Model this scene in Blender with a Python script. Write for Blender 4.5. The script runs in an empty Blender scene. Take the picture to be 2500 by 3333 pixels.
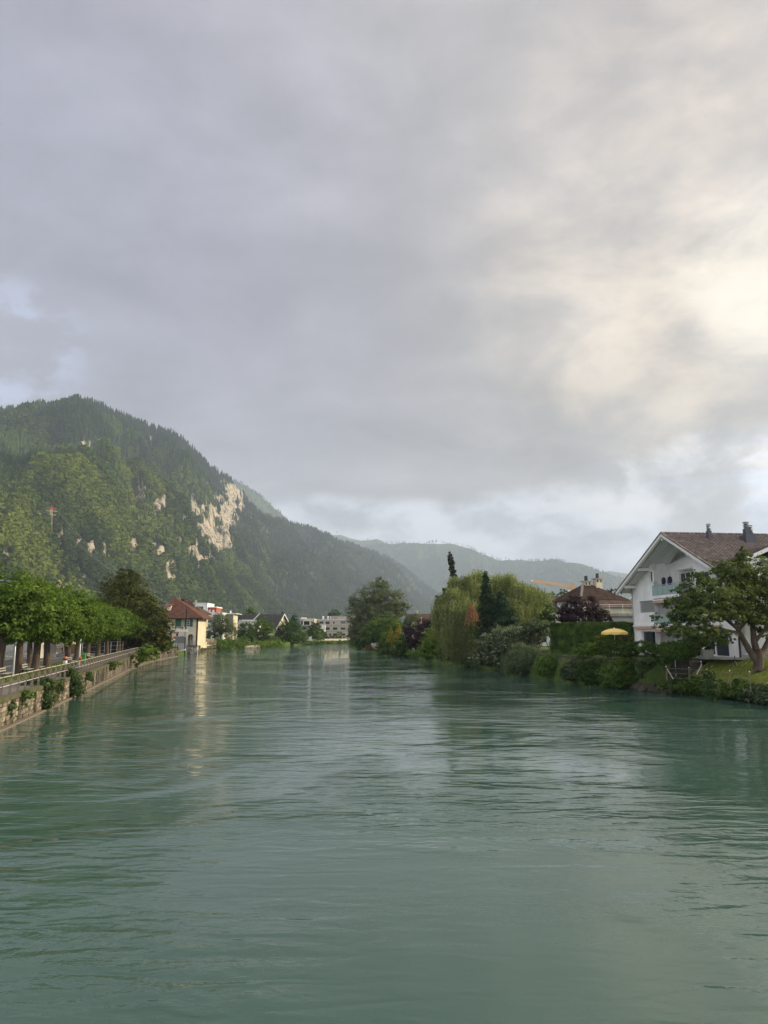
import bpy, math, random
import numpy as np
from mathutils import Vector, Matrix
R = math.radians
rnd = random.Random(7)

# ------------------------------------------------------------------ camera
F, CX, CY, HC = 2420.0, 1250.0, 1666.5, 4.9
PITCH = math.atan((2057 - CY) / F)
CP, SP = math.cos(PITCH), math.sin(PITCH)
sc = bpy.context.scene
col = sc.collection
cam_data = bpy.data.cameras.new('camera')
cam = bpy.data.objects.new('camera', cam_data); col.objects.link(cam)
cam.location = (0, 0, HC)
cam.rotation_euler = (math.pi / 2 + PITCH, 0, 0)
cam_data.sensor_fit = 'VERTICAL'; cam_data.sensor_height = 36.0
cam_data.lens = 36.0 * F / 3333.0
cam_data.clip_start = 0.1; cam_data.clip_end = 30000
sc.camera = cam

def ray(x, y):
    dx = (x - CX) / F; u = (CY - y) / F
    return (dx, CP - u * SP, SP + u * CP)
def P(x, y, Y):
    r = ray(x, y); k = Y / r[1]
    return Vector((r[0] * k, Y, HC + r[2] * k))
def G(x, y, z=0.0):
    r = ray(x, y); k = (z - HC) / r[2]
    return Vector((r[0] * k, r[1] * k, z))

# ------------------------------------------------------------------ render look
sc.view_settings.view_transform = 'Standard'
sc.view_settings.look = 'None'
sc.view_settings.exposure = 0.34
sc.view_settings.gamma = 1.0
sc.view_settings.use_curve_mapping = False
sc.cycles.max_bounces = 8
sc.cycles.diffuse_bounces = 4
sc.cycles.glossy_bounces = 3
sc.cycles.transmission_bounces = 3
sc.cycles.volume_bounces = 2
sc.cycles.transparent_max_bounces = 6
sc.cycles.caustics_reflective = False
sc.cycles.caustics_refractive = False

# ------------------------------------------------------------------ node helpers
class NT:
    def __init__(s, tree): s.t = tree; s.n = tree.nodes; s.l = tree.links
    def new(s, typ, **kw):
        nd = s.n.new(typ)
        for k, v in kw.items():
            if k.startswith('i_'):
                nd.inputs[k[2:].replace('_', ' ')].default_value = v
            else: setattr(nd, k, v)
        return nd
    def link(s, a, b): s.l.new(a, b)
    def math(s, op, a, b=None, clamp=False):
        nd = s.n.new('ShaderNodeMath'); nd.operation = op; nd.use_clamp = clamp
        for i, v in enumerate((a, b)):
            if v is None: continue
            if isinstance(v, (int, float)): nd.inputs[i].default_value = v
            else: s.l.new(v, nd.inputs[i])
        return nd.outputs[0]
    def vmath(s, op, a, b=None):
        nd = s.n.new('ShaderNodeVectorMath'); nd.operation = op
        for i, v in enumerate((a, b)):
            if v is None: continue
            if isinstance(v, (tuple, list, Vector)): nd.inputs[i].default_value = tuple(v)
            else: s.l.new(v, nd.inputs[i])
        return nd
    def noise(s, vec, scale, detail=4, rough=0.5, dist=0.0):
        nd = s.n.new('ShaderNodeTexNoise')
        nd.inputs['Scale'].default_value = scale; nd.inputs['Detail'].default_value = detail
        nd.inputs['Roughness'].default_value = rough; nd.inputs['Distortion'].default_value = dist
        if vec is not None: s.l.new(vec, nd.inputs['Vector'])
        return nd.outputs['Fac']
    def maprange(s, v, a, b, c=0.0, d=1.0, smooth=True):
        nd = s.n.new('ShaderNodeMapRange')
        if smooth: nd.interpolation_type = 'SMOOTHSTEP'
        s.l.new(v, nd.inputs['Value'])
        for k, x in zip(('From Min', 'From Max', 'To Min', 'To Max'), (a, b, c, d)): nd.inputs[k].default_value = x
        return nd.outputs['Result']
    def mix(s, f, a, b, mode='MIX'):
        nd = s.n.new('ShaderNodeMix'); nd.data_type = 'RGBA'; nd.blend_type = mode
        if isinstance(f, (int, float)): nd.inputs[0].default_value = f
        else: s.l.new(f, nd.inputs[0])
        for i, v in ((6, a), (7, b)):
            if isinstance(v, (tuple, list)): nd.inputs[i].default_value = (*v[:3], 1)
            else: s.l.new(v, nd.inputs[i])
        return nd.outputs[2]
    def scale(s, v, sx, sy, sz):
        return s.vmath('MULTIPLY', v, (sx, sy, sz)).outputs[0]

# ------------------------------------------------------------------ world: evening cloud cover
SUN_AZ, SUN_EL = 80.0, 23.0          # degrees right of the view direction (+Y), above the horizon
def build_world():
    w = bpy.data.worlds.new('World'); sc.world = w; w.use_nodes = True
    t = NT(w.node_tree); t.n.clear()
    out = t.new('ShaderNodeOutputWorld'); bg = t.new('ShaderNodeBackground')
    bg.inputs['Strength'].default_value = 0.1
    sky = t.new('ShaderNodeTexSky'); sky.sky_type = 'NISHITA'; sky.sun_disc = False
    sky.sun_elevation = R(SUN_EL); sky.sun_rotation = R(SUN_AZ)
    sky.altitude = 560; sky.air_density = 1.0; sky.dust_density = 1.5
    tc = t.new('ShaderNodeTexCoord'); d = t.vmath('NORMALIZE', tc.outputs['Generated']).outputs[0]
    sep = t.new('ShaderNodeSeparateXYZ'); t.link(d, sep.inputs[0]); dz = sep.outputs[2]
    den = t.math('ADD', t.math('MAXIMUM', dz, 0.0), 0.13)
    inv = t.math('DIVIDE', 1.0, den)
    comb = t.new('ShaderNodeCombineXYZ')
    t.link(t.math('MULTIPLY', sep.outputs[0], inv), comb.inputs[0])
    t.link(t.math('MULTIPLY', sep.outputs[1], inv), comb.inputs[1])
    pl = comb.outputs[0]
    big = t.noise(pl, 0.75, 3, 0.55, 0.6)
    mid = t.noise(t.vmath('ADD', pl, (3.1, 7.7, 0)).outputs[0], 1.9, 6, 0.55, 0.5)
    fine = t.noise(t.scale(d, 1, 1, 1.6), 9.0, 8, 0.56, 0.25)
    dirn = t.noise(t.scale(d, 1, 1, 2.6), 3.0, 7, 0.58, 0.3)
    # base cloud colour: lavender grey on the left, neutral in the middle
    def dot(px, py):
        v = Vector(ray(px, py)).normalized()
        nd = t.vmath('DOT_PRODUCT', d, tuple(v)); return nd.outputs['Value']
    def lobe(px, py, deg, deg0=0.0):
        return t.maprange(dot(px, py), math.cos(R(deg)), math.cos(R(deg0)))
    colr = (0.486, 0.466, 0.470)
    c = t.mix(lobe(-300, 900, 42), colr, (0.383, 0.380, 0.462))
    c = t.mix(t.math('MULTIPLY', lobe(2450, 2500, 34), 0.3), c, (0.45, 0.50, 0.60))
    # brightness variation
    b = t.math('ADD', 0.985, t.math('MULTIPLY', t.math('SUBTRACT', big, 0.5), 0.55))
    b = t.math('ADD', b, t.math('MULTIPLY', t.math('SUBTRACT', mid, 0.5), 0.50))
    b = t.math('ADD', b, t.math('MULTIPLY', t.math('SUBTRACT', dirn, 0.5), 0.34))
    # darker belly of the cloud mass above the valley
    b = t.math('SUBTRACT', b, t.math('MULTIPLY', lobe(1300, 1330, 17, 2), 0.19))
    b = t.math('SUBTRACT', b, t.math('MULTIPLY', lobe(2050, 1440, 11, 1), 0.20))
    b = t.math('SUBTRACT', b, t.math('MULTIPLY', lobe(500, 1150, 13, 1), 0.10))
    # ragged lower edge with brighter broken cloud beneath it
    edge = t.math('ADD', dz, t.math('MULTIPLY', t.math('SUBTRACT', dirn, 0.5), 0.10))
    edge = t.math('SUBTRACT', edge, t.maprange(sep.outputs[0], 0.2, 0.48, 0.0, 0.065))
    low = t.maprange(edge, 0.20, 0.175)
    wisps = t.maprange(fine, 0.40, 0.60)
    b = t.math('ADD', b, t.math('MULTIPLY', low, t.math('ADD', 0.08, t.math('MULTIPLY', wisps, 0.55))))
    c = t.mix(t.math('MULTIPLY', low, 0.55), c, (0.455, 0.49, 0.55))
    # pale blue gaps
    gap = t.math('MULTIPLY', t.maprange(fine, 0.50, 0.62), lobe(40, 1150, 6, 1))
    c = t.mix(t.math('MULTIPLY', gap, 0.5), c, (0.47, 0.58, 0.80))
    gap2 = t.math('MULTIPLY', t.maprange(mid, 0.46, 0.60), lobe(2450, 1700, 9, 1))
    c = t.mix(t.math('MULTIPLY', gap2, 0.6), c, (0.50, 0.60, 0.76))
    b = t.math('ADD', b, t.math('MULTIPLY', gap, 0.12))
    # sun glow behind thin cloud at the right
    g1 = lobe(2580, 830, 27, 0); g2 = lobe(2560, 880, 8, 0); g3 = lobe(2150, 1130, 15, 0)
    gn = t.maprange(t.math('ADD', t.math('MULTIPLY', dirn, 0.65), t.math('MULTIPLY', fine, 0.35)), 0.38, 0.60, 0.35, 1.15)
    lum = t.mix(1.0, c, (1, 1, 1), 'MULTIPLY')
    mul = t.vmath('SCALE', lum, None); t.link(b, mul.inputs['Scale'])
    glow = t.vmath('ADD', t.scale_c((0.25, 0.180, 0.090), t.math('MULTIPLY', g1, gn)), t.scale_c((0.10, 0.12, 0.11), t.math('MULTIPLY', g2, gn))).outputs[0]
    glow = t.vmath('ADD', glow, t.scale_c((0.14, 0.12, 0.075), t.math('MULTIPLY', g3, gn))).outputs[0]
    cc = t.vmath('ADD', mul.outputs[0], glow).outputs[0]
    # high cloud texture near the glow
    tex = t.math('ADD', 1.0, t.math('MULTIPLY', t.math('SUBTRACT', fine, 0.5), 0.46))
    fin = t.vmath('SCALE', cc, None); t.link(tex, fin.inputs['Scale'])
    # sky beside and behind the camera, brightened as added fill for house wall
    rest = t.vmath('DOT_PRODUCT', d, (0.0, 0.955, 0.296)).outputs['Value']
    fin2 = t.vmath('SCALE', fin.outputs[0], None); t.link(t.maprange(rest, 0.62, -0.1, 1.0, 2.1), fin2.inputs['Scale']); fin = fin2
    ten = t.vmath('SCALE', fin.outputs[0], None); ten.inputs["Scale"].default_value = 9.1
    skyt = t.vmath('SCALE', sky.outputs[0], None); skyt.inputs['Scale'].default_value = 0.35
    res = t.mix(0.93, skyt.outputs[0], ten.outputs[0])
    t.link(res, bg.inputs['Color']); t.link(bg.outputs[0], out.inputs[0])
def _scale_c(s, c, f):
    nd = s.vmath('SCALE', c, None); s.l.new(f, nd.inputs['Scale']); return nd.outputs[0]
NT.scale_c = _scale_c
build_world()
sd = bpy.data.lights.new('sun', 'SUN'); sd.energy = 5.0; sd.angle = R(3.0); sd.color = (1.0, 0.83, 0.54)
sun = bpy.data.objects.new('sun', sd); col.objects.link(sun)
sv = Vector((math.sin(R(SUN_AZ)) * math.cos(R(SUN_EL)), math.cos(R(SUN_AZ)) * math.cos(R(SUN_EL)), math.sin(R(SUN_EL))))
sun.rotation_euler = sv.to_track_quat('Z', 'Y').to_euler()
sun.location = (60, 30, 60)

# ------------------------------------------------------------------ materials
MATS = {}
def mat(name, c, rough=0.8, c2=None, ns=2.0, stretch=(1, 1, 1), bump=0.0, bs=None, spec=0.3, metal=0.0, lo=0.35, hi=0.65, obj=0.0, world=False, detail=5):
    if name in MATS: return MATS[name]
    m = bpy.data.materials.new(name); m.use_nodes = True; t = NT(m.node_tree)
    bs_ = m.node_tree.nodes['Principled BSDF']
    bs_.inputs['Roughness'].default_value = rough; bs_.inputs['Specular IOR Level'].default_value = spec
    bs_.inputs['Metallic'].default_value = metal
    bs_.inputs['Base Color'].default_value = (*c, 1)
    if c2 or bump:
        if world: v = t.new('ShaderNodeNewGeometry').outputs['Position']
        else: v = t.new('ShaderNodeTexCoord').outputs['Object']
        v = t.scale(v, *stretch)
    cur = None
    if c2:
        n = t.noise(v, ns, detail, 0.6)
        cur = t.mix(t.maprange(n, lo, hi), c, c2)
    if obj:
        oi = t.new('ShaderNodeObjectInfo')
        f = t.math('ADD', 1.0 - obj, t.math('MULTIPLY', oi.outputs['Random'], 2 * obj))
        nd = t.vmath('SCALE', cur if cur is not None else c, None); t.link(f, nd.inputs['Scale']); cur = nd.outputs[0]
    if cur is not None: t.link(cur, bs_.inputs['Base Color'])
    if bump:
        n2 = t.noise(v, bs or ns * 4, 4, 0.6)
        bp = t.new('ShaderNodeBump'); bp.inputs['Strength'].default_value = bump; bp.inputs['Distance'].default_value = 0.05
        t.link(n2, bp.inputs['Height']); t.link(bp.outputs[0], bs_.inputs['Normal'])
    MATS[name] = m; return m

def leafmat(name, c1, c2, c3=None, trans=0.3, rough=0.5, inst=False):
    """leaf colours vary by each leaf's own tone attribute (0..1)"""
    if name in MATS: return MATS[name]
    m = bpy.data.materials.new(name); m.use_nodes = True; t = NT(m.node_tree)
    bs_ = m.node_tree.nodes['Principled BSDF']; out = m.node_tree.nodes['Material Output']
    bs_.inputs['Roughness'].default_value = rough; bs_.inputs['Specular IOR Level'].default_value = 0.10
    at = t.new('ShaderNodeAttribute'); at.attribute_name = 'tone'
    if inst: at.attribute_type = 'INSTANCER'
    ramp = t.new('ShaderNodeValToRGB'); t.link(at.outputs['Fac'], ramp.inputs[0])
    e = ramp.color_ramp.elements
    e[0].position = 0.0; e[0].color = (*c1, 1); e[1].position = 1.0; e[1].color = (*(c3 or c2), 1)
    if c3: k = e.new(0.55); k.color = (*c2, 1)
    t.link(ramp.outputs[0], bs_.inputs['Base Color'])
    tr = t.new('ShaderNodeBsdfTranslucent')
    tint = t.mix(1.0, ramp.outputs[0], (1.0, 1.15, 0.55), 'MULTIPLY')
    t.link(tint, tr.inputs['Color'])
    mx = t.new('ShaderNodeMixShader'); mx.inputs[0].default_value = trans
    t.link(bs_.outputs[0], mx.inputs[1]); t.link(tr.outputs[0], mx.inputs[2]); t.link(mx.outputs[0], out.inputs[0])
    MATS[name] = m; return m

# ------------------------------------------------------------------ object helpers
def tag(o, label=None, cat=None, group=None, kind=None):
    if label: o['label'] = label
    if cat: o['category'] = cat
    if group: o['group'] = group
    if kind: o['kind'] = kind
    return o
def empty(name, loc, rz=0.0, label=None, cat=None, group=None):
    o = bpy.data.objects.new(name, None); col.objects.link(o)
    o.location = loc; o.rotation_euler = (0, 0, rz); o.empty_display_size = 0.3
    return tag(o, label, cat, group)
def link(name, me, m=None, parent=None):
    if m is not None and not me.materials:
        me.materials.append(m)
    o = bpy.data.objects.new(name, me); col.objects.link(o)
    if parent is not None: o.parent = parent
    return o
def copy_tree(o, parent=None):
    c = o.copy(); col.objects.link(c)
    if parent is not None: c.parent = parent
    for ch in list(o.children): copy_tree(ch, c)
    return c

class MB:
    """collects faces; build() links them as one mesh object"""
    def __init__(s): s.v = []; s.f = []
    def face(s, pts):
        i = len(s.v); s.v += [tuple(p) for p in pts]; s.f.append(tuple(range(i, i + len(pts)))); return s
    def box(s, c, size, rz=0.0, ax=None):
        x, y, z = (a / 2 for a in size)
        i = len(s.v); cz, sz = math.cos(rz), math.sin(rz)
        for a, b, d in ((-1,-1,-1),(1,-1,-1),(1,1,-1),(-1,1,-1),(-1,-1,1),(1,-1,1),(1,1,1),(-1,1,1)):
            px, py = a * x, b * y
            s.v.append((c[0] + px * cz - py * sz, c[1] + px * sz + py * cz, c[2] + d * z))
        for q in ((0,3,2,1),(4,5,6,7),(0,1,5,4),(1,2,6,5),(2,3,7,6),(3,0,4,7)): s.f.append(tuple(i + k for k in q))
        return s
    def bar(s, a, b, w, h=None, up=(0, 0, 1)):
        """rectangular bar from a to b"""
        a, b = Vector(a), Vector(b); d = (b - a).normalized(); h = h or w; u = Vector(up)
        if abs(d.dot(u)) > 0.98: u = Vector((0, 1, 0))
        sx = d.cross(u).normalized(); sy = sx.cross(d).normalized()
        i = len(s.v)
        for p in (a, b):
            for q, r in ((-1,-1),(1,-1),(1,1),(-1,1)): s.v.append(tuple(p + sx * (q * w / 2) + sy * (r * h / 2)))
        for q in ((3,2,1,0),(4,5,6,7),(0,1,5,4),(1,2,6,5),(2,3,7,6),(3,0,4,7)): s.f.append(tuple(i + k for k in q))
        return s
    def tube(s, pts, rad, n=8, cap=True):
        pts = [Vector(p) for p in pts]
        if isinstance(rad, (int, float)): rad = [rad] * len(pts)
        i0 = len(s.v); ref = None
        for k, p in enumerate(pts):
            d = (pts[min(k + 1, len(pts) - 1)] - pts[max(k - 1, 0)]).normalized()
            if ref is None: ref = Vector((0, 1, 0)) if abs(d.z) > 0.7 else Vector((0, 0, 1))
            a = d.cross(ref).normalized(); b = d.cross(a).normalized(); ref = a.cross(d).normalized()
            for j in range(n):
                t = 2 * math.pi * j / n
                s.v.append(tuple(p + a * (math.cos(t) * rad[k]) + b * (math.sin(t) * rad[k])))
        for k in range(len(pts) - 1):
            for j in range(n):
                a0 = i0 + k * n + j; a1 = i0 + k * n + (j + 1) % n
                s.f.append((a0, a1, a1 + n, a0 + n))
        if cap:
            s.f.append(tuple(i0 + j for j in range(n))); s.f.append(tuple(i0 + (len(pts) - 1) * n + j for j in reversed(range(n))))
        return s
    def slab(s, a, b, c, d, t):
        """thick quad abcd (counter-clockwise from above), thickness t downwards along its normal"""
        a, b, c, d = map(Vector, (a, b, c, d)); n = (b - a).cross(d - a).normalized() * t
        i = len(s.v); s.v += [tuple(p) for p in (a - n, b - n, c - n, d - n, a, b, c, d)]
        for q in ((0,3,2,1),(4,5,6,7),(0,1,5,4),(1,2,6,5),(2,3,7,6),(3,0,4,7)): s.f.append(tuple(i + k for k in q))
        return s
    def lathe(s, c, prof, n=12):
        i0 = len(s.v)
        for r, z in prof:
            for j in range(n):
                t = 2 * math.pi * j / n; s.v.append((c[0] + r * math.cos(t), c[1] + r * math.sin(t), c[2] + z))
        for k in range(len(prof) - 1):
            for j in range(n):
                a0 = i0 + k * n + j; a1 = i0 + k * n + (j + 1) % n; s.f.append((a0, a1, a1 + n, a0 + n))
        s.f.append(tuple(i0 + j for j in reversed(range(n)))); s.f.append(tuple(i0 + (len(prof) - 1) * n + j for j in range(n)))
        return s
    def mesh(s, name, m=None, smooth=False):
        me = bpy.data.meshes.new(name); me.from_pydata(s.v, [], s.f); me.update()
        if m is not None: me.materials.append(m)
        if smooth: me.polygons.foreach_set('use_smooth', [True] * len(me.polygons))
        return me
    def build(s, name, m, parent=None, smooth=False):
        return link(name, s.mesh(name, m, smooth), None, parent)

# ------------------------------------------------------------------ numpy noise
def _hash(ix, iy, seed):
    n = (ix * 374761393 + iy * 668265263 + seed * 1442695041) & 0x7fffffff
    n = (n ^ (n >> 13)) * 1274126177 & 0x7fffffff
    n = n ^ (n >> 16)
    return (n & 0xffff) / 65535.0
def vnoise(x, y, seed=0):
    ix = np.floor(x).astype(np.int64); iy = np.floor(y).astype(np.int64)
    fx = x - ix; fy = y - iy; fx = fx * fx * (3 - 2 * fx); fy = fy * fy * (3 - 2 * fy)
    a = _hash(ix, iy, seed); b = _hash(ix + 1, iy, seed); c = _hash(ix, iy + 1, seed); d = _hash(ix + 1, iy + 1, seed)
    return (a * (1 - fx) + b * fx) * (1 - fy) + (c * (1 - fx) + d * fx) * fy
def fbm(x, y, oct=4, seed=0, g=0.5):
    s = 0; a = 1; t = 0
    for k in range(oct):
        s = s + a * vnoise(x * 2 ** k + 17.3 * k, y * 2 ** k - 9.1 * k, seed + k); t += a; a *= g
    return s / t
def np_mesh(name, verts, quads, m=None, tone=None):
    me = bpy.data.meshes.new(name)
    nv, nf = len(verts), len(quads); k = quads.shape[1]
    me.vertices.add(nv); me.vertices.foreach_set('co', np.ascontiguousarray(verts, dtype=np.float32).ravel())
    me.loops.add(nf * k); me.loops.foreach_set('vertex_index', np.ascontiguousarray(quads, dtype=np.int32).ravel())
    me.polygons.add(nf); me.polygons.foreach_set('loop_start', np.arange(0, nf * k, k, dtype=np.int32))
    me.update(calc_edges=True)
    if tone is not None:
        a = me.attributes.new('tone', 'FLOAT', 'FACE'); a.data.foreach_set('value', np.ascontiguousarray(tone, dtype=np.float32))
    if m is not None: me.materials.append(m)
    return me
# ------------------------------------------------------------------ foliage
def unit(v): return v / np.maximum(np.linalg.norm(v, axis=1, keepdims=True), 1e-9)
def leaf_mesh(name, c, nrm, axis, size, tone, m, aspect=0.55):
    nrm = unit(nrm); b = unit(np.cross(nrm, axis)); a = unit(np.cross(b, nrm))
    L = size[:, None] * 0.5; W = L * aspect
    v = np.stack([c - a * L, c + b * W + nrm * W * 0.35, c + a * L, c - b * W + nrm * W * 0.35], axis=1).reshape(-1, 3)
    return np_mesh(name, v, np.arange(len(c) * 4).reshape(-1, 4), m, tone)
def crown_mesh(name, blobs, m, size, cov=5.0, seed=1, clump=0.16, up=0.5, aspect=0.6, zmin=None, hang=0.0, tone_bias=0.0, shell=0.62, per=26, lump=0.25, n=None, flat=1.0):
    g = np.random.default_rng(seed)
    B = np.array(blobs, dtype=float)
    area = np.pi * np.maximum(B[:, 3], B[:, 4]) * B[:, 5]
    if n is None: n = int(cov * area.sum() / (0.3 * size * size))
    n = max(60, min(n, 60000))
    nc = max(6, n // per)
    w = area / area.sum(); bi = g.choice(len(B), nc, p=w)
    d = unit(g.normal(size=(nc, 3)))
    rr = shell + (1 - shell) * g.random(nc) ** 0.7
    lm = 1 + lump * (fbm(d[:, 0] * 2.3 + bi * 7 + 50, d[:, 1] * 2.3 + d[:, 2] * 1.7 + 50, 3, seed) - 0.5) * 2
    cc = B[bi, :3] + d * B[bi, 3:6] * (rr * lm)[:, None]
    crad = clump * np.cbrt(B[bi, 3] * B[bi, 4] * B[bi, 5]) * (0.6 + 0.8 * g.random(nc))
    ctone = g.random(nc)
    ci = np.repeat(np.arange(nc), per)
    off = g.normal(size=(len(ci), 3)) * 0.62; off[:, 2] *= 0.62 * flat
    pos = cc[ci] + off * crad[ci][:, None]
    outw = d[ci] * 0.7 + off * 0.45
    outw[:, 2] += up
    nr = unit(outw) + g.normal(size=pos.shape) * 0.42
    ax = g.normal(size=pos.shape); ax[:, 2] -= hang
    tone = np.clip(0.5 * ctone[ci] + 0.5 * g.random(len(ci)) + tone_bias + 0.12 * d[ci][:, 2], 0, 1)
    if zmin is not None:
        k = pos[:, 2] > zmin; pos, nr, ax, tone = pos[k], nr[k], ax[k], tone[k]
    sz = size * (0.7 + 0.6 * g.random(len(pos)))
    return leaf_mesh(name, pos, nr, ax, sz, tone, m, aspect)
def strand_mesh(name, roots, lens, m, size, seed=1, step=0.22, sway=0.10, tone=None, aspect=0.3, spread=0.10):
    """drooping twigs: leaves along hanging strands"""
    g = np.random.default_rng(seed); cs = []; tn = []; ax = []
    for k, (p, L) in enumerate(zip(roots, lens)):
        nstep = max(3, int(L / step)); t = np.linspace(0, 1, nstep)
        dx, dy = g.normal(size=2) * sway * L
        q = np.stack([p[0] + dx * t ** 0.5, p[1] + dy * t ** 0.5, p[2] - L * t], 1) + g.normal(size=(nstep, 3)) * spread
        cs.append(q); tv = (tone[k] if tone is not None else g.random()); tn.append(np.clip(tv * 0.7 + 0.3 * g.random(nstep), 0, 1))
    c = np.concatenate(cs); t = np.concatenate(tn); n = len(c)
    ax = g.normal(size=(n, 3)) * 0.35; ax[:, 2] -= 1
    nr = g.normal(size=(n, 3)); nr[:, 2] *= 0.4
    return leaf_mesh(name, c, nr, ax, size * (0.7 + 0.6 * g.random(n)), t, m, aspect)

def px_blob(px, py, rx, rz, Y, ry=None, dy=0.0):
    c = P(px, py, Y + dy); k = (Y + dy) / F
    return [c.x, c.y, c.z, rx * k, (ry if ry is not None else rx * k * 0.85), rz * k]
bark = mat('bark', (0.060, 0.045, 0.034), 0.95, (0.115, 0.088, 0.066), 3.0, (3, 3, 0.5), bump=0.6, bs=9)
bark_pale = mat('bark_pale', (0.30, 0.27, 0.23), 0.9, (0.12, 0.10, 0.08), 3.0, (1, 1, 2), bump=0.3)
def plant(name, label, cat, base, blobs, m, size, trunk=None, limbs=(), bm=None, group=None, crown='crown', crown_kw=None, extra=None):
    """a thing: Empty at the foot, parts in local metres"""
    base = Vector(base)
    root = empty(name, base, 0, label, cat, group)
    kw = dict(crown_kw or {})
    if blobs:
        bl = [[b[0] - base.x, b[1] - base.y, b[2] - base.z, *b[3:]] for b in blobs]
        kw.setdefault('zmin', -0.3)
        link(crown, crown_mesh(name + '_' + crown, bl, m, size, **kw), None, root)
    if trunk:
        pts, rad = trunk
        MB().tube([Vector(p) - base for p in pts], rad, 10).build('trunk', bm or bark, root, True)
    for pts, rad in limbs:
        MB().tube([Vector(p) - base for p in pts], rad, 7).build('limb', bm or bark, root, True)
    return root

L_deep = leafmat('leaf_deep', (0.024, 0.050, 0.014), (0.050, 0.095, 0.022), (0.100, 0.160, 0.035))
L_mid = leafmat('leaf_mid', (0.040, 0.080, 0.018), (0.085, 0.150, 0.028), (0.160, 0.235, 0.048))
L_chest = leafmat('leaf_chestnut', (0.045, 0.082, 0.014), (0.090, 0.150, 0.024), (0.165, 0.235, 0.038), trans=0.35)
L_bright = leafmat('leaf_bright', (0.065, 0.115, 0.017), (0.13, 0.205, 0.030), (0.24, 0.32, 0.05))
L_yew = leafmat('leaf_yew', (0.024, 0.032, 0.008), (0.058, 0.068, 0.013), (0.11, 0.12, 0.022), trans=0.12)
L_birch = leafmat('leaf_birch', (0.060, 0.085, 0.040), (0.115, 0.145, 0.068), (0.20, 0.225, 0.11))
L_willow = leafmat('leaf_willow', (0.085, 0.110, 0.040), (0.21, 0.245, 0.095), (0.42, 0.45, 0.20), trans=0.35)
L_spruce = leafmat('leaf_spruce', (0.016, 0.036, 0.022), (0.032, 0.066, 0.036), (0.060, 0.110, 0.052), trans=0.1)
L_purple = leafmat('leaf_purple', (0.016, 0.009, 0.012), (0.036, 0.019, 0.025), (0.070, 0.040, 0.046), trans=0.2)
L_gold = leafmat('leaf_gold', (0.15, 0.13, 0.015), (0.28, 0.23, 0.025), (0.40, 0.33, 0.05), trans=0.25)
L_hedge = leafmat('leaf_hedge', (0.030, 0.062, 0.012), (0.058, 0.108, 0.020), (0.100, 0.165, 0.032), trans=0.12)
L_silver = leafmat('leaf_silver', (0.055, 0.082, 0.042), (0.110, 0.150, 0.080), (0.21, 0.255, 0.15))
L_flower = leafmat('leaf_and_blossom', (0.040, 0.065, 0.026), (0.100, 0.135, 0.060), (0.50, 0.52, 0.42))
L_dry = leafmat('leaf_dry', (0.17, 0.08, 0.04), (0.28, 0.14, 0.075), (0.42, 0.25, 0.15), trans=0.2)
L_red = leafmat('leaf_red', (0.05, 0.075, 0.025), (0.13, 0.08, 0.045), (0.30, 0.12, 0.09))
L_ivy = leafmat('leaf_ivy', (0.030, 0.058, 0.020), (0.062, 0.105, 0.034), (0.125, 0.18, 0.065))
L_cherry = leafmat('leaf_cherry', (0.040, 0.066, 0.020), (0.095, 0.135, 0.036), (0.21, 0.265, 0.075), trans=0.4)

# ------------------------------------------------------------------ bank lines
LB = [(-11.5, -30), (-13.5, 5)] + [tuple(G(*q)[:2]) for q in [(0, 2375), (262, 2255), (441, 2167), (500, 2150), (575, 2136)]]
LB2 = [tuple(G(*q)[:2]) for q in [(608, 2127), (641, 2123), (708, 2115), (775, 2111), (842, 2106), (900, 2103), (989, 2097), (1128, 2094)]] + [(8, 348), (50, 372), (110, 380)]
LBANK = LB + LB2
RB_near = [(33, -30), (30, 20)] + [tuple(G(*q)[:2]) for q in [(2500, 2296), (2353, 2272), (2226, 2258), (2196, 2254)]]
RB_far = [tuple(G(*q)[:2]) for q in [(2190, 2252), (2134, 2247), (2066, 2240), (1944, 2229), (1822, 2214), (1754, 2202), (1640, 2182), (1502, 2163), (1391, 2151), (1338, 2139), (1294, 2133), (1237, 2127), (1184, 2117), (1136, 2104)]] + [(-4, 275), (40, 318), (110, 340)]

asphalt = mat('asphalt', (0.075, 0.073, 0.075), 0.85, (0.11, 0.105, 0.105), 0.7, bump=0.2, bs=30, world=True)
path_m = mat('path_gravel', (0.17, 0.155, 0.135), 0.95, (0.12, 0.11, 0.10), 0.9, bump=0.3, bs=25, world=True)
grass_m = mat('grass_ground', (0.045, 0.085, 0.016), 0.95, (0.085, 0.125, 0.024), 0.45, bump=0.8, bs=14, world=True)
lawn_m = mat('lawn_ground', (0.17, 0.205, 0.034), 0.95, (0.23, 0.26, 0.05), 0.35, bump=0.8, bs=16, world=True)
earth_m = mat('earth', (0.06, 0.05, 0.035), 1.0, (0.045, 0.07, 0.02), 0.6, bump=0.6, world=True)
LZ = 1.55
def offs(line, a0, a1, dists, zs):
    """strip rows leaving a bank line; direction turns from a0 to a1 degrees along it"""
    n = len(line); rows = []
    acc = [0.0]
    for i in range(1, n): acc.append(acc[-1] + math.dist(line[i], line[i - 1]))
    for i, p in enumerate(line):
        a = R(a0 + (a1 - a0) * (acc[i] / acc[-1])); dx, dy = math.cos(a), math.sin(a)
        rows.append([(p[0] + dx * d, p[1] + dy * d, zs(i, d)) for d in dists])
    return rows
def strips(mb, rows, flip=False):
    for i in range(len(rows) - 1):
        for j in range(len(rows[0]) - 1):
            q = [rows[i][j], rows[i + 1][j], rows[i + 1][j + 1], rows[i][j + 1]]
            mb.face(q[::-1] if flip else q)
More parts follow.
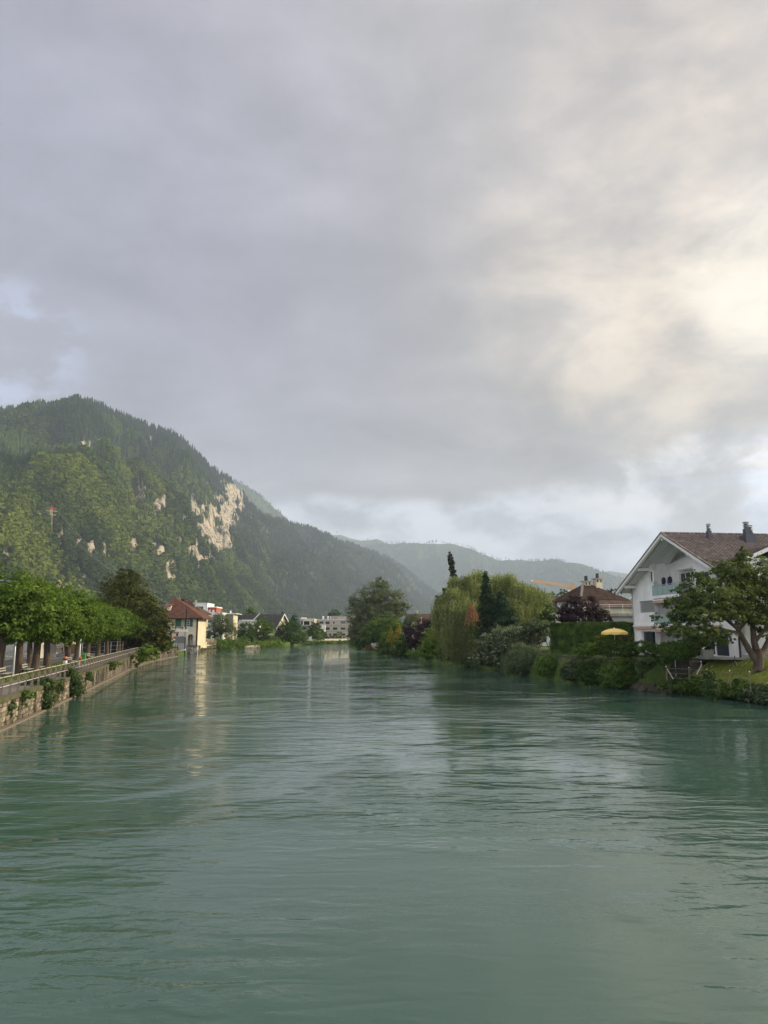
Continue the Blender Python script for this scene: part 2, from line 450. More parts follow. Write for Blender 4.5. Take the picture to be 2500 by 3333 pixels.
LAWN_D, LAWN_Z = [0, 1.0, 2, 3.3, 4.6, 10.1], [0.35, 1.05, 1.72, 2.45, 2.78, 2.83]
def build_ground():
    m = MB()
    D = [0, 0.8, 3, 6, 12, 25, 60, 150, 400, 1000, 3000, 8000]
    strips(m, offs(LBANK, 180, 92, D, lambda i, d: (LZ if i < len(LB) else 1.2) if d < 7 else (1.45 if d < 500 else 1.3)), True)
    lo = lambda zt: (lambda i, d: -0.8 if d < -0.1 else zt)
    strips(m, offs(LBANK[6:], 180, 92, [-0.5, 0], lo(1.2)), True)
    strips(m, offs(RB_far, 10, 65, [-0.9, 0], lambda i, d: -0.8 if d < -0.1 else (2.45 if i < 6 else 1.1)), False)
    strips(m, offs(RB_far, 10, 65, D, lambda i, d: 2.45 if (i < 6 or d > 5) else 1.1), False)
    strips(m, offs(RB_near, 0, 12, [10, 25, 60, 150, 400, 1000, 3000], lambda i, d: 2.75), False)
    tag(m.build('ground', grass_m), kind='structure')
    # riverside footpath, grass verge and road on the left bank
    Lp = LB[:6]
    def rib(name, d0, d1, z, m_):
        r = offs(Lp, 180, 176, [d0, d1], lambda i, d: z); k = MB(); strips(k, r, True); tag(k.build(name, m_), kind='structure')
    rib('footpath', 0.45, 3.1, LZ + 0.006, path_m)
    rib('road', 5.6, 12.5, LZ + 0.012, asphalt)
    k = MB()
    r = offs(Lp, 180, 176, [12.5, 12.65], lambda i, d: LZ + 0.13)
    for i in range(len(r) - 1):
        a, b, c, d = r[i][0], r[i + 1][0], r[i + 1][1], r[i][1]
        k.slab(a, d, c, b, 0.13)
    tag(k.build('road_kerb', mat('kerb', (0.42, 0.40, 0.37), 0.85)), kind='structure')
    k = MB(); r = offs(Lp, 180, 176, [9.3, 9.42], lambda i, d: LZ + 0.017); strips(k, r, True)
    tag(k.build('road_markings', mat('road_paint', (0.7, 0.7, 0.68), 0.7)), kind='structure')
    # sloping lawn at the right, from the low bank up to the white house
    rows = offs(RB_near, 0, 10, [0, 1.0, 2, 3.3, 4.6, 7, 10.02], lambda i, d: float(np.interp(d, LAWN_D, LAWN_Z)))
    m = MB(); strips(m, rows)
    me = m.mesh('lawn', lawn_m); 
    o = link('lawn', me); tag(o, kind='structure')
build_ground()

def build_water():
    m = bpy.data.materials.new('river_water'); m.use_nodes = True; t = NT(m.node_tree)
    b = m.node_tree.nodes['Principled BSDF']
    pos = t.new('ShaderNodeNewGeometry').outputs['Position']
    lowf = t.noise(pos, 0.05, 3, 0.5)
    silt = t.noise(t.scale(pos, 1, 0.35, 1), 0.16, 4, 0.6)
    c = t.mix(t.maprange(lowf, 0.35, 0.65), (0.038, 0.083, 0.065), (0.048, 0.097, 0.078))
    c = t.mix(t.math('MULTIPLY', t.maprange(silt, 0.45, 0.7), 0.35), c, (0.056, 0.115, 0.088))
    t.link(c, b.inputs['Base Color'])
    b.inputs['Roughness'].default_value = 0.015; b.inputs['IOR'].default_value = 1.42
    b.inputs['Specular IOR Level'].default_value = 0.5
    # ripples: three sizes, stronger where the current is broken
    calm = t.maprange(t.noise(t.vmath('ADD', pos, (31, 4, 0)).outputs[0], 0.09, 3, 0.6, 0.5), 0.40, 0.66, 0.22, 1.0)
    sep = t.new('ShaderNodeSeparateXYZ'); t.link(pos, sep.inputs[0])
    far = t.maprange(sep.outputs[1], 10, 34, 0.75, 1.0)
    amp = t.math('MULTIPLY', calm, far)
    warp = t.noise(pos, 0.25, 2, 0.5)
    def wv(sx, sy, s, rot, det, dist):
        mp = t.new('ShaderNodeMapping'); t.link(pos, mp.inputs[0]); mp.inputs['Rotation'].default_value = (0, 0, R(rot)); mp.inputs['Scale'].default_value = (sx, sy, 1)
        return t.noise(mp.outputs[0], s, det, 0.55, dist)
    w1 = wv(0.34, 1.0, 0.75, 6, 0.6, 0.3)
    w2 = wv(0.34, 1.0, 2.0, -7, 1.0, 0.6)
    w3 = wv(0.6, 1.0, 5.5, 12, 3, 0.4)
    b0 = t.noise(t.vmath('ADD', pos, (5, 77, 0)).outputs[0], 0.55, 4, 0.55, 3.2)
    boil = t.math('MULTIPLY', b0, t.maprange(t.noise(t.vmath('ADD', pos, (60, 9, 0)).outputs[0], 0.13, 2, 0.5), 0.50, 0.64, 0.0, 0.55))
    h = t.math('ADD', t.math('MULTIPLY', w1, 0.32), t.math('ADD', t.math('MULTIPLY', w2, 0.26), t.math('ADD', t.math('MULTIPLY', w3, 0.07), t.math('MULTIPLY', boil, 0.30))))
    h = t.math('MULTIPLY', h, amp)
    bp = t.new('ShaderNodeBump'); bp.inputs['Strength'].default_value = 1.0; bp.inputs['Distance'].default_value = 0.32
    t.link(h, bp.inputs['Height']); t.link(bp.outputs[0], b.inputs['Normal'])
    k = MB().face([(-900, -120, 0), (900, -120, 0), (900, 900, 0), (-900, 900, 0)])
    tag(k.build('river_water', m), kind='structure')
build_water()

# ------------------------------------------------------------------ mountains
def crest(pts):
    a, e, d, f = [], [], [], []
    for x, y, D_, F_ in pts:
        r = ray(x, y); a.append(math.atan2(r[0], r[1])); e.append(r[2] / math.hypot(r[0], r[1])); d.append(D_); f.append(F_)
    return [np.array(v) for v in (a, e, d, f)]
def fill(pts, kd, kf):
    """interpolate crest distance / foot distance along the pixel positions"""
    xs = [k[0] for k in kd]; return [(x, y, np.interp(x, xs, [k[1] for k in kd]), np.interp(x, xs, [k[1] for k in kf])) for x, y in pts]
A_px = [(-700, 1420), (-300, 1395), (-100, 1360), (0, 1352), (60, 1343), (100, 1338), (150, 1336), (200, 1325), (240, 1318), (290, 1317), (330, 1332), (380, 1354), (430, 1372), (470, 1390), (520, 1406), (570, 1420), (600, 1440), (640, 1482), (680, 1520), (723, 1548), (771, 1584), (802, 1620), (814, 1644), (844, 1674), (874, 1690), (928, 1702), (964, 1716), (1000, 1724), (1040, 1738), (1073, 1749), (1110, 1771), (1160, 1784), (1211, 1800), (1262, 1817), (1305, 1842), (1334, 1867), (1370, 1897), (1420, 1932), (1480, 1968), (1600, 2020), (1800, 2054)]
B_px = [(500, 1500), (680, 1520), (753, 1560), (784, 1569), (844, 1609), (874, 1633), (904, 1657), (928, 1684), (960, 1730), (1000, 1770)]
C2_px = [(950, 1760), (1020, 1735), (1059, 1733), (1110, 1734), (1139, 1748), (1175, 1758), (1205, 1758), (1225, 1753), (1240, 1757), (1300, 1790), (1400, 1850)]
C_px = [(1000, 1830), (1100, 1790), (1200, 1772), (1247, 1768), (1305, 1765), (1370, 1768), (1417, 1762), (1479, 1771), (1529, 1779), (1573, 1804), (1616, 1818), (1696, 1822), (1768, 1823), (1811, 1820), (1898, 1836), (1949, 1858), (2028, 1880), (2100, 1905), (2200, 1930), (2400, 1960), (2700, 1975), (3200, 1990)]
E_px = [(1800, 1900), (1900, 1868), (1985, 1856), (2021, 1861), (2060, 1868), (2100, 1866), (2200, 1880), (2500, 1900), (3200, 1920)]
LAY = [
    crest(fill(A_px, [(-700, 1900), (0, 2250), (300, 2500), (700, 3200), (850, 3900), (1100, 5000), (1420, 6600), (1800, 7400)],
                     [(-700, 650), (0, 800), (300, 980), (700, 1400), (850, 1800), (1100, 2500), (1420, 3700), (1800, 4600)])),
    crest(fill(B_px, [(500, 6000), (1000, 6800)], [(500, 4700), (1000, 5300)])),
    crest(fill(C2_px, [(950, 9600), (1400, 9800)], [(950, 8600), (1400, 8800)])),
    crest(fill(C_px, [(1000, 8800), (2200, 8000), (3200, 6800)], [(1000, 7200), (2200, 6000), (3200, 5000)])),
    crest(fill(E_px, [(1800, 11600), (3200, 11600)], [(1800, 10200), (3200, 10200)])),
]
def height(az, r):
    x = r * np.sin(az); y = r * np.cos(az)
    best = np.full(np.broadcast(az, r).shape, -40.0); tt = np.zeros_like(best); li = np.zeros(best.shape, int)
    gn = fbm(x / 420 + 40, y / 420 + 40, 5, 3) - 0.5
    gul = np.abs(fbm(x / 190 + y / 900 + 80, y / 650 + 20, 4, 11) - 0.5) * 2
    fine = fbm(x / 60 + 10, y / 60 + 10, 3, 21) - 0.5
    for k, (A, E_, D_, F_) in enumerate(LAY):
        e = np.interp(az, A, E_, left=-0.05, right=-0.05); d = np.interp(az, A, D_); f = np.interp(az, A, F_)
        hc = HC + e * d
        t = (r - f) / (d - f)
        up = 0.80 * t + 0.20 * t * t
        win = np.clip(t, 0, 1) * np.clip(1 - t, 0, 1) * 4
        n = win * (gn * 0.46 + (0.35 - gul) * 0.36 + fine * 0.08) * np.maximum(hc, 50)
        h = np.where(t < 0, t * 60, np.where(t <= 1, hc * up + n, hc - (r - d) * 0.55))
        better = h > best; best = np.where(better, h, best); tt = np.where(better, t, tt); li = np.where(better, k, li)
    return best, tt, li
def to_px(x, y, z):
    dz = z - HC; fwd = y * CP + dz * SP; upv = -y * SP + dz * CP
    return CX + F * x / fwd, CY - F * upv / fwd
ROCKS = [(268,1461,17,9),(331,1437,12,4),(455,1610,19,28),(443,1648,9,16),(494,1440,6,14),(536,1648,6,24),(512,1660,11,24),(630,1660,18,24),(693,1722,26,66),(655,1732,15,20),(637,1805,22,30),(711,1785,19,28),(762,1620,26,50),(735,1700,20,42),(742,1775,12,20),(675,1835,14,8),(609,1768,7,14),(470,1762,12,8),(434,1795,16,28),(521,1808,17,28),(494,1785,12,18),(549,1877,20,28),(564,1907,15,12),(199,1744,12,25),(145,1813,8,14),(253,1780,15,14),(247,1817,7,18),(295,1798,10,30),(341,1807,8,25),(187,1915,17,26),(136,1931,16,14),(208,1935,9,25),(250,1865,6,30),(274,1907,6,25),(319,1892,8,12),(395,1813,5,9),(120,1700,30,4),(8,1825,22,14),(405,1665,6,20),(240,1900,7,10),(600,1700,7,12),(585,1770,8,14)]
def rockmask(px, py):
    """limestone faces, laid out once on the mountainside"""
    jx = (fbm(px / 7 + 3, py / 26 + 5, 4, 31) - 0.5); jy = (fbm(px / 9 + 60, py / 16 + 9, 3, 37) - 0.5)
    m = np.zeros_like(px); st = fbm(px / 5.0 + 13, py / 17 + 41, 3, 77) - 0.5 + 0.8 * (fbm(px / 11 + 3, py / 9 + 31, 3, 83) - 0.5)
    for cx, cy, rx, ry in ROCKS:
        q = np.sqrt(((px - cx + jx * 22) / (rx * 0.72 + 2.5)) ** 2 + ((py - cy + jy * 26) / (ry * 0.95 + 2)) ** 2)
        m = np.maximum(m, np.clip(1.62 - q + st * (3.6 if rx > 20 else 1.9), 0, 1))
    return m
def build_mountains():
    na, nr = 640, 340
    az = np.linspace(R(-40), R(38), na); r = np.geomspace(600, 12600, nr)
    AZ, RR = np.meshgrid(az, r, indexing='ij')
    H, T, LI = height(AZ, RR)
    X = RR * np.sin(AZ); Y = RR * np.cos(AZ)
    px, py = to_px(X, Y, H)
    rk = np.where(LI == 0, rockmask(px, py), 0) * ((T > 0.05) & (T < 1.02))
    # cliffs stand proud and ragged
    H2 = H + rk * (26 * (fbm(X / 22, Y / 22, 4, 5) - 0.5) + 6)
    V = np.stack([X, Y, H2], -1).reshape(-1, 3)
    i = np.arange(na - 1)[:, None] * nr + np.arange(nr - 1)[None, :]
    Q = np.stack([i, i + 1, i + nr + 1, i + nr], -1).reshape(-1, 4)[:, ::-1]
    me = np_mesh('mountains', V, Q)
    a = me.attributes.new('rock', 'FLOAT', 'POINT'); a.data.foreach_set('value', rk.ravel().astype(np.float32))
    me.polygons.foreach_set('use_smooth', [True] * len(me.polygons))
    m = bpy.data.materials.new('mountainside'); m.use_nodes = True; t = NT(m.node_tree)
    b = m.node_tree.nodes['Principled BSDF']; b.inputs['Roughness'].default_value = 1.0; b.inputs['Specular IOR Level'].default_value = 0.1
    at = t.new('ShaderNodeAttribute'); at.attribute_name = 'rock'
    pos = t.new('ShaderNodeNewGeometry').outputs['Position']
    n1 = t.noise(t.scale(pos, 1, 1, 0.22), 0.075, 6, 0.7); n2 = t.noise(pos, 0.012, 5, 0.6)
    rockc = t.mix(t.maprange(n1, 0.40, 0.56), (0.10, 0.092, 0.078), (0.50, 0.435, 0.34))
    soil = t.mix(t.maprange(n2, 0.4, 0.6), (0.030, 0.045, 0.015), (0.055, 0.080, 0.022))
    c = t.mix(t.maprange(at.outputs['Fac'], 0.15, 0.4), soil, rockc)
    t.link(c, b.inputs['Base Color'])
    bp = t.new('ShaderNodeBump'); bp.inputs['Strength'].default_value = 1.0; bp.inputs['Distance'].default_value = 12
    t.link(n1, bp.inputs['Height']); t.link(bp.outputs[0], b.inputs['Normal'])
    me.materials.append(m)
    tag(link('mountains', me), kind='structure')
    return float(H2.max())
HMAX = build_mountains()

def far_tree(name, kind, seed, m):
    g = np.random.default_rng(seed); b = MB()
    if kind == 'conifer':
        n = 9; tiers = 6
        for k in range(tiers):
            z0 = 0.10 + 0.145 * k; z1 = z0 + 0.30; rr = 0.20 * (1 - k / (tiers + 0.6)) ** 0.85
            ring = [(math.cos(2 * math.pi * j / n + k) * rr * g.uniform(0.55, 1.25), math.sin(2 * math.pi * j / n + k) * rr * g.uniform(0.55, 1.25), z0 + g.uniform(-0.03, 0.03)) for j in range(n)]
            for j in range(n): b.face([ring[j], ring[(j + 1) % n], (0, 0, min(z1, 1.0))])
    else:
        for k in range(95):
            d = g.normal(size=3); d /= np.linalg.norm(d); q = 0.62 + 0.4 * g.random()
            c = Vector((d[0] * 0.30 * q, d[1] * 0.30 * q, 0.60 + d[2] * 0.38 * q))
            nn = Vector(d) * 0.8 + Vector(g.normal(size=3)) * 0.35 + Vector((0, 0, 0.3)); nn.normalize()
            u = nn.cross(Vector(g.normal(size=3))).normalized(); v = nn.cross(u); s = g.uniform(0.07, 0.14)
            b.face([c - u * s - v * s * 0.5, c + u * s * 0.4 - v * s, c + u * s + v * s * 0.5, c - u * s * 0.4 + v * s])
        b.tube([(0, 0, -0.05), (0, 0, 0.5)], [0.03, 0.015], 4, False)
    return bpy.data.objects.new(name, b.mesh(name, m))
def build_forest():
    g = np.random.default_rng(5)
    n = 190000
    az = g.uniform(R(-29.5), R(29), n); r = np.exp(g.uniform(math.log(700), math.log(10400), n))
    keep = ~((az > R(9)) & (r < 4300)); az, r = az[keep], r[keep]
    H, T, LI = height(az, r)
    x = r * np.sin(az); y = r * np.cos(az); px, py = to_px(x, y, H)
    rk = np.where(LI == 0, rockmask(px, py), 0)
    ok = (T > 0.0) & (T < 1.015) & (g.random(len(T)) > np.clip(rk * 5, 0, 0.86)) & (H > -5)
    mead = (fbm(x / 260 + 5, y / 260 + 5, 3, 71) > 0.66) & (LI > 0)
    ok &= ~mead
    ok &= ~((np.abs(px - 163) < 11) & (py > 1690) & (py < 1775)) & ~((np.abs(px - 16) < 12) & (py > 1660) & (py < 1725))
    az, r, H, T, LI, x, y, px, py, rk = (v[ok] for v in (az, r, H, T, LI, x, y, px, py, rk))
    patch = fbm(x / 150 + 90, y / 150 + 90, 4, 44)
    # conifers crown the heights, broadleaf woods below; extra dark conifers rightward imitate cloud shadow
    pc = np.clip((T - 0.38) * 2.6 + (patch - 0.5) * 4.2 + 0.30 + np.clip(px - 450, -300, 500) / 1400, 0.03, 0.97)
    con = g.random(len(T)) < pc
    kind = np.where(con, g.integers(0, 2, len(T)), 2 + g.integers(0, 2, len(T)))
    far = np.maximum(1.0, r / 2600) ** 0.3
    size = np.where(con, g.uniform(19, 34, len(T)), g.uniform(17, 28, len(T))) * far * np.where(rk > 0.05, 0.34, 1) * np.where(r < 1300, 0.8, 1) * np.where(LI > 0, 0.7, 1)
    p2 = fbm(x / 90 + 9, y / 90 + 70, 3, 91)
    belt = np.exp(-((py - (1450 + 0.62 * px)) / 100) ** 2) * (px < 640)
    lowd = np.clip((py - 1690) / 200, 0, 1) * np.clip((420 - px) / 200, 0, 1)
    tone = np.clip(0.25 + 0.22 * belt - 0.30 * lowd + 0.4 * g.random(len(T)) + (p2 - 0.5) * 2.4 - np.clip(T - 0.5, 0, 1) * 1.2 - np.clip(px - 520, -150, 500) / 1100, 0, 1)  # heights and right flank darkened, belt brightened: cloud shadow put into leaf tone
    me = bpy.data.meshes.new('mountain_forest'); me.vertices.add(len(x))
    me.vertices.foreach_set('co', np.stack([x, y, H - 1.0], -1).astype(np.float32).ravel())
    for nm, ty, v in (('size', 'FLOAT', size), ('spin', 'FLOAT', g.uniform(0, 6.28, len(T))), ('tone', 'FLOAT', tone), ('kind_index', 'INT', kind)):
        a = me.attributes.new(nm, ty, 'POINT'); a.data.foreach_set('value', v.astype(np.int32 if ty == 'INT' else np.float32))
    o = link('mountain_forest', me)
    tag(o, 'dense mixed forest of conifers and broadleaf trees covering the mountainsides', 'forest', kind='stuff')
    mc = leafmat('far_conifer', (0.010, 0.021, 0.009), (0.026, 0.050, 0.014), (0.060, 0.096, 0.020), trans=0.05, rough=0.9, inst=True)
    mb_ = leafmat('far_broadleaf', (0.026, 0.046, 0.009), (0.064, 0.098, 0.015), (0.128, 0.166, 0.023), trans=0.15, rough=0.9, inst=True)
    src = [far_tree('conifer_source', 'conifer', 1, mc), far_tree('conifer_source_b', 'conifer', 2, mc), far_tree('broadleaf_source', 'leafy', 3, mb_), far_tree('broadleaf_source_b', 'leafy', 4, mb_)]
    ng = bpy.data.node_groups.new('forest_scatter', 'GeometryNodeTree')
    ng.interface.new_socket('Geometry', in_out='INPUT', socket_type='NodeSocketGeometry')
    ng.interface.new_socket('Geometry', in_out='OUTPUT', socket_type='NodeSocketGeometry')
    N = ng.nodes; Lk = ng.links
    gi = N.new('NodeGroupInput'); go = N.new('NodeGroupOutput')
    g2i = N.new('GeometryNodeGeometryToInstance')
    for s in reversed(src):
        oi = N.new('GeometryNodeObjectInfo'); oi.inputs['Object'].default_value = s; oi.inputs['As Instance'].default_value = False
        Lk.new(oi.outputs['Geometry'], g2i.inputs[0])
        if s is not src[0]:
            pass
    jn = N.new('GeometryNodeJoinGeometry')
    N.remove(g2i)
    for s in reversed(src):
        oi = N.new('GeometryNodeObjectInfo'); oi.inputs['Object'].default_value = s; oi.inputs['As Instance'].default_value = True
        Lk.new(oi.outputs['Geometry'], jn.inputs[0])
    mp = N.new('GeometryNodeMeshToPoints'); Lk.new(gi.outputs[0], mp.inputs['Mesh'])
    ip = N.new('GeometryNodeInstanceOnPoints'); Lk.new(mp.outputs[0], ip.inputs['Points']); Lk.new(jn.outputs[0], ip.inputs['Instance'])
    ip.inputs['Pick Instance'].default_value = True
    def attr(nm, ty):
        a = N.new('GeometryNodeInputNamedAttribute'); a.data_type = ty; a.inputs['Name'].default_value = nm; return a.outputs[0]
    Lk.new(attr('kind_index', 'INT'), ip.inputs['Instance Index'])
    cx = N.new('ShaderNodeCombineXYZ'); Lk.new(attr('spin', 'FLOAT'), cx.inputs[2]); Lk.new(cx.outputs[0], ip.inputs['Rotation'])
    Lk.new(attr('size', 'FLOAT'), ip.inputs['Scale'])
    Lk.new(ip.outputs[0], go.inputs[0])
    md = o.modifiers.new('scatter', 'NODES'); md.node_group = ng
build_forest()
# ------------------------------------------------------------------ building kit
white_wall = mat('white_render', (0.84, 0.84, 0.83), 0.85, (0.70, 0.70, 0.69), 0.5)
cream_wall = mat('cream_render', (0.66, 0.60, 0.46), 0.9, (0.56, 0.50, 0.38), 0.6)
beige_wall = mat('beige_render', (0.46, 0.41, 0.35), 0.9, (0.40, 0.36, 0.31), 0.4)
grey_wall = mat('grey_render', (0.50, 0.50, 0.49), 0.9, (0.43, 0.43, 0.42), 0.5)
frame_white = mat('frame_white', (0.74, 0.74, 0.72), 0.5)
frame_grey = mat('frame_grey', (0.22, 0.23, 0.24), 0.5)
frame_dark = mat('frame_dark', (0.04, 0.04, 0.045), 0.5)
glass = mat('window_glass', (0.030, 0.036, 0.042), 0.06, spec=0.8)
glass_green = mat('frosted_glass', (0.30, 0.42, 0.42), 0.25, spec=0.6)
tile_red = mat('roof_tile_red', (0.20, 0.082, 0.052), 0.9, (0.105, 0.062, 0.046), 1.1, obj=0.15, bump=0.3)
tile_brown = mat('roof_tile_brown', (0.125, 0.098, 0.092), 0.85, (0.21, 0.175, 0.16), 2.6, obj=0.3, world=True)
tile_old = mat('roof_tile_old', (0.085, 0.052, 0.040), 0.9, (0.14, 0.095, 0.075), 1.2, obj=0.2)
roof_dark = mat('roof_dark', (0.045, 0.043, 0.045), 0.8, (0.07, 0.065, 0.062), 0.8)
wood_dark = mat('timber_dark', (0.075, 0.042, 0.026), 0.85, (0.11, 0.06, 0.035), 3)
wood_grey = mat('timber_grey', (0.26, 0.215, 0.165), 0.9, (0.17, 0.14, 0.11), 2.5, (1, 1, 0.2), obj=0.15)
wood_brown = mat('timber_brown', (0.20, 0.115, 0.065), 0.85, (0.14, 0.08, 0.045), 2.5, (1, 1, 0.2), obj=0.12)
metal_grey = mat('metal_grey', (0.36, 0.38, 0.40), 0.45, metal=0.6)
metal_dark = mat('metal_dark', (0.045, 0.050, 0.055), 0.5, metal=0.3)
steel_rust = mat('steel_weathered', (0.13, 0.105, 0.09), 0.7, (0.24, 0.21, 0.18), 3.0, metal=0.2)
green_shut = mat('shutter_green', (0.030, 0.105, 0.060), 0.6)
concrete = mat('concrete', (0.36, 0.345, 0.32), 0.9, (0.27, 0.26, 0.24), 1.5, bump=0.2)
cloth_orange = mat('awning_cloth', (0.55, 0.34, 0.24), 0.8)
brick_red = mat('brick_red', (0.36, 0.085, 0.055), 0.85)

class Frame:
    """local frame of a building front: x along the front, y into the building, z up"""
    def __init__(s, px0, Y, z0, rz=0.0):
        p = P(px0, 2057, Y); s.o = Vector((p.x, Y, z0)); s.a = R(rz)
        s.dx = Vector((math.cos(s.a), math.sin(s.a), 0)); s.dy = Vector((-math.sin(s.a), math.cos(s.a), 0))
    def hit(s, px, py, y=0.0):
        r = Vector(ray(px, py)); o = s.o + s.dy * y; c = Vector((0, 0, HC))
        k = (o - c).dot(s.dy) / r.dot(s.dy); q = c + r * k - s.o
        return q.dot(s.dx), q.z
    def u(s, px, y=0.0, py=2057): return s.hit(px, py, y)[0]
    def z(s, px, py, y=0.0): return s.hit(px, py, y)[1]
    def box(s, px0, py0, px1, py1, y=0.0):
        """rectangle seen between two picture points -> x0, x1, z0, z1 on the front"""
        a = s.hit(px0, (py0 + py1) / 2, y)[0]; b = s.hit(px1, (py0 + py1) / 2, y)[0]; m = (px0 + px1) / 2
        return a, b, s.z(m, py1, y), s.z(m, py0, y)
    def root(s, name, label, cat, group=None): return empty(name, s.o, s.a, label, cat, group)

def wall(root, o, d, L, z0, z1, m, holes=(), t=0.28, name='wall'):
    """wall from point o (local xy) along unit d; outside is to the right of d; holes = (a0, a1, z0, z1)"""
    o = Vector((*o, 0)); d = Vector((*d, 0)).normalized(); n = Vector((d.y, -d.x, 0)); mb = MB()
    xs = sorted({0, L, *[max(0, min(L, h[k])) for h in holes for k in (0, 1)]})
    zs = sorted({z0, z1, *[max(z0, min(z1, h[k])) for h in holes for k in (2, 3)]})
    def pt(a, z, dep=0.0): return o + d * a + Vector((0, 0, z)) - n * dep
    def inhole(a, z): return any(h[0] < a < h[1] and h[2] < z < h[3] for h in holes)
    for i in range(len(xs) - 1):
        for j in range(len(zs) - 1):
            if inhole((xs[i] + xs[i+1]) / 2, (zs[j] + zs[j+1]) / 2): continue
            a, b, c, e = xs[i], xs[i+1], zs[j], zs[j+1]
            mb.face([pt(a, c), pt(b, c), pt(b, e), pt(a, e)]); mb.face([pt(a, e, t), pt(b, e, t), pt(b, c, t), pt(a, c, t)])
    for h in holes:
        a, b, c, e = h[:4]
        mb.face([pt(a, c), pt(a, e), pt(a, e, t), pt(a, c, t)]); mb.face([pt(b, e), pt(b, c), pt(b, c, t), pt(b, e, t)])
        mb.face([pt(a, e), pt(b, e), pt(b, e, t), pt(a, e, t)]); mb.face([pt(b, c), pt(a, c), pt(a, c, t), pt(b, c, t)])
    mb.face([pt(0, z1), pt(L, z1), pt(L, z1, t), pt(0, z1, t)]); mb.face([pt(0, z0), pt(0, z1), pt(0, z1, t), pt(0, z0, t)]); mb.face([pt(L, z1), pt(L, z0), pt(L, z0, t), pt(L, z1, t)])
    return mb.build(name, m, root)
def window(root, o, d, h, fm=None, gm=None, rec=0.14, mull=1, trans=(), fw=0.07, name='window', sill=True, dark=None):
    o = Vector((*o, 0)); d = Vector((*d, 0)).normalized(); n = Vector((d.y, -d.x, 0)); a, b, c, e = h[:4]
    def pt(x, z, dep): return o + d * x + Vector((0, 0, z)) - n * dep
    mb = MB()
    mb.bar(pt(a + fw/2, c, rec), pt(a + fw/2, e, rec), fw, 0.06, n); mb.bar(pt(b - fw/2, c, rec), pt(b - fw/2, e, rec), fw, 0.06, n)
    mb.bar(pt(a + fw, c + fw/2, rec), pt(b - fw, c + fw/2, rec), 0.06, fw); mb.bar(pt(a + fw, e - fw/2, rec), pt(b - fw, e - fw/2, rec), 0.06, fw)
    for k in range(1, mull + 1):
        x = a + (b - a) * k / (mull + 1); mb.bar(pt(x, c + fw, rec), pt(x, e - fw, rec), fw, 0.055, n)
    for q in trans:
        z = c + (e - c) * q; mb.bar(pt(a + fw, z, rec), pt(b - fw, z, rec), 0.05, fw * 0.6)
    w = mb.build(name, fm or frame_white, root)
    p = MB(); p.slab(pt(a + 0.01, c + 0.01, rec + 0.05), pt(b - 0.01, c + 0.01, rec + 0.05), pt(b - 0.01, e - 0.01, rec + 0.05), pt(a + 0.01, e - 0.01, rec + 0.05), 0.02)
    p.build('pane', gm or glass, w)
    if sill:
        s = MB(); s.bar(pt(a - 0.04, c - 0.03, -0.03), pt(b + 0.04, c - 0.03, -0.03), 0.14, 0.045); s.build('sill', fm or frame_white, w)
    return w
def blind(root, o, d, h, m, rec=0.10, step=0.12, name='roller_blind'):
    o = Vector((*o, 0)); d = Vector((*d, 0)).normalized(); n = Vector((d.y, -d.x, 0)); a, b, c, e = h[:4]
    par = MB().bar(o + d*a + Vector((0,0,e-0.05)) - n*rec, o + d*b + Vector((0,0,e-0.05)) - n*rec, 0.12, 0.1).build(name, frame_grey, root)
    k = 0; z = c + 0.04; me = None
    while z < e - 0.12:
        mb = MB(); p0 = o + d*a + Vector((0, 0, z)) - n*rec; p1 = o + d*b + Vector((0, 0, z)) - n*rec
        mb.bar(p0, p1, 0.03, step * 0.72, Vector((0, 0, 1)) + n * 0.5)
        mb.build('slat', m, par); z += step
    pn = MB(); pn.slab(*[o + d*q + Vector((0, 0, w)) - n*(rec+0.08) for q, w in ((a, c), (b, c), (b, e), (a, e))], 0.02); pn.build('pane', glass, par)
def courses(root, a, b, c, d, m, n=18, t=0.06, name='roof', lift=0.05, base=0.12):
    """roof slope a-b along the eave, d-c along the ridge, built of overlapping tile courses on one deck"""
    a, b, c, d = map(Vector, (a, b, c, d)); mb = MB(); nn = (b - a).cross(d - a).normalized()
    mb.slab(a - nn * 0.005, b - nn * 0.005, c - nn * 0.005, d - nn * 0.005, base)
    for k in range(n):
        f0, f1 = k / n, (k + 1) / n
        p0 = a.lerp(d, f0); q0 = b.lerp(c, f0); p1 = a.lerp(d, f1); q1 = b.lerp(c, f1)
        mb.face([p0 + nn * (lift + t), q0 + nn * (lift + t), q1 + nn * 0.01, p1 + nn * 0.01])
        mb.face([p0, q0, q0 + nn * (lift + t), p0 + nn * (lift + t)])
    return mb.build(name, m, root)
def hip_roof(root, x0, x1, y0, y1, ze, zr, m, ridge, n=16, name='roof_slope'):
    """ridge = (xa, xb) at the middle depth"""
    ym = (y0 + y1) / 2; xa, xb = ridge; A, B, C, D = (x0, y0, ze), (x1, y0, ze), (x1, y1, ze), (x0, y1, ze); E_, F_ = (xa, ym, zr), (xb, ym, zr)
    courses(root, A, B, F_, E_, m, n, name=name); courses(root, B, C, F_, F_, m, n, name=name)
    courses(root, C, D, E_, F_, m, n, name=name); courses(root, D, A, E_, E_, m, n, name=name)
    cap = MB(); cap.tube([E_, F_], 0.13, 6)
    cap.tube([F_, B], 0.12, 6); cap.tube([F_, C], 0.12, 6); cap.tube([E_, A], 0.12, 6); cap.tube([E_, D], 0.12, 6)
    cap.build('ridge_cap', m, root)
    MB().box(((x0+x1)/2, (y0+y1)/2, ze-0.16), (x1-x0-0.1, y1-y0-0.1, 0.12)).build('soffit', wood_dark, root)
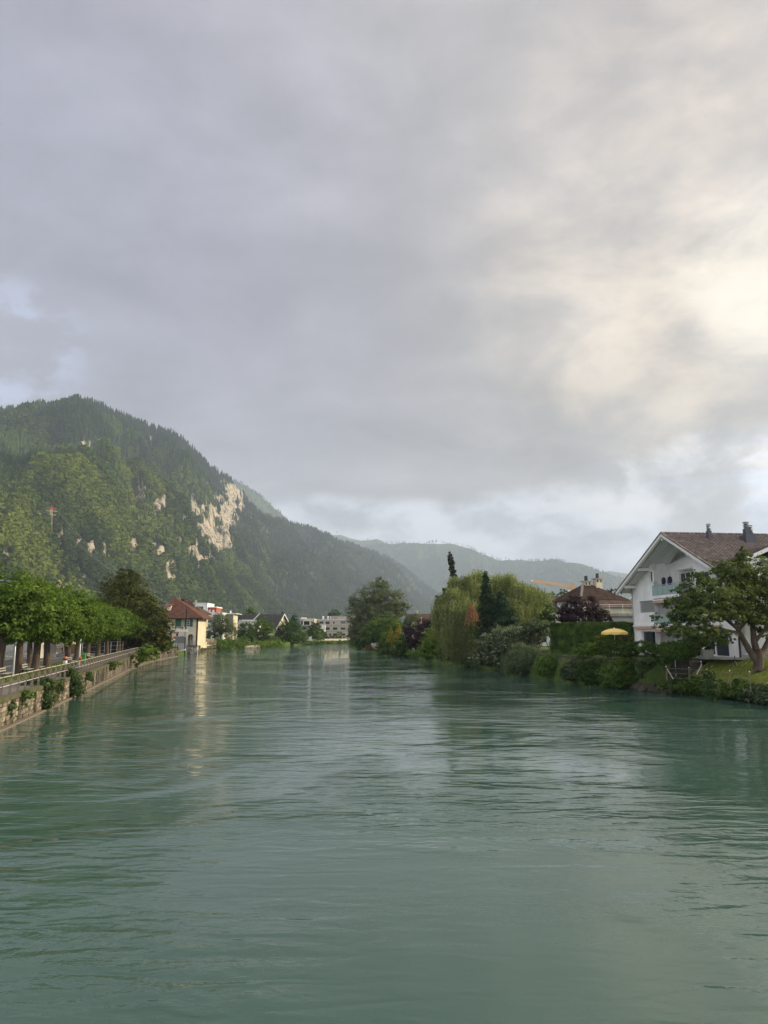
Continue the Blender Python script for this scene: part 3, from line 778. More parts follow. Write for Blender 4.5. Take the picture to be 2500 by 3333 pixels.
def gable_prism(root, o, d, L, z0, zr, m, t=0.28, name='gable'):
    o = Vector((*o, 0)); d = Vector((*d, 0)).normalized(); n = Vector((d.y, -d.x, 0))
    p = [o + Vector((0,0,z0)), o + d*L + Vector((0,0,z0)), o + d*(L/2) + Vector((0,0,zr))]; q = [v - n*t for v in p]
    mb = MB(); mb.face(p); mb.face(q[::-1]); mb.face([p[1], q[1], q[2], p[2]]); mb.face([p[2], q[2], q[0], p[0]]); mb.face([p[0], q[0], q[1], p[1]])
    return mb.build(name, m, root)
def railing(root, pts, h, m, step=1.2, bars=(), post=0.04, name='railing'):
    r = None
    tot = 0
    pts = [Vector(p) for p in pts]
    top = MB()
    for a, b in zip(pts, pts[1:]): top.bar(a + Vector((0,0,h)), b + Vector((0,0,h)), post, post)
    r = top.build(name, m, root)
    for q in bars:
        mb = MB()
        for a, b in zip(pts, pts[1:]): mb.bar(a + Vector((0,0,h*q)), b + Vector((0,0,h*q)), post*0.6, post*0.6)
        mb.build('rail', m, r)
    for a, b in zip(pts, pts[1:]):
        L = (b - a).length; n = max(1, round(L / step))
        for k in range(n + 1):
            p = a.lerp(b, k / n); MB().bar(p, p + Vector((0,0,h - post/2)), post, post).build('post', m, r)
    return r

# ------------------------------------------------------------------ left embankment
def along(line, s):
    for a, b in zip(line, line[1:]):
        L = math.dist(a, b)
        if s <= L or b == line[-1]:
            t = s / L; d = ((b[0]-a[0])/L, (b[1]-a[1])/L); return Vector((a[0]+(b[0]-a[0])*t, a[1]+(b[1]-a[1])*t, 0)), Vector((*d, 0))
        s -= L
LL = LB[1:]
def seglen(line): return sum(math.dist(a, b) for a, b in zip(line, line[1:]))
stone_m = mat('wall_stone', (0.30, 0.255, 0.20), 0.95, (0.055, 0.048, 0.036), 1.1, (1, 1, 0.30), bump=0.9, bs=9, obj=0.38, lo=0.38, hi=0.60, world=True)
mortar = mat('wall_mortar', (0.13, 0.105, 0.08), 1.0, (0.06, 0.05, 0.04), 1.0, bump=0.6, world=True)
coping_m = mat('wall_coping', (0.12, 0.10, 0.075), 1.0, (0.075, 0.085, 0.03), 1.1, bump=0.6, world=True)
def stone_mesh(k):
    g = random.Random(40 + k); mb = MB(); i = 0
    b = [(-.5, 0, -.5), (.5, 0, -.5), (.5, 0, .5), (-.5, 0, .5)]
    f = [(x * g.uniform(.78, .92), -1 + g.uniform(-.3, .25), z * g.uniform(.72, .9)) for x, _, z in b]
    mb.v = [(x, 0.3, z) for x, _, z in b] + f
    mb.f = [(4, 5, 6, 7), (0, 1, 5, 4), (1, 2, 6, 5), (2, 3, 7, 6), (3, 0, 4, 7)]
    return mb.mesh('stone', stone_m)
STONES = [stone_mesh(k) for k in range(6)]
def left_wall():
    root = empty('river_wall', (LL[1][0], LL[1][1], 0), 0, 'weathered stone embankment wall holding up the footpath on the left bank', 'wall'); ro = root.location
    mb = MB(); cp = MB(); lip = MB()
    for a, b in zip(LL, LL[1:]):
        a3, b3 = Vector((*a, 0)), Vector((*b, 0)); d = (b3 - a3).normalized(); n = Vector((d.y, -d.x, 0))
        # body
        q = [a3 + n*0.0, b3 + n*0.0, b3 - n*0.55, a3 - n*0.55]
        z0, z1 = Vector((0,0,-1.0)), Vector((0,0,LZ-0.2))
        mb.slab(*[v - ro + z1 for v in (q[3], q[0], q[1], q[2])], LZ + 0.8)
        c = [a3 + n*0.10, b3 + n*0.10, b3 - n*0.45, a3 - n*0.45]
        cp.slab(*[v - ro + Vector((0,0,LZ+0.025)) for v in (c[3], c[0], c[1], c[2])], 0.22)
        lp = [a3 + n*0.30, b3 + n*0.30, b3 - n*0.02, a3 - n*0.02]
        lip.slab(*[v - ro + Vector((0,0,0.07)) for v in (lp[3], lp[0], lp[1], lp[2])], 0.5)
    mb.build('core', mortar, root); cp.build('coping', coping_m, root); lip.build('footing', mat('footing', (0.20, 0.17, 0.135), 0.9), root)
    g = random.Random(3); n_st = 0; rest = MB()
    s0 = 28.0; s_end = seglen(LL)
    zr = [0.10, 0.33, 0.62, 0.84, 1.12, 1.33]
    cand = []
    for r in range(5):
        s = s0 + g.uniform(0, .3)
        while s < s_end:
            L = g.uniform(0.34, 0.72); cand.append((s, L, zr[r], zr[r+1])); s += L
    cand.sort()
    for s, L, za, zb in cand:
        p, d = along(LL, s + L/2); p2 = p - ro; ang = math.atan2(d.y, d.x)
        n = Vector((d.y, -d.x, 0))
        dep = g.uniform(0.04, 0.10)
        if n_st < 298:
            o = bpy.data.objects.new('stone', g.choice(STONES)); col.objects.link(o); o.parent = root
            o.location = p2 + Vector((0, 0, (za+zb)/2)); o.rotation_euler = (0, g.uniform(-.09, .09), ang); o.scale = (L*g.uniform(.86, 1.0), dep, (zb-za)*g.uniform(.82, 1.0)); o.location.z += g.uniform(-.03, .03)
            n_st += 1
        else:
            i = len(rest.v); e = n * dep; h = Vector((0,0,(zb-za)*0.46)); c = p2 + Vector((0,0,(za+zb)/2)); w = d * (L*0.48)
            rest.v += [tuple(v) for v in (c-w-h, c+w-h, c+w+h, c-w+h, c-w*.85-h*.8+e, c+w*.85-h*.8+e, c+w*.85+h*.8+e, c-w*.85+h*.8+e)]
            rest.f += [tuple(i+k for k in q) for q in ((4,5,6,7),(0,1,5,4),(1,2,6,5),(2,3,7,6),(3,0,4,7))]
    tag(rest.build('small_stones', stone_m, root), kind='stuff')
left_wall()

def bank_railing():
    base, _ = along(LL, 26)
    root = empty('railing', (base.x, base.y, LZ), 0, 'long weathered steel railing with two rails along the left bank wall', 'railing')
    n = 0; s = 26.5; pts = []
    while s < 118:
        p, d = along(LL, s); nn = Vector((d.y, -d.x, 0)); q = p - nn * 0.22 - base
        pts.append(Vector((q.x, q.y, 0)))
        ang = math.atan2(d.y, d.x)
        if n == 0: first = MB().box((0, 0, 0.50), (0.03, 0.13, 1.0)).mesh('post', steel_rust)
        o = bpy.data.objects.new('post', first); col.objects.link(o); o.parent = root; o.location = (q.x, q.y, 0.03); o.rotation_euler = (0, 0, ang + R(14))
        n += 1; s += 1.72
    for z in (1.0, 0.52):
        mb = MB(); mb.tube([p + Vector((0, 0, z)) for p in pts], 0.028, 6); mb.build('rail', mat('rail_metal', (0.60, 0.56, 0.52), 0.5, metal=0.4), root, True)
bank_railing()

# row of pollarded chestnuts
def chestnut(seed, label, base, crown_scale=1.0, lean=0.0, H=6.9, low=2.3):
    g = random.Random(seed); b = Vector(base); bl = []
    cz = (H + low) / 2; rz = (H - low) / 2
    for k in range(6):
        a = k * 1.05 + g.uniform(-.3, .3)
        bl.append([b.x + math.cos(a)*1.9*crown_scale, b.y + math.sin(a)*1.9*crown_scale, b.z + cz + g.uniform(-.25, .35), 1.75*crown_scale, 1.75*crown_scale, rz*g.uniform(.72, .9)])
    bl.append([b.x, b.y, b.z + cz + 0.45, 2.2*crown_scale, 2.2*crown_scale, rz])
    pts = [b + Vector((0,0,-0.15)), b + Vector((0.02,0,0.5)), b + Vector((lean*.5,0,1.6)), b + Vector((lean,0,3.0)), b + Vector((lean*1.1,0,4.2))]
    limbs = []
    for k in range(5):
        a = k * 1.26 + g.uniform(-.3, .3)
        limbs.append(([b + Vector((lean,0,2.6+0.15*k)), b + Vector((lean+math.cos(a)*.9, math.sin(a)*.9, 3.7)), b + Vector((lean+math.cos(a)*2.2, math.sin(a)*2.2, 4.7))], [0.17, 0.12, 0.05]))
    return plant('chestnut_tree', label, 'tree', base, bl, L_chest, 0.27, (pts, [0.46, 0.33, 0.29, 0.25, 0.16]), limbs, group='pollarded trees along the left riverside road',
                 crown_kw=dict(seed=seed, cov=4.6, clump=0.20, hang=0.5, up=0.7, per=22, shell=0.7, lump=0.35))
spots = [
 ((-6, 2206), 0, 1.10, 'pollarded tree cut by the left picture edge, with a pale scarred trunk'),
 ((61, 2197), 1, 1.06, 'thick trunked pollarded tree just right of the first lamp post'),
 ((112, 2190), 2, 0.88, 'pollarded tree with ivy creeping up its trunk, third from the left'),
 ((152, 2180), 0, 1.0, 'pollarded tree with reddish bark patch left of the litter bin'),
 ((219, 2160), 1, 0.98, 'pollarded tree with slim straight trunk just right of the litter bin'),
 ((247, 2152), 2, 0.92, 'slim pollarded tree directly left of the second lamp post'),
 ((283, 2147), 0, 1.0, 'pollarded tree just right of the green dog waste bin'),
 ((318, 2138), 1, 1.0, 'pollarded tree between the green bin and the dark timber shed'),
 ((347, 2134), 2, 0.96, 'pollarded tree in front of the middle of the dark timber shed'),
 ((386, 2127), 0, 0.92, 'last pollarded tree of the row, beside the dark yew'),
 ((96, 2166), 1, 0.9, 'pollarded tree of the back row across the road, behind the ivy trunk'),
]
protos = []
for k, ((x, y), var, s, lab) in enumerate(spots):
    g0 = G(x, y, LZ)
    if len(protos) < 3:
        t_ = chestnut(60 + k, lab, g0, s if k else 1.12, 0.15 * (-1) ** k, 7.4 if k == 0 else 7.1, 2.35); protos.append(t_)
    else:
        t_ = copy_tree(protos[var]); t_.location = g0; t_.rotation_euler = (0, 0, 1.3 * k); t_.scale = (s, s, s * 0.95); t_['label'] = lab

# lamp posts
def street_lamp(px, py, top_py, label, arm):
    b = G(px, py, LZ); h = P(px, top_py, b.y).z - LZ
    r = empty('street_lamp', b, 0, label, 'lamp post', 'street lamps on the left bank')
    MB().tube([(0,0,0), (0,0,h)], [0.10, 0.055], 8).build('pole', metal_grey, r, True)
    MB().tube([(0.04,0,h-0.03), (-arm,0.15,h+0.12)], 0.035, 6).build('arm', metal_grey, r, True)
    MB().box((-arm-0.3,0.15,h+0.10), (0.75,0.24,0.10)).build('lamp_head', metal_grey, r)
    MB().box((0,0,0.02), (0.34,0.34,0.05)).build('base_plate', metal_grey, r)
street_lamp(41, 2206, 1893, 'tall grey lamp post with side arm at the far left, beside the thick trunk', 1.3)
street_lamp(257, 2166, 1958, 'grey lamp post beside the red and white hydrant post', 2.9)

# benches
def bench():
    r = empty('bench', (0,0,0), 0, None, 'bench', 'white benches facing the river on the left bank')
    for k in range(3): MB().box((0, -0.12 + 0.14*k, 0.44), (1.8, 0.11, 0.035)).build('seat_board', concrete, r)
    for k in range(2): MB().box((0, 0.30 + 0.02*k, 0.62 + 0.17*k), (1.8, 0.035, 0.09)).build('back_board', concrete, r)
    for sx in (-0.7, 0.7):
        mb = MB(); mb.bar((sx, -0.15, 0), (sx, -0.15, 0.42), 0.05); mb.bar((sx, 0.25, 0), (sx, 0.36, 0.88), 0.05); mb.bar((sx, -0.15, 0.40), (sx, 0.28, 0.40), 0.05); mb.build('leg', metal_dark, r)
    return r
bp = bench()
for k, (x, y, lab) in enumerate([(20, 2212, 'white slatted bench at the foot of the first lamp post'), (92, 2196, 'white slatted bench between the thick trunk and the ivy clad trunk'), (130, 2188, 'white slatted bench behind the railing, beside the ivy clad trunk'), (236, 2166, 'white slatted bench between the litter bin and the hydrant post'), (296, 2150, 'white slatted bench right of the green dog waste bin')]):
    o = bp if k == 0 else copy_tree(bp); o.location = G(x, y, LZ); o['label'] = lab
    o.rotation_euler = (0, 0, R(103 if k < 3 else 101))

def litter_bin():
    b = G(211, 2174, LZ); r = empty('litter_bin', b, 0, 'white litter bin with black band and orange lid behind the railing', 'bin')
    MB().lathe((0,0,0), [(0.10,0.0),(0.10,0.28)], 10).build('foot', metal_dark, r, True)
    MB().lathe((0,0,0.28), [(0.15,0),(0.21,0.42)], 12).build('bucket', frame_white, r, True)
    MB().lathe((0,0,0.70), [(0.24,0),(0.24,0.14)], 12).build('band', frame_dark, r, True)
    MB().lathe((0,0,0.84), [(0.19,0),(0.20,0.12),(0.12,0.20),(0.03,0.22)], 12).build('lid', mat('orange_plastic', (0.62, 0.24, 0.10), 0.6), r, True)
litter_bin()
def dog_bin():
    b = G(271, 2160, LZ); gm = mat('green_plastic', (0.06, 0.33, 0.035), 0.5); r = empty('dog_waste_bin', b, R(8), 'bright green dog waste bin with hooded top beside the road', 'bin')
    MB().box((0,0,0.52), (0.40,0.32,0.80)).build('box', gm, r); MB().box((0,-0.02,1.03), (0.46,0.38,0.20)).build('hood', gm, r)
    MB().box((0,0.0,0.06), (0.10,0.10,0.12)).build('leg', metal_dark, r); MB().box((0,-0.218,1.0), (0.34,0.012,0.07)).build('slot', mat('pale_green', (0.35,0.6,0.25), 0.6), r)
dog_bin()
def hydrant():
    b = G(260, 2171, LZ); r = empty('hydrant', b, 0, 'red and white hydrant post beside the second lamp post', 'hydrant')
    MB().lathe((0,0,0), [(0.09,0),(0.09,0.5)], 10).build('white_shaft', frame_white, r, True)
    rm = mat('red_paint', (0.55, 0.06, 0.04), 0.5)
    MB().lathe((0,0,0.5), [(0.11,0),(0.12,0.30),(0.13,0.33),(0.10,0.42),(0.03,0.47)], 12).build('red_head', rm, r, True)
    MB().tube([(-0.18,0,0.68),(0.18,0,0.68)], 0.05, 8).build('outlet', rm, r, True)
hydrant()

# pedestrian in a long dark red coat
def skin_body(name, verts, edges, rad, m, parent, root=0):
    me = bpy.data.meshes.new(name); me.from_pydata(verts, edges, []); o = link(name, me, m, parent)
    s = o.modifiers.new('skin', 'SKIN'); me.materials.clear(); me.materials.append(m)
    for v, q in zip(me.skin_vertices[0].data, rad): v.radius = q if isinstance(q, tuple) else (q, q)
    me.skin_vertices[0].data[root].use_root = True
    su = o.modifiers.new('sub', 'SUBSURF'); su.levels = 1; su.render_levels = 1; s.use_smooth_shade = True
    return o
def person():
    b = G(213, 2129, 1.45); r = empty('person', b, R(20), 'person in a long dark red coat walking past the stone garden wall', 'person'); r.scale = (0.93, 0.93, 0.93)
    V = [(0,0,.93),(0,0,1.15),(0,0,1.36),(0,0,1.46),(0,-.01,1.60),(0,0,1.68),(.10,0,.88),(.11,.05,.48),(.11,.12,.08),(.11,0.0,.04),(-.10,0,.88),(-.11,-.08,.50),(-.12,-.14,.08),(-.12,-.26,.04),(.19,0,1.36),(.23,.08,1.10),(.22,.0,.86),(.22,-.06,.78),(-.19,0,1.36),(-.23,-.06,1.10),(-.22,-.16,.88),(-.22,-.22,.81)]
    E = [(0,1),(1,2),(2,3),(3,4),(4,5),(0,6),(6,7),(7,8),(8,9),(0,10),(10,11),(11,12),(12,13),(2,14),(14,15),(15,16),(16,17),(2,18),(18,19),(19,20),(20,21)]
    Rd = [(.15,.11),(.14,.10),(.15,.10),.05,(.078,.09),.07,.085,.06,.045,.04,.085,.06,.045,.04,.06,.045,.032,.035,.06,.045,.032,.035]
    skin_body('body', V, E, Rd, mat('skin', (0.38, 0.22, 0.15), 0.7), r)
    cm = mat('dark_red_coat', (0.075, 0.012, 0.020), 0.85)
    MB().lathe((0,0,0.30), [(0.27,0),(0.235,0.35),(0.195,0.72),(0.215,0.98),(0.205,1.08),(0.10,1.17)], 14).build('coat', cm, r, True)
    for sx, pts in ((1, [(.20,0,1.36),(.24,.08,1.10),(.225,.0,.87)]), (-1, [(-.20,0,1.36),(-.24,-.06,1.10),(-.225,-.16,.89)])): MB().tube(pts, [.085,.065,.05], 8).build('sleeve', cm, r, True)
    MB().lathe((0,0.02,1.56), [(0.085,0),(0.105,0.06),(0.10,0.14),(0.05,0.19)], 12).build('hair', mat('brown_hair', (0.05, 0.025, 0.015), 0.8), r, True)
    for V_ in ((.11,0.02),(-.12,-.2)): MB().box((V_[0], V_[1], 0.035), (.09,.25,.07)).build('shoe', mat('pale_shoe', (0.45,0.42,0.4), 0.8), r)
person()

# garden wall, gate and beige house behind the trees
def stone_garden_wall():
    f = Frame(150, 128, 1.40, 4); x1 = f.u(207); r = f.root('garden_wall', 'low pale block wall along the street behind the pollarded trees', 'wall')
    MB().box((x1/2, 0.25, 0.45), (x1 - 0.02, 0.34, 0.98)).build('core', mortar, r)
    g = random.Random(9); bm_ = mat('pale_block', (0.42, 0.34, 0.24), 0.95, (0.30, 0.24, 0.17), 1.5, bump=0.4, obj=0.2); me = MB().box((0,0,0), (1,1,1)).mesh('block', bm_)
    for k in range(4):
        x = 0.0
        while x < x1 - 0.2:
            L = min(g.uniform(0.5, 0.9), x1 - x); o = bpy.data.objects.new('block', me); col.objects.link(o); o.parent = r
            o.location = (x + L/2, 0.05, 0.14 + 0.26*k); o.scale = (L - 0.03, 0.14 + g.uniform(0, .04), 0.235); x += L
    MB().box((x1/2, 0.2, 1.12), (x1 + 0.1, 0.5, 0.10)).build('coping', bm_, r)
stone_garden_wall()
def beige_house():
    f = Frame(160, 134, 1.40, 3); r = f.root('beige_house', 'beige house half hidden behind the pollarded trees, above the block wall', 'house')
    W = f.u(238); hs = [f.box(184, 2096, 190, 2108), f.box(196, 2096, 204, 2108), f.box(212, 2088, 218, 2122)]
    wall(r, (0, 0), (1, 0), W, -0.1, 5.0, mat('beige_warm', (0.52, 0.41, 0.27), 0.9, (0.46, 0.36, 0.24), 0.7), hs)
    for h in hs: window(r, (0, 0), (1, 0), h, frame_white)
    m_ = MATS['beige_warm']
    wall(r, (W, 0), (0, 1), 8, -0.1, 5.0, m_); wall(r, (0, 8), (0, -1), 8, -0.1, 5.0, m_); wall(r, (W, 8), (-1, 0), W, -0.1, 5.0, m_)
    hip_roof(r, -0.5, W + 0.5, -0.5, 8.5, 5.0, 7.0, tile_old, (2.0, W - 2.0), 10)
beige_house()
def street_gate():
    f = Frame(230, 122, 1.42, 2); r = f.root('street_gate', 'brown timber board gate beside a stone pillar across the road', 'gate')
    W = f.u(249); n = 9
    for k in range(n): MB().box((W*(k+.5)/n, 0, 0.78 + 0.02*(k % 2)), (W/n - 0.015, 0.035, 1.50)).build('board', wood_brown, r)
    for z in (0.35, 1.25): MB().box((W/2, 0.04, z), (W, 0.04, 0.10)).build('crossbar', wood_dark, r)
    f2 = Frame(225, 122.3, 1.42); r2 = f2.root('gate_pillar', 'pale stone gate pillar left of the brown board gate', 'pillar')
    for k in range(6): MB().box((0.16, 0.2, 0.13 + 0.26*k), (0.42 + 0.03*(k % 2), 0.42, 0.245)).build('block', MATS['pale_block'], r2)
    MB().box((0.16, 0.2, 1.63), (0.54, 0.54, 0.10)).build('cap', concrete, r2)
street_gate()
def pale_annexe():
    f = Frame(-40, 96, 1.40, 0); r = f.root('low_pale_building', 'low pale grey building with small windows seen between trunks at far left', 'building')
    W = f.u(120); hs = [f.box(16, 2120, 26, 2136), f.box(30, 2118, 40, 2138), f.box(80, 2118, 92, 2128)]
    wall(r, (0, 0), (1, 0), W, -0.1, 3.3, mat('pale_grey_siding', (0.48, 0.45, 0.41), 0.9, (0.40, 0.37, 0.34), 0.8), hs)
    for h in hs: window(r, (0, 0), (1, 0), h, frame_white)
    wall(r, (W, 0), (0, 1), 6, -0.1, 3.3, MATS['pale_grey_siding']); wall(r, (0, 6), (0, -1), 6, -0.1, 3.3, MATS['pale_grey_siding'])
    for k in range(8): MB().box((W/2, -0.035, 0.35 + 0.36*k - 0.10), (W - 0.02, 0.02, 0.03)).build('siding_joint', grey_wall, r)
    MB().box((W/2, 3, 3.42), (W + 0.6, 6.6, 0.22)).build('roof', roof_dark, r)
pale_annexe()
def timber_shed():
    f = Frame(262, 122, 1.42, 4); W = f.u(420); r = f.root('timber_shed', 'long dark timber shed behind the pollarded trees and wire fence', 'shed')
    n = 34; me = MB().box((0, 0, 1.55), (W/n - 0.03, 0.04, 3.1)).mesh('board', mat('black_timber', (0.022, 0.020, 0.018), 0.9, (0.04, 0.035, 0.03), 2, (1,1,.2), obj=0.25))
    for k in range(n):
        o = bpy.data.objects.new('board', me); col.objects.link(o); o.parent = r; o.location = (W*(k+.5)/n, -0.03*(k % 2), 0)
    MB().box((W/2, 2.6, 1.5), (W, 5.0, 3.0)).build('core', frame_dark, r); MB().box((W/2, 2.4, 3.2), (W + .6, 5.8, 0.16)).build('roof', roof_dark, r)
timber_shed()
def wire_fence():
    a = G(266, 2141, LZ); b = G(449, 2121, LZ); r = empty('wire_fence', a, 0, 'thin grey wire fence with slim posts in front of the dark shed', 'fence'); d = b - a
    n = 9
    for k in range(n + 1): MB().tube([d*(k/n), d*(k/n) + Vector((0,0,1.9))], 0.03, 6).build('post', metal_grey, r)
    for z in (0.1, 0.7, 1.3, 1.88): MB().tube([Vector((0,0,z)), d + Vector((0,0,z))], 0.012, 4).build('wire', metal_grey, r)
    MB().box((d.x - 0.9, d.y - 0.3, 1.3), (0.5, 0.03, 0.2)).build('sign_plate', frame_white, r)
wire_fence()
# ------------------------------------------------------------------ haze
def build_haze():
    m = bpy.data.materials.new('haze'); m.use_nodes = True; t = NT(m.node_tree); t.n.clear()
    o = t.new('ShaderNodeOutputMaterial'); v = t.new('ShaderNodeVolumePrincipled')
    v.inputs['Density'].default_value = 0.000092; v.inputs['Anisotropy'].default_value = 0.0
    v.inputs['Color'].default_value = (0.68, 0.80, 1.0, 1)
    t.link(v.outputs[0], o.inputs['Volume'])
    top = HMAX + 45
    MB_ = MB().box((0, 6300, (top - 3) / 2), (24000, 13800, top + 3)); ob = MB_.build('haze', m); tag(ob, kind='stuff')
    ob['label'] = 'thin rainy evening haze filling the valley'
build_haze()

# ------------------------------------------------------------------ yew and riverside shrubs at the end of the railing
def PB(spec, Y, **k): return [px_blob(*q[:4], Y, dy=(q[4] if len(q) > 4 else 0.0)) for q in spec]
def gbase(px, py, z=1.4): return G(px, py, z)
def trunkpath(base, top, r0, r1, n=4, bend=0.3, seed=0):
    g = random.Random(seed); a, b = Vector(base), Vector(top); pts = []; rad = []
    for k in range(n + 1):
        t = k / n; p = a.lerp(b, t); 
        if 0 < k < n: p += Vector((g.uniform(-bend, bend), g.uniform(-bend, bend), 0))
        pts.append(p); rad.append(r0 + (r1 - r0) * t)
    return pts, rad
Yy = 128
yb = Vector((P(420, 2057, Yy).x, Yy, 1.45))
plant('yew_tree', 'big dark olive green yew with ragged top behind the end of the railing', 'tree', yb,
      PB([(405,1915,62,62),(400,1960,85,80,-3),(330,1990,62,50,1),(295,2005,42,34,2),(455,1985,62,70,-2),(500,2020,50,60,-3),(525,2055,38,55,-4),(460,2065,70,50,-4),(385,2040,90,50,0),(415,1885,36,34),(522,2080,36,34,-5),(495,2090,40,28,-6)], Yy),
      L_yew, 0.42, trunkpath(yb, yb + Vector((0, 0, 7)), 0.5, 0.2), crown_kw=dict(seed=21, cov=7, clump=0.17, up=1.1, aspect=0.36, per=30, lump=0.35, shell=0.5, n=46000))
def shrub(label, px, pyb, spec, Y, m, size, cat='shrub', name='shrub', z=None, trunk=True, group=None, **kw):
    zb = z if z is not None else P(px, pyb, Y).z
    base = Vector((P(px, 2057, Y).x, Y, zb))
    top = max(P(q[0], q[1], Y).z for q in spec)
    ck = dict(seed=int(px) % 97 + int(pyb) % 13, cov=5.2, clump=0.2, per=22, lump=0.5); ck.update(kw)
    ck['zmin'] = -1.2 if z is None else (0.02 - zb if zb < 1.4 else -0.1)
    if z is None: ck['zmin'] = max(-1.2, 0.0 - zb)
    H = top - zb
    lim = []
    if trunk:
        for k in range(3):
            g = random.Random(int(px) + k); lim.append(([base + Vector((0, 0, -0.1)), base + Vector((g.uniform(-.25, .25) * H, g.uniform(-.1, .1), H * 0.45)), base + Vector((g.uniform(-.4, .4) * H, 0, H * 0.8))], [0.03 * H ** 0.5, 0.02 * H ** 0.5, 0.01]))
    return plant(name, label, cat, base, PB(spec, Y), m, size, None, lim, group=group, crown='foliage', crown_kw=ck)
def tree(label, px, pyb, spec, Y, m, size, zb=1.4, r=0.25, cat='tree', name='tree', group=None, top=None, bm=None, **kw):
    base = Vector((P(px, 2057, Y).x, Y, zb)); tz = P(spec[0][0], top if top else spec[0][1], Y)
    ck = dict(seed=int(px) % 89 + 3, cov=5.2, clump=0.18, per=24, lump=0.5); ck.update(kw)
    g = random.Random(int(px)); H = tz.z - zb; lim = []
    for k in range(5):
        a = k * 1.26 + g.uniform(-.3, .3); q = spec[k % len(spec)]; e = P(q[0] + g.uniform(-.4, .4) * q[2], q[1] - 0.2 * q[3], Y)
        s = base + (tz - base) * g.uniform(.3, .55); lim.append(([s, s.lerp(e, .5) + Vector((0, g.uniform(-1, 1), 0.1 * H)), e], [r * .5, r * .3, r * .1]))
    return plant(name, label, cat, base, PB(spec, Y), m, size, trunkpath(base - Vector((0, 0, .2)), tz, r, r * .35, seed=int(px)), lim, bm, group, crown_kw=ck)

shrub('bright leafy shrub spilling over the end of the left river wall', 478, 2140, [(470,2125,26,26),(490,2130,24,26),(450,2145,22,20),(478,2112,18,16)], 103, L_bright, 0.26, z=1.2, per=18, hang=0.3)
shrub('small green bush beside the yew, hanging over the river wall', 530, 2125, [(528,2098,28,22),(546,2090,18,18),(540,2115,14,14)], 128, L_mid, 0.26, z=1.3)
# ivy clumps hanging over the wall
def ivy(label, px, Y, spec, seed, m=L_ivy, name='ivy'):
    c = P(px, 2057, Y); base = Vector((c.x, Y, LZ))
    bl = PB(spec, Y); 
    for b in bl: b[3] *= 1.5; b[4] = 0.55
    root = empty(name, base, 0, label, 'ivy')
    bl = [[b[0]-base.x, b[1]-base.y, b[2]-base.z, *b[3:]] for b in bl]
    link('leaves', crown_mesh('ivy_leaves', bl, m, 0.16, seed=seed, cov=6, clump=0.3, per=20, up=0.1, hang=0.8, zmin=-LZ+0.02, lump=0.4), None, root)
    MB().tube([(0,0,0.05),(0.1,-0.25,-0.5),(0.0,-0.3,-1.2)], [0.05,0.04,0.02], 5).build('stem', bark, root)
    return root
ivy('dark ivy clump hanging down the wall left, below the second lamp post gap', 128, 48.5, [(125,2235,30,34),(138,2270,26,36),(150,2232,20,24),(112,2246,16,22),(135,2300,20,20)], 5)
ivy('dark ivy bush over the wall below the litter bin', 235, 57.5, [(232,2205,26,26),(240,2235,24,28),(222,2195,16,16),(245,2258,16,18)], 6)
ivy('small mossy ivy tuft high on the wall near the picture edge', 48, 43.0, [(45,2278,14,12),(60,2290,10,16),(92,2262,12,16)], 7, L_mid)

ivy('ragged brown green creeper low on the wall between the two large ivy clumps', 185, 52.5, [(182,2240,14,14),(196,2222,12,10),(178,2262,8,12)], 11)
ivy('small creeper patch on the wall right of the ivy bush below the bin', 285, 64, [(283,2195,12,9),(292,2206,8,10)], 12)
ivy('moss and weed tuft far along the left wall before the bright shrub', 360, 80, [(352,2166,16,8),(372,2160,14,7),(362,2176,8,8)], 13, L_mid)
ivy('hanging weeds on the wall close to the left picture edge', 12, 40.3, [(8,2305,16,12),(20,2325,10,16),(34,2300,14,10)], 14)
# ------------------------------------------------------------------ lock gate, sign and lock house
def lock_gate():
    f = Frame(560, 158, 0.0, 0); r = f.root('lock_gate', 'grey metal lock gate hanging from a tall post beside the half-timbered house', 'gate')
    a = f.box(566, 2071, 606, 2093); b = f.box(580, 2093, 606, 2122)
    MB().box(((a[0]+a[1])/2, 0, (a[2]+a[3])/2), (a[1]-a[0], 0.12, a[3]-a[2])).build('dark_panel', mat('panel_dark_grey', (0.17, 0.175, 0.18), 0.6), r)
    MB().box(((b[0]+b[1])/2, 0.06, (b[2]+b[3])/2), (b[1]-b[0], 0.10, b[3]-b[2])).build('pale_panel', mat('panel_light_grey', (0.42, 0.42, 0.40), 0.6, (0.36, 0.36, 0.34), 1.0), r)
    mb = MB(); h = f.hit(608, 1984); mb.tube([(h[0], -0.1, -1), (h[0], -0.1, h[1])], [0.16, 0.11], 8); mb.build('tall_post', metal_dark, r, True)
    x, z = f.hit(558, 2052); MB().tube([(x, -0.1, 1.0), (x, -0.1, z)], 0.15, 8).build('short_post', metal_dark, r, True)
    c = f.box(563, 2048, 611, 2056)
    for k in range(2):
        L = (c[1]-c[0])/2; MB().box((c[0] + L*(k+.5), -0.25, (c[2]+c[3])/2 - 0.03*k), (L-0.06, 0.22, 0.48)).build('crossbeam', frame_white, r)
    x, z = f.hit(604, 2064); MB().box((x, 0, z), (0.35, 0.5, 1.3)).build('counterweight', metal_grey, r)
    s0 = f.hit(576, 2121); s1 = f.hit(606, 2114); MB().bar((s0[0], -0.5, s0[1]), (s1[0], -0.5, s1[1]), 0.35, 0.28).build('sill_beam', frame_white, r)
    for k in range(4):
        x = f.hit(563 + 6*k, 2100)[0]; z0 = f.z(563+6*k, 2112); z1 = f.z(563+6*k, 2093)
        MB().box((x, -0.6, (z0+z1)/2), (0.14, 0.14, z1-z0)).build('guard_post', wood_dark, r)
lock_gate()
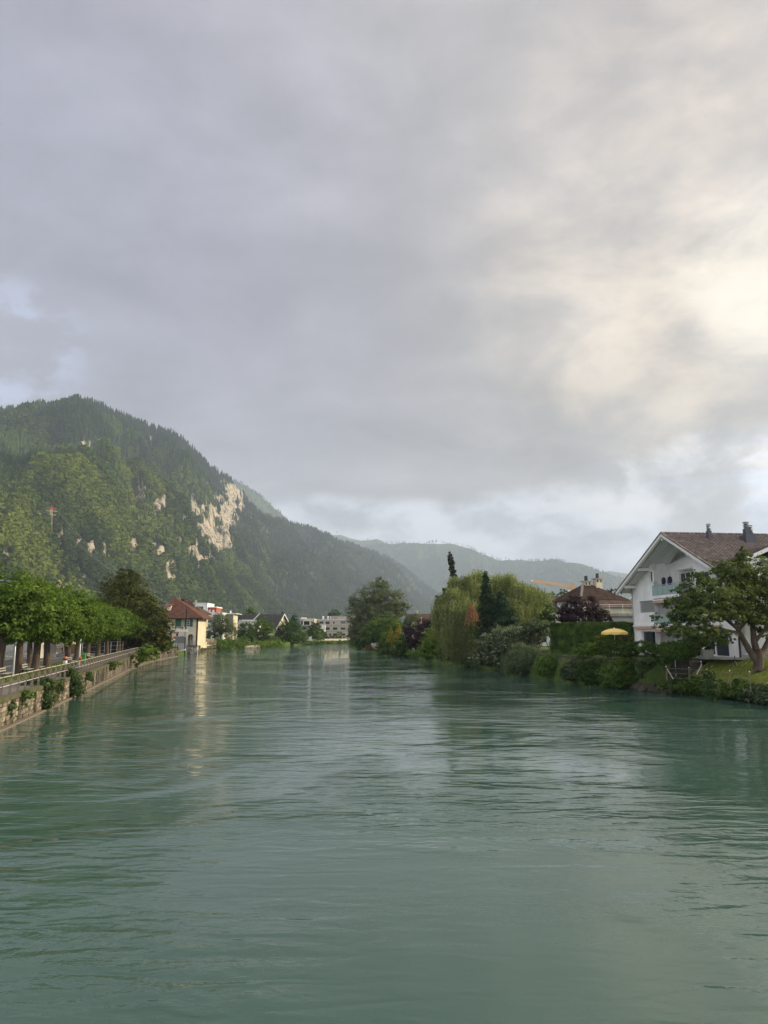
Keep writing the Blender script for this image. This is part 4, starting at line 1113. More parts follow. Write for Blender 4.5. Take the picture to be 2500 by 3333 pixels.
def warning_sign():
    f = Frame(556, 151, 1.5, 0); r = f.root('warning_sign', 'triangular warning sign with small white plate below it, beside the lock gate', 'sign')
    x, z = f.hit(557, 2050); MB().tube([(x, 0, 0), (x, 0, z)], 0.05, 6).build('post', metal_dark, r, True)
    a, b, z0, z1 = f.box(561, 2071, 571, 2079); m = (a+b)/2
    MB().slab((a, -0.10, z0), (b, -0.10, z0), (m, -0.10, z1), (m, -0.10, z1), 0.03).build('triangle_border', MATS['red_paint'], r)
    q = 0.13; MB().slab((a+q*1.5, -0.13, z0+q*.7), (b-q*1.5, -0.13, z0+q*.7), (m, -0.13, z1-q*1.7), (m, -0.13, z1-q*1.7), 0.02).build('triangle_face', frame_white, r)
    MB().box((m, -0.16, z0 + (z1-z0)*0.35), (0.07, 0.02, (z1-z0)*0.26)).build('symbol', frame_dark, r)
    a, b, z0, z1 = f.box(559, 2080, 571, 2084); pl = MB().box(((a+b)/2, -0.10, (z0+z1)/2), (b-a, 0.03, z1-z0)).build('text_plate', frame_white, r)
    MB().bar((a-0.4, -0.02, z1+0.15), (b, -0.02, z1+0.15), 0.04).build('bracket', metal_dark, r)
warning_sign()
def lock_house():
    Yh = 174; f = Frame(643, Yh, 0.0, 0); r = f.root('lock_house', 'cream half-timbered lock house with red hipped tile roof and green shutters', 'house')
    U = lambda px: f.u(px); Z = lambda py: f.z(600, py)
    x0 = U(535); ze = Z(2010); zb = Z(2102)
    wins = [f.box(573, 2013, 589, 2040), f.box(608, 2013, 618, 2040), f.box(573, 2061, 580, 2070), f.box(611, 2064, 629, 2102)]
    # x along front measured from x0
    sh = lambda h: (h[0] - x0, h[1] - x0, h[2], h[3])
    wall(r, (x0, 0), (1, 0), -x0, zb, ze, cream_wall, [sh(h) for h in wins])
    wall(r, (0, 0), (0, 1), 8.5, zb, ze, cream_wall); wall(r, (0, 8.5), (-1, 0), -x0, zb, ze, cream_wall); wall(r, (x0, 8.5), (0, -1), 8.5, zb, ze, cream_wall)
    # plinth of stone down to the water
    pl = MB().box((U(627), 0.3, zb/2 - .4), (U(645) - U(609), 1.6, zb + .8)).build('stone_plinth', mat('plinth_stone', (0.40, 0.37, 0.32), 0.95, (0.10, 0.09, 0.075), 1.3, bump=0.6, lo=.4, hi=.6), r)
    MB().box((U(627), 0.25, zb + 0.02), (U(646) - U(608), 1.8, 0.16)).build('coping', coping_m, r)
    h = wins[0]; MB().box(((h[0]+h[1])/2, 0.03, (h[2]+h[3])/2), (h[1]-h[0], 0.06, h[3]-h[2])).build('shutter', green_shut, r)
    window(r, (x0, 0), (1, 0), sh(wins[1]), frame_white, trans=(.25, .5, .75), mull=0)
    for a, b in ((600.5, 607.5), (618.5, 627.5)):
        q = f.box(a, 2012, b, 2040); MB().box(((q[0]+q[1])/2, -0.04, (q[2]+q[3])/2), (q[1]-q[0], 0.05, q[3]-q[2])).build('shutter', green_shut, r)
    window(r, (x0, 0), (1, 0), sh(wins[2]), frame_dark, mull=1, sill=False)
    q = f.box(570, 2057, 582, 2061); mb = MB(); n = 7
    for k in range(n):
        t0 = math.pi * (k + .5) / n; xx = (q[0]+q[1])/2 - math.cos(t0) * (q[1]-q[0])/2; zz = q[2] + math.sin(t0) * (q[3]-q[2]) * 0.9
        MB().box((xx, -0.03, zz), (0.13, 0.08, 0.24)).build('brick', brick_red, r)
    # arch: recess, spandrels and doors
    h = wins[3]; w = h[1]-h[0]; zc = h[3] - w*0.42; mb = MB(); n = 10
    for s in (-1, 1):
        for k in range(n//2):
            t0, t1 = math.pi/2 * k/(n//2), math.pi/2 * (k+1)/(n//2); m = (h[0]+h[1])/2
            p = lambda t: (m + s * math.cos(t) * w/2, zc + math.sin(t) * w*0.42)
            a, b = p(t0), p(t1); xe = m + s * w/2
            mb.face([(a[0], 0.0, a[1]), (xe + s*0.001, 0.0, a[1]), (xe + s*0.001, 0.0, h[3]), (a[0], 0.0, h[3])][::s] if False else [(b[0], 0.004, b[1]), (a[0], 0.004, a[1]), (a[0], 0.004, h[3] + .01), (b[0], 0.004, h[3] + .01)])
            mb.face([(b[0], 0.004, b[1]), (a[0], 0.004, a[1]), (a[0], 0.5, a[1]), (b[0], 0.5, b[1])])
    mb.build('arch_head', cream_wall, r)
    MB().box(((h[0]+h[1])/2, 0.9, (h[2]+h[3])/2), (w + .4, 0.05, h[3]-h[2])).build('porch_back', cream_wall, r)
    d = f.box(613, 2066, 619, 2102, 0.8); MB().box(((d[0]+d[1])/2, 0.82, (d[2]+d[3])/2), (d[1]-d[0], 0.06, d[3]-d[2])).build('door', wood_grey, r)
    d = f.box(620.5, 2065, 622.5, 2102); MB().box(((d[0]+d[1])/2, 0.35, (d[2]+d[3])/2), (d[1]-d[0], 0.2, d[3]-d[2])).build('porch_post', wood_dark, r)
    # timber framing
    for a, b, c, e in ((560, 2041.5, 596, 2043.5), (560, 2052, 596, 2054), (594.5, 2012, 596.5, 2054), (589.5, 2012, 591, 2048), (571, 2012, 573, 2048)):
        q = f.box(a, b, c, e); MB().box(((q[0]+q[1])/2, -0.03, (q[2]+q[3])/2), (q[1]-q[0], 0.07, q[3]-q[2])).build('timber_beam', wood_dark, r)
    # roof
    o = 1.15; hip_roof(r, x0 - o, o + 0.25, -o, 8.5 + o, ze - 0.1, f.z(565, 1946, 4.2), tile_red, (U(545, ), f.u(566, 4.2)), 22)
    # dormer
    q = f.box(532, 1972, 555, 1992, 0.6); dz = q[2]; MB().box(((q[0]+q[1])/2, 2.2, (q[2]+q[3])/2), (q[1]-q[0], 3.0, q[3]-q[2])).build('dormer', cream_wall, r)
    window(r, (q[0], 0.68), (1, 0), (0.25, q[1]-q[0]-.2, q[2]+.15, q[3]-.2), frame_white, mull=2, rec=-0.01, sill=False)
    MB().slab((q[0]-.3, 0.2, q[3]), (q[1]+.3, 0.2, q[3]), (q[1]+.3, 4.4, q[3]+.9), (q[0]-.3, 4.4, q[3]+.9), .12).build('dormer_roof', tile_red, r)
    # downpipe, railing
    MB().tube([(-0.05, -1.0, ze-.15), (-0.22, -0.15, ze-.7), (-0.22, -0.12, zb+.1)], 0.06, 6).build('downpipe', wood_dark, r, True)
    railing(r, [(f.u(609), -0.45, zb+.1), (f.u(641), -0.45, zb+.1)], 1.05, metal_grey, 1.0, bars=(0.1,), name='porch_railing')
    rr = [c for c in r.children if c.name.startswith('porch_railing')][0]
    for k in range(16): MB().box((f.u(609) + (f.u(641)-f.u(609))*(k+.5)/16, -0.45, zb + .6), (0.03, 0.03, 0.95)).build('baluster', metal_grey, rr)
    MB().lathe((U(607)+.3, 6.2, ze+2.6), [(.28,0),(.28,1.5),(.36,1.55),(.36,1.7)], 4).build('chimney', concrete, r)
lock_house()
def second_roof_house():
    f = Frame(660, 186, 0.9, 0); r = f.root('brown_roofed_house', 'house with weathered brown hipped roof just behind the lock house', 'house')
    ze = f.z(655, 1997); zr = f.z(585, 1946, 3); x0 = f.u(560)
    wall(r, (x0, 0.6), (1, 0), -x0 - .6, 0, ze, cream_wall); wall(r, (-.6, .6), (0, 1), 7, 0, ze, cream_wall); wall(r, (-.6, 7.6), (-1, 0), -x0-.6, 0, ze, cream_wall); wall(r, (x0, 7.6), (0, -1), 7, 0, ze, cream_wall)
    hip_roof(r, x0 - .5, 0.1, -.4, 8.4, ze, zr, tile_old, (x0 + 2.5, f.u(583, 3)), 16)
    x, z = f.hit(607, 1962, 3); MB().box((x, 3.4, z - .2), (.5, .5, 1.6)).build('chimney', concrete, r)
second_roof_house()
def board_fence():
    a = G(643, 2121, 0.0); a.z = 1.2; b = G(712, 2113, 0.0); b.z = 1.2; r = empty('board_fence', a, 0, 'weathered vertical board fence above the bank right of the lock house', 'fence'); d = b - a; d.z = 0; ang = math.atan2(d.y, d.x)
    L = d.length; n = 26; u = d.normalized(); nn = Vector((u.y, -u.x, 0)); me = MB().box((0, 0, 0), (L/n - 0.05, 0.03, 1.55)).mesh('board', wood_grey); g = random.Random(2)
    for k in range(n):
        o = bpy.data.objects.new('board', me); col.objects.link(o); o.parent = r; o.location = u * (L*(k+.5)/n) - nn*.4 + Vector((0, 0, 1.05 + g.uniform(-.05, .07))); o.rotation_euler = (0, g.uniform(-.02, .02), ang)
    for z in (.6, 1.5): MB().bar(-nn*.36 + Vector((0,0,z)), d - nn*.36 + Vector((0,0,z)), .05, .09).build('rail', wood_grey, r)
    MB().bar(-nn*.4 + Vector((0,0,.12)), d - nn*.4 + Vector((0,0,.12)), .35, .24).build('plinth', cream_wall, r)
board_fence()
def mossy_bank_wall():
    a = G(645, 2123); b = G(712, 2115); r = empty('mossy_bank_wall', a, 0, 'low mossy wall at the water under the weathered board fence', 'wall'); d = b - a; n = Vector((d.y, -d.x, 0)).normalized()
    q = [n*.15, d + n*.15, d - n*.7, -n*.7]; MB().slab(*[v + Vector((0,0,1.16)) for v in (q[3], q[0], q[1], q[2])], 1.6).build('core', coping_m, r)
    bl = [[(d*t).x + n.x*.2, (d*t).y + n.y*.2, .7, 1.0, .35, .5] for t in (0.1, .25, .4, .55, .7, .85, .97)]
    link('creeper', crown_mesh('creeper', bl, L_ivy, .22, seed=4, cov=2.2, zmin=0.02, per=14), None, r)
mossy_bank_wall()

# ------------------------------------------------------------------ modern buildings behind the left bank
def block(f, name, label, cat, x0, x1, dep, z0, z1, m, holes, wm=None, roof=True, rm=None, mull=1, over=0.15):
    r = f.root(name, label, cat)
    hs = [(h[0]-x0, h[1]-x0, h[2], h[3]) for h in holes]
    wall(r, (x0, 0), (1, 0), x1-x0, z0, z1, m, hs)
    for h in hs: window(r, (x0, 0), (1, 0), h, wm or frame_dark, mull=mull, sill=False)
    wall(r, (x1, 0), (0, 1), dep, z0, z1, m); wall(r, (x1, dep), (-1, 0), x1-x0, z0, z1, m); wall(r, (x0, dep), (0, -1), dep, z0, z1, m)
    if roof: MB().box(((x0+x1)/2, dep/2, z1 + .08), (x1-x0+2*over, dep+2*over, .2)).build('roof', rm or frame_white, r)
    return r
def modern_white():
    f = Frame(613, 240, 1.2, 2); X = f.u; H = lambda a, b, c, d: f.box(a, b, c, d)
    r = block(f, 'white_apartment_building', 'white modern apartment building with flat roof and red top storey', 'building', X(606), X(671), 12, -1, f.z(640, 1964), white_wall, [H(637, 1974, 662, 1986), H(618, 1974, 626, 1980), H(640, 2008, 648, 2018)])
    W = X(671)
    hs = [H(672, 1994, 678, 2003), H(672, 2009, 679, 2024)]
    x0 = X(671) + .01
    q = f.box(671, 1992, 680, 2075); wall(r, (x0, .02), (1, 0), X(681) - x0, -1, q[3], white_wall, [(h[0]-x0, h[1]-x0, h[2], h[3]) for h in hs], name='stair_wall')
    for h in hs: window(r, (x0, .02), (1, 0), (h[0]-x0, h[1]-x0, h[2], h[3]), frame_dark, mull=0, sill=False)
    # red storey
    a, b, z0, z1 = f.box(671, 1978, 704, 1994, 1.5); hs = [f.box(678, 1984, 686, 1993, 1.5), f.box(691, 1985, 698, 1993, 1.5)]
    wall(r, (a, 1.5), (1, 0), b-a, z0-.3, z1, brick_red, [(h[0]-a, h[1]-a, h[2], h[3]) for h in hs], name='red_storey')
    for h in hs: window(r, (a, 1.5), (1, 0), (h[0]-a, h[1]-a, h[2], h[3]), frame_white, frame_white, mull=0, sill=False)
    wall(r, (b, 1.5), (0, 1), 9, z0-.3, z1, brick_red, name='red_storey')
    MB().box(((a+b)/2, 6, z1 + .18), (b-a+.5, 10, .35)).build('red_storey_roof', frame_white, r)
    # balcony stack
    a, b, z0, z1 = f.box(684, 1995, 721, 2060)
    wall(r, (a, 0), (1, 0), b-a, -1, z1, frame_white, [(.9, 4.0, z1-3.1, z1-.5), (4.7, 7.3, z1-3.1, z1-.5), (.9, 4.0, z1-6.2, z1-3.7), (4.7, 7.3, z1-6.2, z1-3.7)], name='balcony_wall')
    for h in ((.9, 4.0, z1-3.1, z1-.5), (4.7, 7.3, z1-3.1, z1-.5), (.9, 4.0, z1-6.2, z1-3.7), (4.7, 7.3, z1-6.2, z1-3.7)):
        window(r, (a, 0), (1, 0), h, frame_grey, mull=1, sill=False, rec=.22)
    wall(r, (b, 0), (0, 1), 9, -1, z1, frame_white, name='balcony_wall')
    MB().box(((a+b)/2, 5, z1 + .1), (b-a+.2, 10, .2)).build('terrace', frame_white, r)
    railing(r, [(f.u(704), 1.0, z1+.2), (f.u(720), 1.0, z1+.2)], 1.1, metal_grey, 1.2, (.35, .65), name='terrace_railing')
modern_white()
def flat_roof_house():
    f = Frame(705, 250, 1.2, 2); X = f.u; H = f.box
    r = block(f, 'flat_roofed_house', 'low flat-roofed cream house with roof terrace railing, right of the white apartments', 'house', X(722), X(757), 10, -1, f.z(740, 1998), cream_wall, [H(740, 2004, 746, 2012), H(752, 2006, 756, 2013)], over=1.2)
    z = f.z(740, 1996); x0, x1 = X(722), X(745)
    railing(r, [(x0, 0.4, z), (x1, 0.4, z)], 1.3, metal_grey, 1.1, (.3, .55, .8), name='terrace_railing')
    x, zz = f.hit(749, 1990); MB().lathe((x, 1, z), [(.25, 0), (.3, .5), (.1, .9)], 8).build('vent', frame_white, r)
flat_roof_house()
def low_white():
    f = Frame(753, 266, 1.2, 1); X = f.u; H = f.box
    r = block(f, 'low_white_building', 'long low white flat-roofed building behind the round willow', 'building', X(748), X(838), 10, -1, f.z(790, 2019), white_wall, [H(760, 2034, 772, 2044), H(764, 2058, 776, 2066), H(812, 2040, 824, 2052)])
    a, b, z0, z1 = f.box(782, 2018, 819, 2023); MB().box(((a+b)/2, -.35, (z0+z1)/2), (b-a, .5, z1-z0)).build('awning_box', frame_white, r)
    a, b, z0, z1 = f.box(748, 2068, 800, 2080); MB().box(((a+b)/2, -.3, (z0+z1)/2), (b-a, .3, z1-z0)).build('plinth', grey_wall, r)
low_white()
def dark_barn():
    f = Frame(896, 284, 1.2, -22); r = f.root('dark_roofed_house', 'cream gabled house with big dark grey roof behind the left bank trees', 'house')
    L = 23.0; D = 10.5; ze = f.z(890, 2040); zr = f.z(860, 1999, 5); o = .9; s = (zr-ze)/(D/2)
    wall(r, (-L, 0), (1, 0), L, -1, ze, cream_wall, [(14, 15.4, 1.4, 2.8), (18, 19.4, 1.4, 2.8)])
    window(r, (-L, 0), (1, 0), (14, 15.4, 1.4, 2.8)); window(r, (-L, 0), (1, 0), (18, 19.4, 1.4, 2.8))
    hs = [(2.2, 3.6, 1.0, 3.0), (5.8, 7.2, 1.2, 2.8)]
    wall(r, (0, 0), (0, 1), D, -1, ze, cream_wall, hs)
    for h in hs: window(r, (0, 0), (0, 1), h)
    gable_prism(r, (0, 0), (0, 1), D, ze, zr-.15, cream_wall)
    wall(r, (0, D), (-1, 0), L, -1, ze, cream_wall); wall(r, (-L, D), (0, -1), D, -1, ze, cream_wall)
    courses(r, (-L-o, -o, ze-o*s), (o, -o, ze-o*s), (o, D/2, zr), (-L-o, D/2, zr), roof_dark, 14)
    courses(r, (o, D+o, ze-o*s), (-L-o, D+o, ze-o*s), (-L-o, D/2, zr), (o, D/2, zr), roof_dark, 14)
    for y in (-o, D+o): MB().bar((o+.04, y, ze-o*s-.1), (o+.04, D/2, zr-.1), .08, .34).build('barge_board', frame_white, r)
    MB().box((-1.0, D*.7, zr-.3), (.8, .8, 2.4)).build('chimney', frame_dark, r)
    for x in (-9, -14): MB().slab((x, .9, ze+.95), (x+2.6, .9, ze+.95), (x+2.6, 2.2, ze+.95+1.3*s), (x, 2.2, ze+.95+1.3*s), .05).build('skylight', glass, r)
    MB().tube([(-12, -.3, ze+.4), (-10.2, D/2, zr+.2)], .25, 6).build('roof_duct', metal_grey, r)
dark_barn()
def apartment_block():
    f = Frame(1030, 362, 1.2, 0); X = f.u; H = f.box
    ws = [H(1060,2023,1073,2031), H(1084,2023,1089,2030), H(1109,2022,1124,2030), H(1060,2042,1073,2050), H(1084,2042,1098,2050), H(1109,2042,1124,2050), H(1071,2062,1078,2069), H(1084,2062,1096,2069), H(1110,2062,1124,2069), H(1040,2023,1053,2030)]
    r = block(f, 'beige_apartment_block', 'long beige brick apartment block with dark windows at the river bend', 'building', X(1022), X(1160), 16, -1, f.z(1080, 2017), beige_wall, ws)
    for z in (2017, 2036, 2055):
        zz = f.z(1080, z); MB().box(((X(1022)+X(1160))/2, -.06, zz), (X(1160)-X(1022), .14, .22)).build('string_course', mat('beige_dark', (0.33, 0.28, 0.24), .9), r)
    a, b, z0, z1 = H(1078, 2006, 1160, 2016); z0 = f.z(1080, 2017) + .2
    hs = [H(1086, 2010, 1097, 2015), H(1111, 2011, 1116, 2015)]
    wall(r, (a, 2), (1, 0), b-a, z0, z1, beige_wall, [(h[0]-a, h[1]-a, max(h[2], z0+.2), h[3]) for h in hs], name='attic_wall')
    for h in hs: window(r, (a, 2), (1, 0), (h[0]-a, h[1]-a, max(h[2], z0+.2), h[3]), frame_white, sill=False)
    wall(r, (a, 12), (0, -1), 10, z0, z1, beige_wall, name='attic_wall')
    MB().box(((a+b)/2, 7, z1 + .1), (b-a+.8, 11, .25)).build('attic_roof', beige_wall, r)
    for p in (1052, 1068, 1077, 1100, 1125):
        x, z = f.hit(p, 2012, 3); MB().lathe((x, 3, f.z(p, 2013, 3)), [(.4, -2), (.4, .6), (.55, .7), (.3, 1.1)], 6).build('roof_vent', frame_white, r)
    # balcony wing to the left
    f2 = Frame(976, 336, 1.2, 0); X2 = f2.u; H2 = f2.box
    r2 = block(f2, 'balcony_apartment_wing', 'apartment wing with deep balconies and cream parapet left of the beige block', 'building', X2(974), X2(1021), 14, -1, f2.z(1000, 2015), beige_wall, [H2(980, 2021, 1009, 2034), H2(984, 2042, 997, 2048)], mull=3)
    a, b, z0, z1 = H2(989, 2014, 1019, 2022); MB().box(((a+b)/2, -.8, (z0+z1)/2), (b-a, 1.6, z1-z0)).build('parapet', cream_wall, r2)
    a, b, z0, z1 = H2(978, 2034, 1012, 2037); MB().box(((a+b)/2, -.8, (z0+z1)/2), (b-a, 1.6, z1-z0)).build('balcony_slab', beige_wall, r2)
    for p in (988, 1010): x = X2(p); MB().box((x, -1.4, (z1 + f2.z(1000, 2022))/2), (.35, .35, f2.z(1000, 2022)-z1)).build('column', frame_white, r2)
    for p in (982, 990): x = X2(p); MB().box((x, 3, f2.z(p, 2013)), (1.2, 1.2, 1.0)).build('roof_vent', frame_white, r2)
    f3 = Frame(1040, 345, 1.2, 0); a, b, z0, z1 = f3.box(1040, 2035, 1057, 2060)
    r3 = f3.root('white_entrance_porch', 'white framed entrance bay standing before the beige apartment block', 'porch')
    wall(r3, (a, 0), (1, 0), b-a, 0, z1, white_wall, [(.8, 1.6, 1, z1-1.6), (1.9, 2.6, 1, z1-1.6)], name='wall')
    window(r3, (a, 0), (1, 0), (.8, 1.6, 1, z1-1.6), mull=0); MB().box(((a+b)/2, 2, z1+.1), (b-a, 4, .2)).build('roof', frame_white, r3)
    wall(r3, (b, 0), (0, 1), 4, 0, z1, white_wall)
apartment_block()
def river_bend_wall():
    a = P(990, 2057, 315); b = P(1190, 2057, 338); r = empty('bend_wall', (a.x, a.y, 1.2), 0, 'long low pale wall along the far bank at the river bend', 'wall'); d = Vector((b.x-a.x, b.y-a.y, 0)); L = d.length; u = d.normalized()
    n = 22
    for k in range(n):
        c = u * (L*(k+.5)/n); MB().box((c.x, c.y, .38), (L/n-.12, .3, .80), math.atan2(u.y, u.x)).build('panel', cream_wall, r)
    MB().bar(Vector((0,0,.84)), u*L + Vector((0,0,.84)), .42, .09).build('coping', concrete, r)
    c = P(1007, 2057, 314.5); MB().box((c.x-a.x, c.y-a.y, .9), (1.8, .8, 1.9)).build('pillar', frame_white, r)
river_bend_wall()

# ------------------------------------------------------------------ trees and shrubs of the left and far bank
tree('round clipped willow tree with bare trunk right of the board fence', 718, 2100, [(718,2032,46,30),(700,2050,34,24),(742,2050,30,26),(720,2015,30,18)], 219, L_birch, 0.36, 1.2, .32, up=.3, hang=.8, aspect=.3)
shrub('dark green bush pressed against the cream lock house wall', 655, 2085, [(655,2058,16,28),(662,2072,16,22)], 190, L_deep, 0.34, z=1.2)
shrub('dark bush behind the board fence', 688, 2085, [(690,2072,20,14),(675,2066,14,16)], 218, L_deep, 0.36, z=1.2)
tree('dark round tree between the round willow and the low white building', 798, 2085, [(797,2053,24,28),(785,2065,16,18),(812,2062,18,22)], 243, L_deep, 0.38, 1.2, .2)
tree('leafy light green tree in front of the low white building', 848, 2085, [(848,2045,34,30),(868,2055,24,28),(832,2060,22,22),(852,2022,18,16)], 257, L_mid, 0.40, 1.2, .22)
tree('pointed dark conifer left of the balcony wing', 957, 2050, [(957,2012,10,16),(956,2030,18,16),(958,2046,25,16)], 312, L_spruce, 0.5, 1.2, .25, per=20, shell=.5)
tree('broad bushy riverside tree reaching the water before the dark roof', 935, 2098, [(935,2052,32,32),(918,2075,34,26),(955,2078,34,24),(948,2040,20,20)], 286, L_deep, 0.44, 0.8, .25)
tree('yellow green loose tree right of the broad bushy riverside tree', 975, 2090, [(978,2062,22,18),(970,2082,28,14),(985,2075,18,14)], 305, L_mid, 0.44, 0.8, .2)
tree('round dark tree before the beige apartment block', 1026, 2082, [(1026,2045,20,20),(1022,2062,28,20),(1040,2066,24,18),(1008,2068,18,14)], 322, L_deep, 0.46, 0.9, .22)
tree('small pale green tree in front of the round dark tree', 1032, 2084, [(1032,2062,12,14),(1034,2074,16,10)], 317, L_bright, 0.42, 0.9, .12)
shrub('green bushes below the beige block windows, near the low wall', 1100, 2084, [(1085,2076,14,9),(1103,2070,13,13),(1118,2078,12,8)], 338, L_mid, 0.45, z=1.2)
shrub('small bush between the round dark tree and the block', 1062, 2084, [(1060,2074,14,10),(1050,2078,12,8)], 328, L_deep, 0.45, z=1.2)
tree('round green tree crown rising behind the beige apartment block', 1087, 2010, [(1087,1995,17,12),(1078,2002,14,10),(1099,2001,13,10)], 420, L_deep, 0.6, 1.2, .4)
tree('light treetop behind the dark roofed house', 812, 2005, [(812,1990,14,14),(822,2000,14,10),(806,2002,12,9)], 330, L_mid, 0.5, 1.2, .3)
tree('small tree beside the roof terrace', 772, 2018, [(771,2008,12,9),(776,2014,12,8)], 262, L_birch, 0.4, 1.2, .15)
def bankrow(label, pts, m, size, rz=9, cat='bank plants', name='bank_undergrowth', Y=None, seed=1, ry=1.0, cov=3.5):
    a = G(*pts[0]); root = empty(name, (a.x, a.y, 0), 0); bl = []; g = random.Random(seed)
    for (x0, y0), (x1, y1) in zip(pts, pts[1:]):
        A, B_ = G(x0, y0), G(x1, y1); n = max(2, int((B_-A).length / 1.3))
        for k in range(n):
            p = A.lerp(B_, k/n); h = rz * p.y / F * g.uniform(.7, 1.3)
            bl.append([p.x - a.x, p.y - a.y + .6, h*.8, g.uniform(.8, 1.2), ry, h])
    link('leaves', crown_mesh(name, bl, m, size, seed=seed, cov=cov, zmin=.02, per=16, clump=.3, hang=.2), None, root)
    tag(root, label, cat); return root
bankrow('low bright riverside weeds and bushes right of the board fence', [(708,2116),(740,2113),(775,2111),(800,2109)], L_mid, .30, 18, seed=2)
bankrow('low reeds and weeds on the bank below the light green tree', [(800,2109),(842,2107),(900,2104),(925,2103)], L_bright, .32, 10, seed=3)
bankrow('thin strip of weeds at the water below the long low wall', [(985,2098),(1050,2096),(1128,2095),(1180,2094)], L_mid, .36, 6, seed=4, cov=3)
shrub('round dark bush at the rocky bank edge', 788, 2105, [(788,2092,10,14)], 232, L_deep, .34, z=.6)
def hedge_box(name, label, a, b, w, z0, h, m, size, n, seed, cat='hedge', tops=0.12):
    """clipped hedge between two points: foliage spread over a box"""
    g = np.random.default_rng(seed); a, b = Vector(a), Vector(b); d = (b-a); L = d.length; u = d.normalized(); nn = Vector((u.y, -u.x, 0))
    root = empty(name, (a.x, a.y, z0), 0, label, cat)
    s = g.random(n) * L; face = g.random(n); t = g.random(n)
    wob = (fbm(s * 1.3, t * 3 + seed, 4, seed) - .5) * .8
    front = face < .62; side = (face >= .62) & (face < .92)
    off = np.where(front, w/2 + wob, np.where(side, (g.random(n) - .5) * w, -w/2 - wob)); z = np.where(side, h + wob * .6 + g.random(n) * tops, t * h)
    pos = np.stack([u.x*s + nn.x*off, u.y*s + nn.y*off, z], 1) + g.normal(size=(n, 3)) * .05
    nr = np.stack([np.where(side, 0, nn.x), np.where(side, 0, nn.y), np.where(side, 1.0, .25)], 1) + g.normal(size=(n, 3)) * .45
    ax = g.normal(size=(n, 3)) * .3; ax[:, 2] += 1
    tone = np.clip(.3 + .35 * g.random(n) + (fbm(s * 1.5, z * 1.5, 4, 5) - .5) * 2.0, 0, 1)
    link('foliage', leaf_mesh(name, pos, nr, ax, size * (.7 + .6 * g.random(n)), tone, m, .35), None, root)
    k = MB().slab(*[Vector((q.x, q.y, h - .12)) for q in (u*L*0 + nn*(w/2-.12), u*L + nn*(w/2-.12), u*L - nn*(w/2-.12), u*0 - nn*(w/2-.12))], h - .1); 
    k.build('branch_core', mat('hedge_core', (0.018, 0.024, 0.010), 1.0), root)
    return root
pa, pb = P(820, 2057, 252), P(905, 2057, 274)
hedge_box('hedge', 'clipped dark hedge on the far left bank below the dark roofed house', (pa.x, pa.y, 0), (pb.x, pb.y, 0), 1.2, 1.2, 1.7, L_hedge, .4, 5000, 8)
def rocks():
    g = random.Random(12); r = empty('bank_rocks', G(790, 2110), 0, 'row of pale rocks at the water below the grassy bank gap', 'rocks'); me = []
    for k in range(4):
        v = MB().lathe((0,0,0), [(.5,0),(.62,.25),(.4,.5),(.1,.58)], 7); v.v = [(x*g.uniform(.8,1.2), y*g.uniform(.8,1.2), z*g.uniform(.8,1.2)) for x, y, z in v.v]; me.append(v.mesh('rock', mat('pale_rock', (.42,.38,.32), .95, (.25,.23,.2), 1.5)))
    for k in range(26):
        p = G(792 + 50*k/26 + g.uniform(-1, 1), 2110 - 3*k/26); o = bpy.data.objects.new('rock', g.choice(me)); col.objects.link(o); o.parent = r
        o.location = p - r.location + Vector((0, g.uniform(-.2, .5), g.uniform(-.1, .25))); o.rotation_euler = (0, 0, g.uniform(0, 6)); s = g.uniform(.7, 1.3); o.scale = (s, s, s)
rocks()

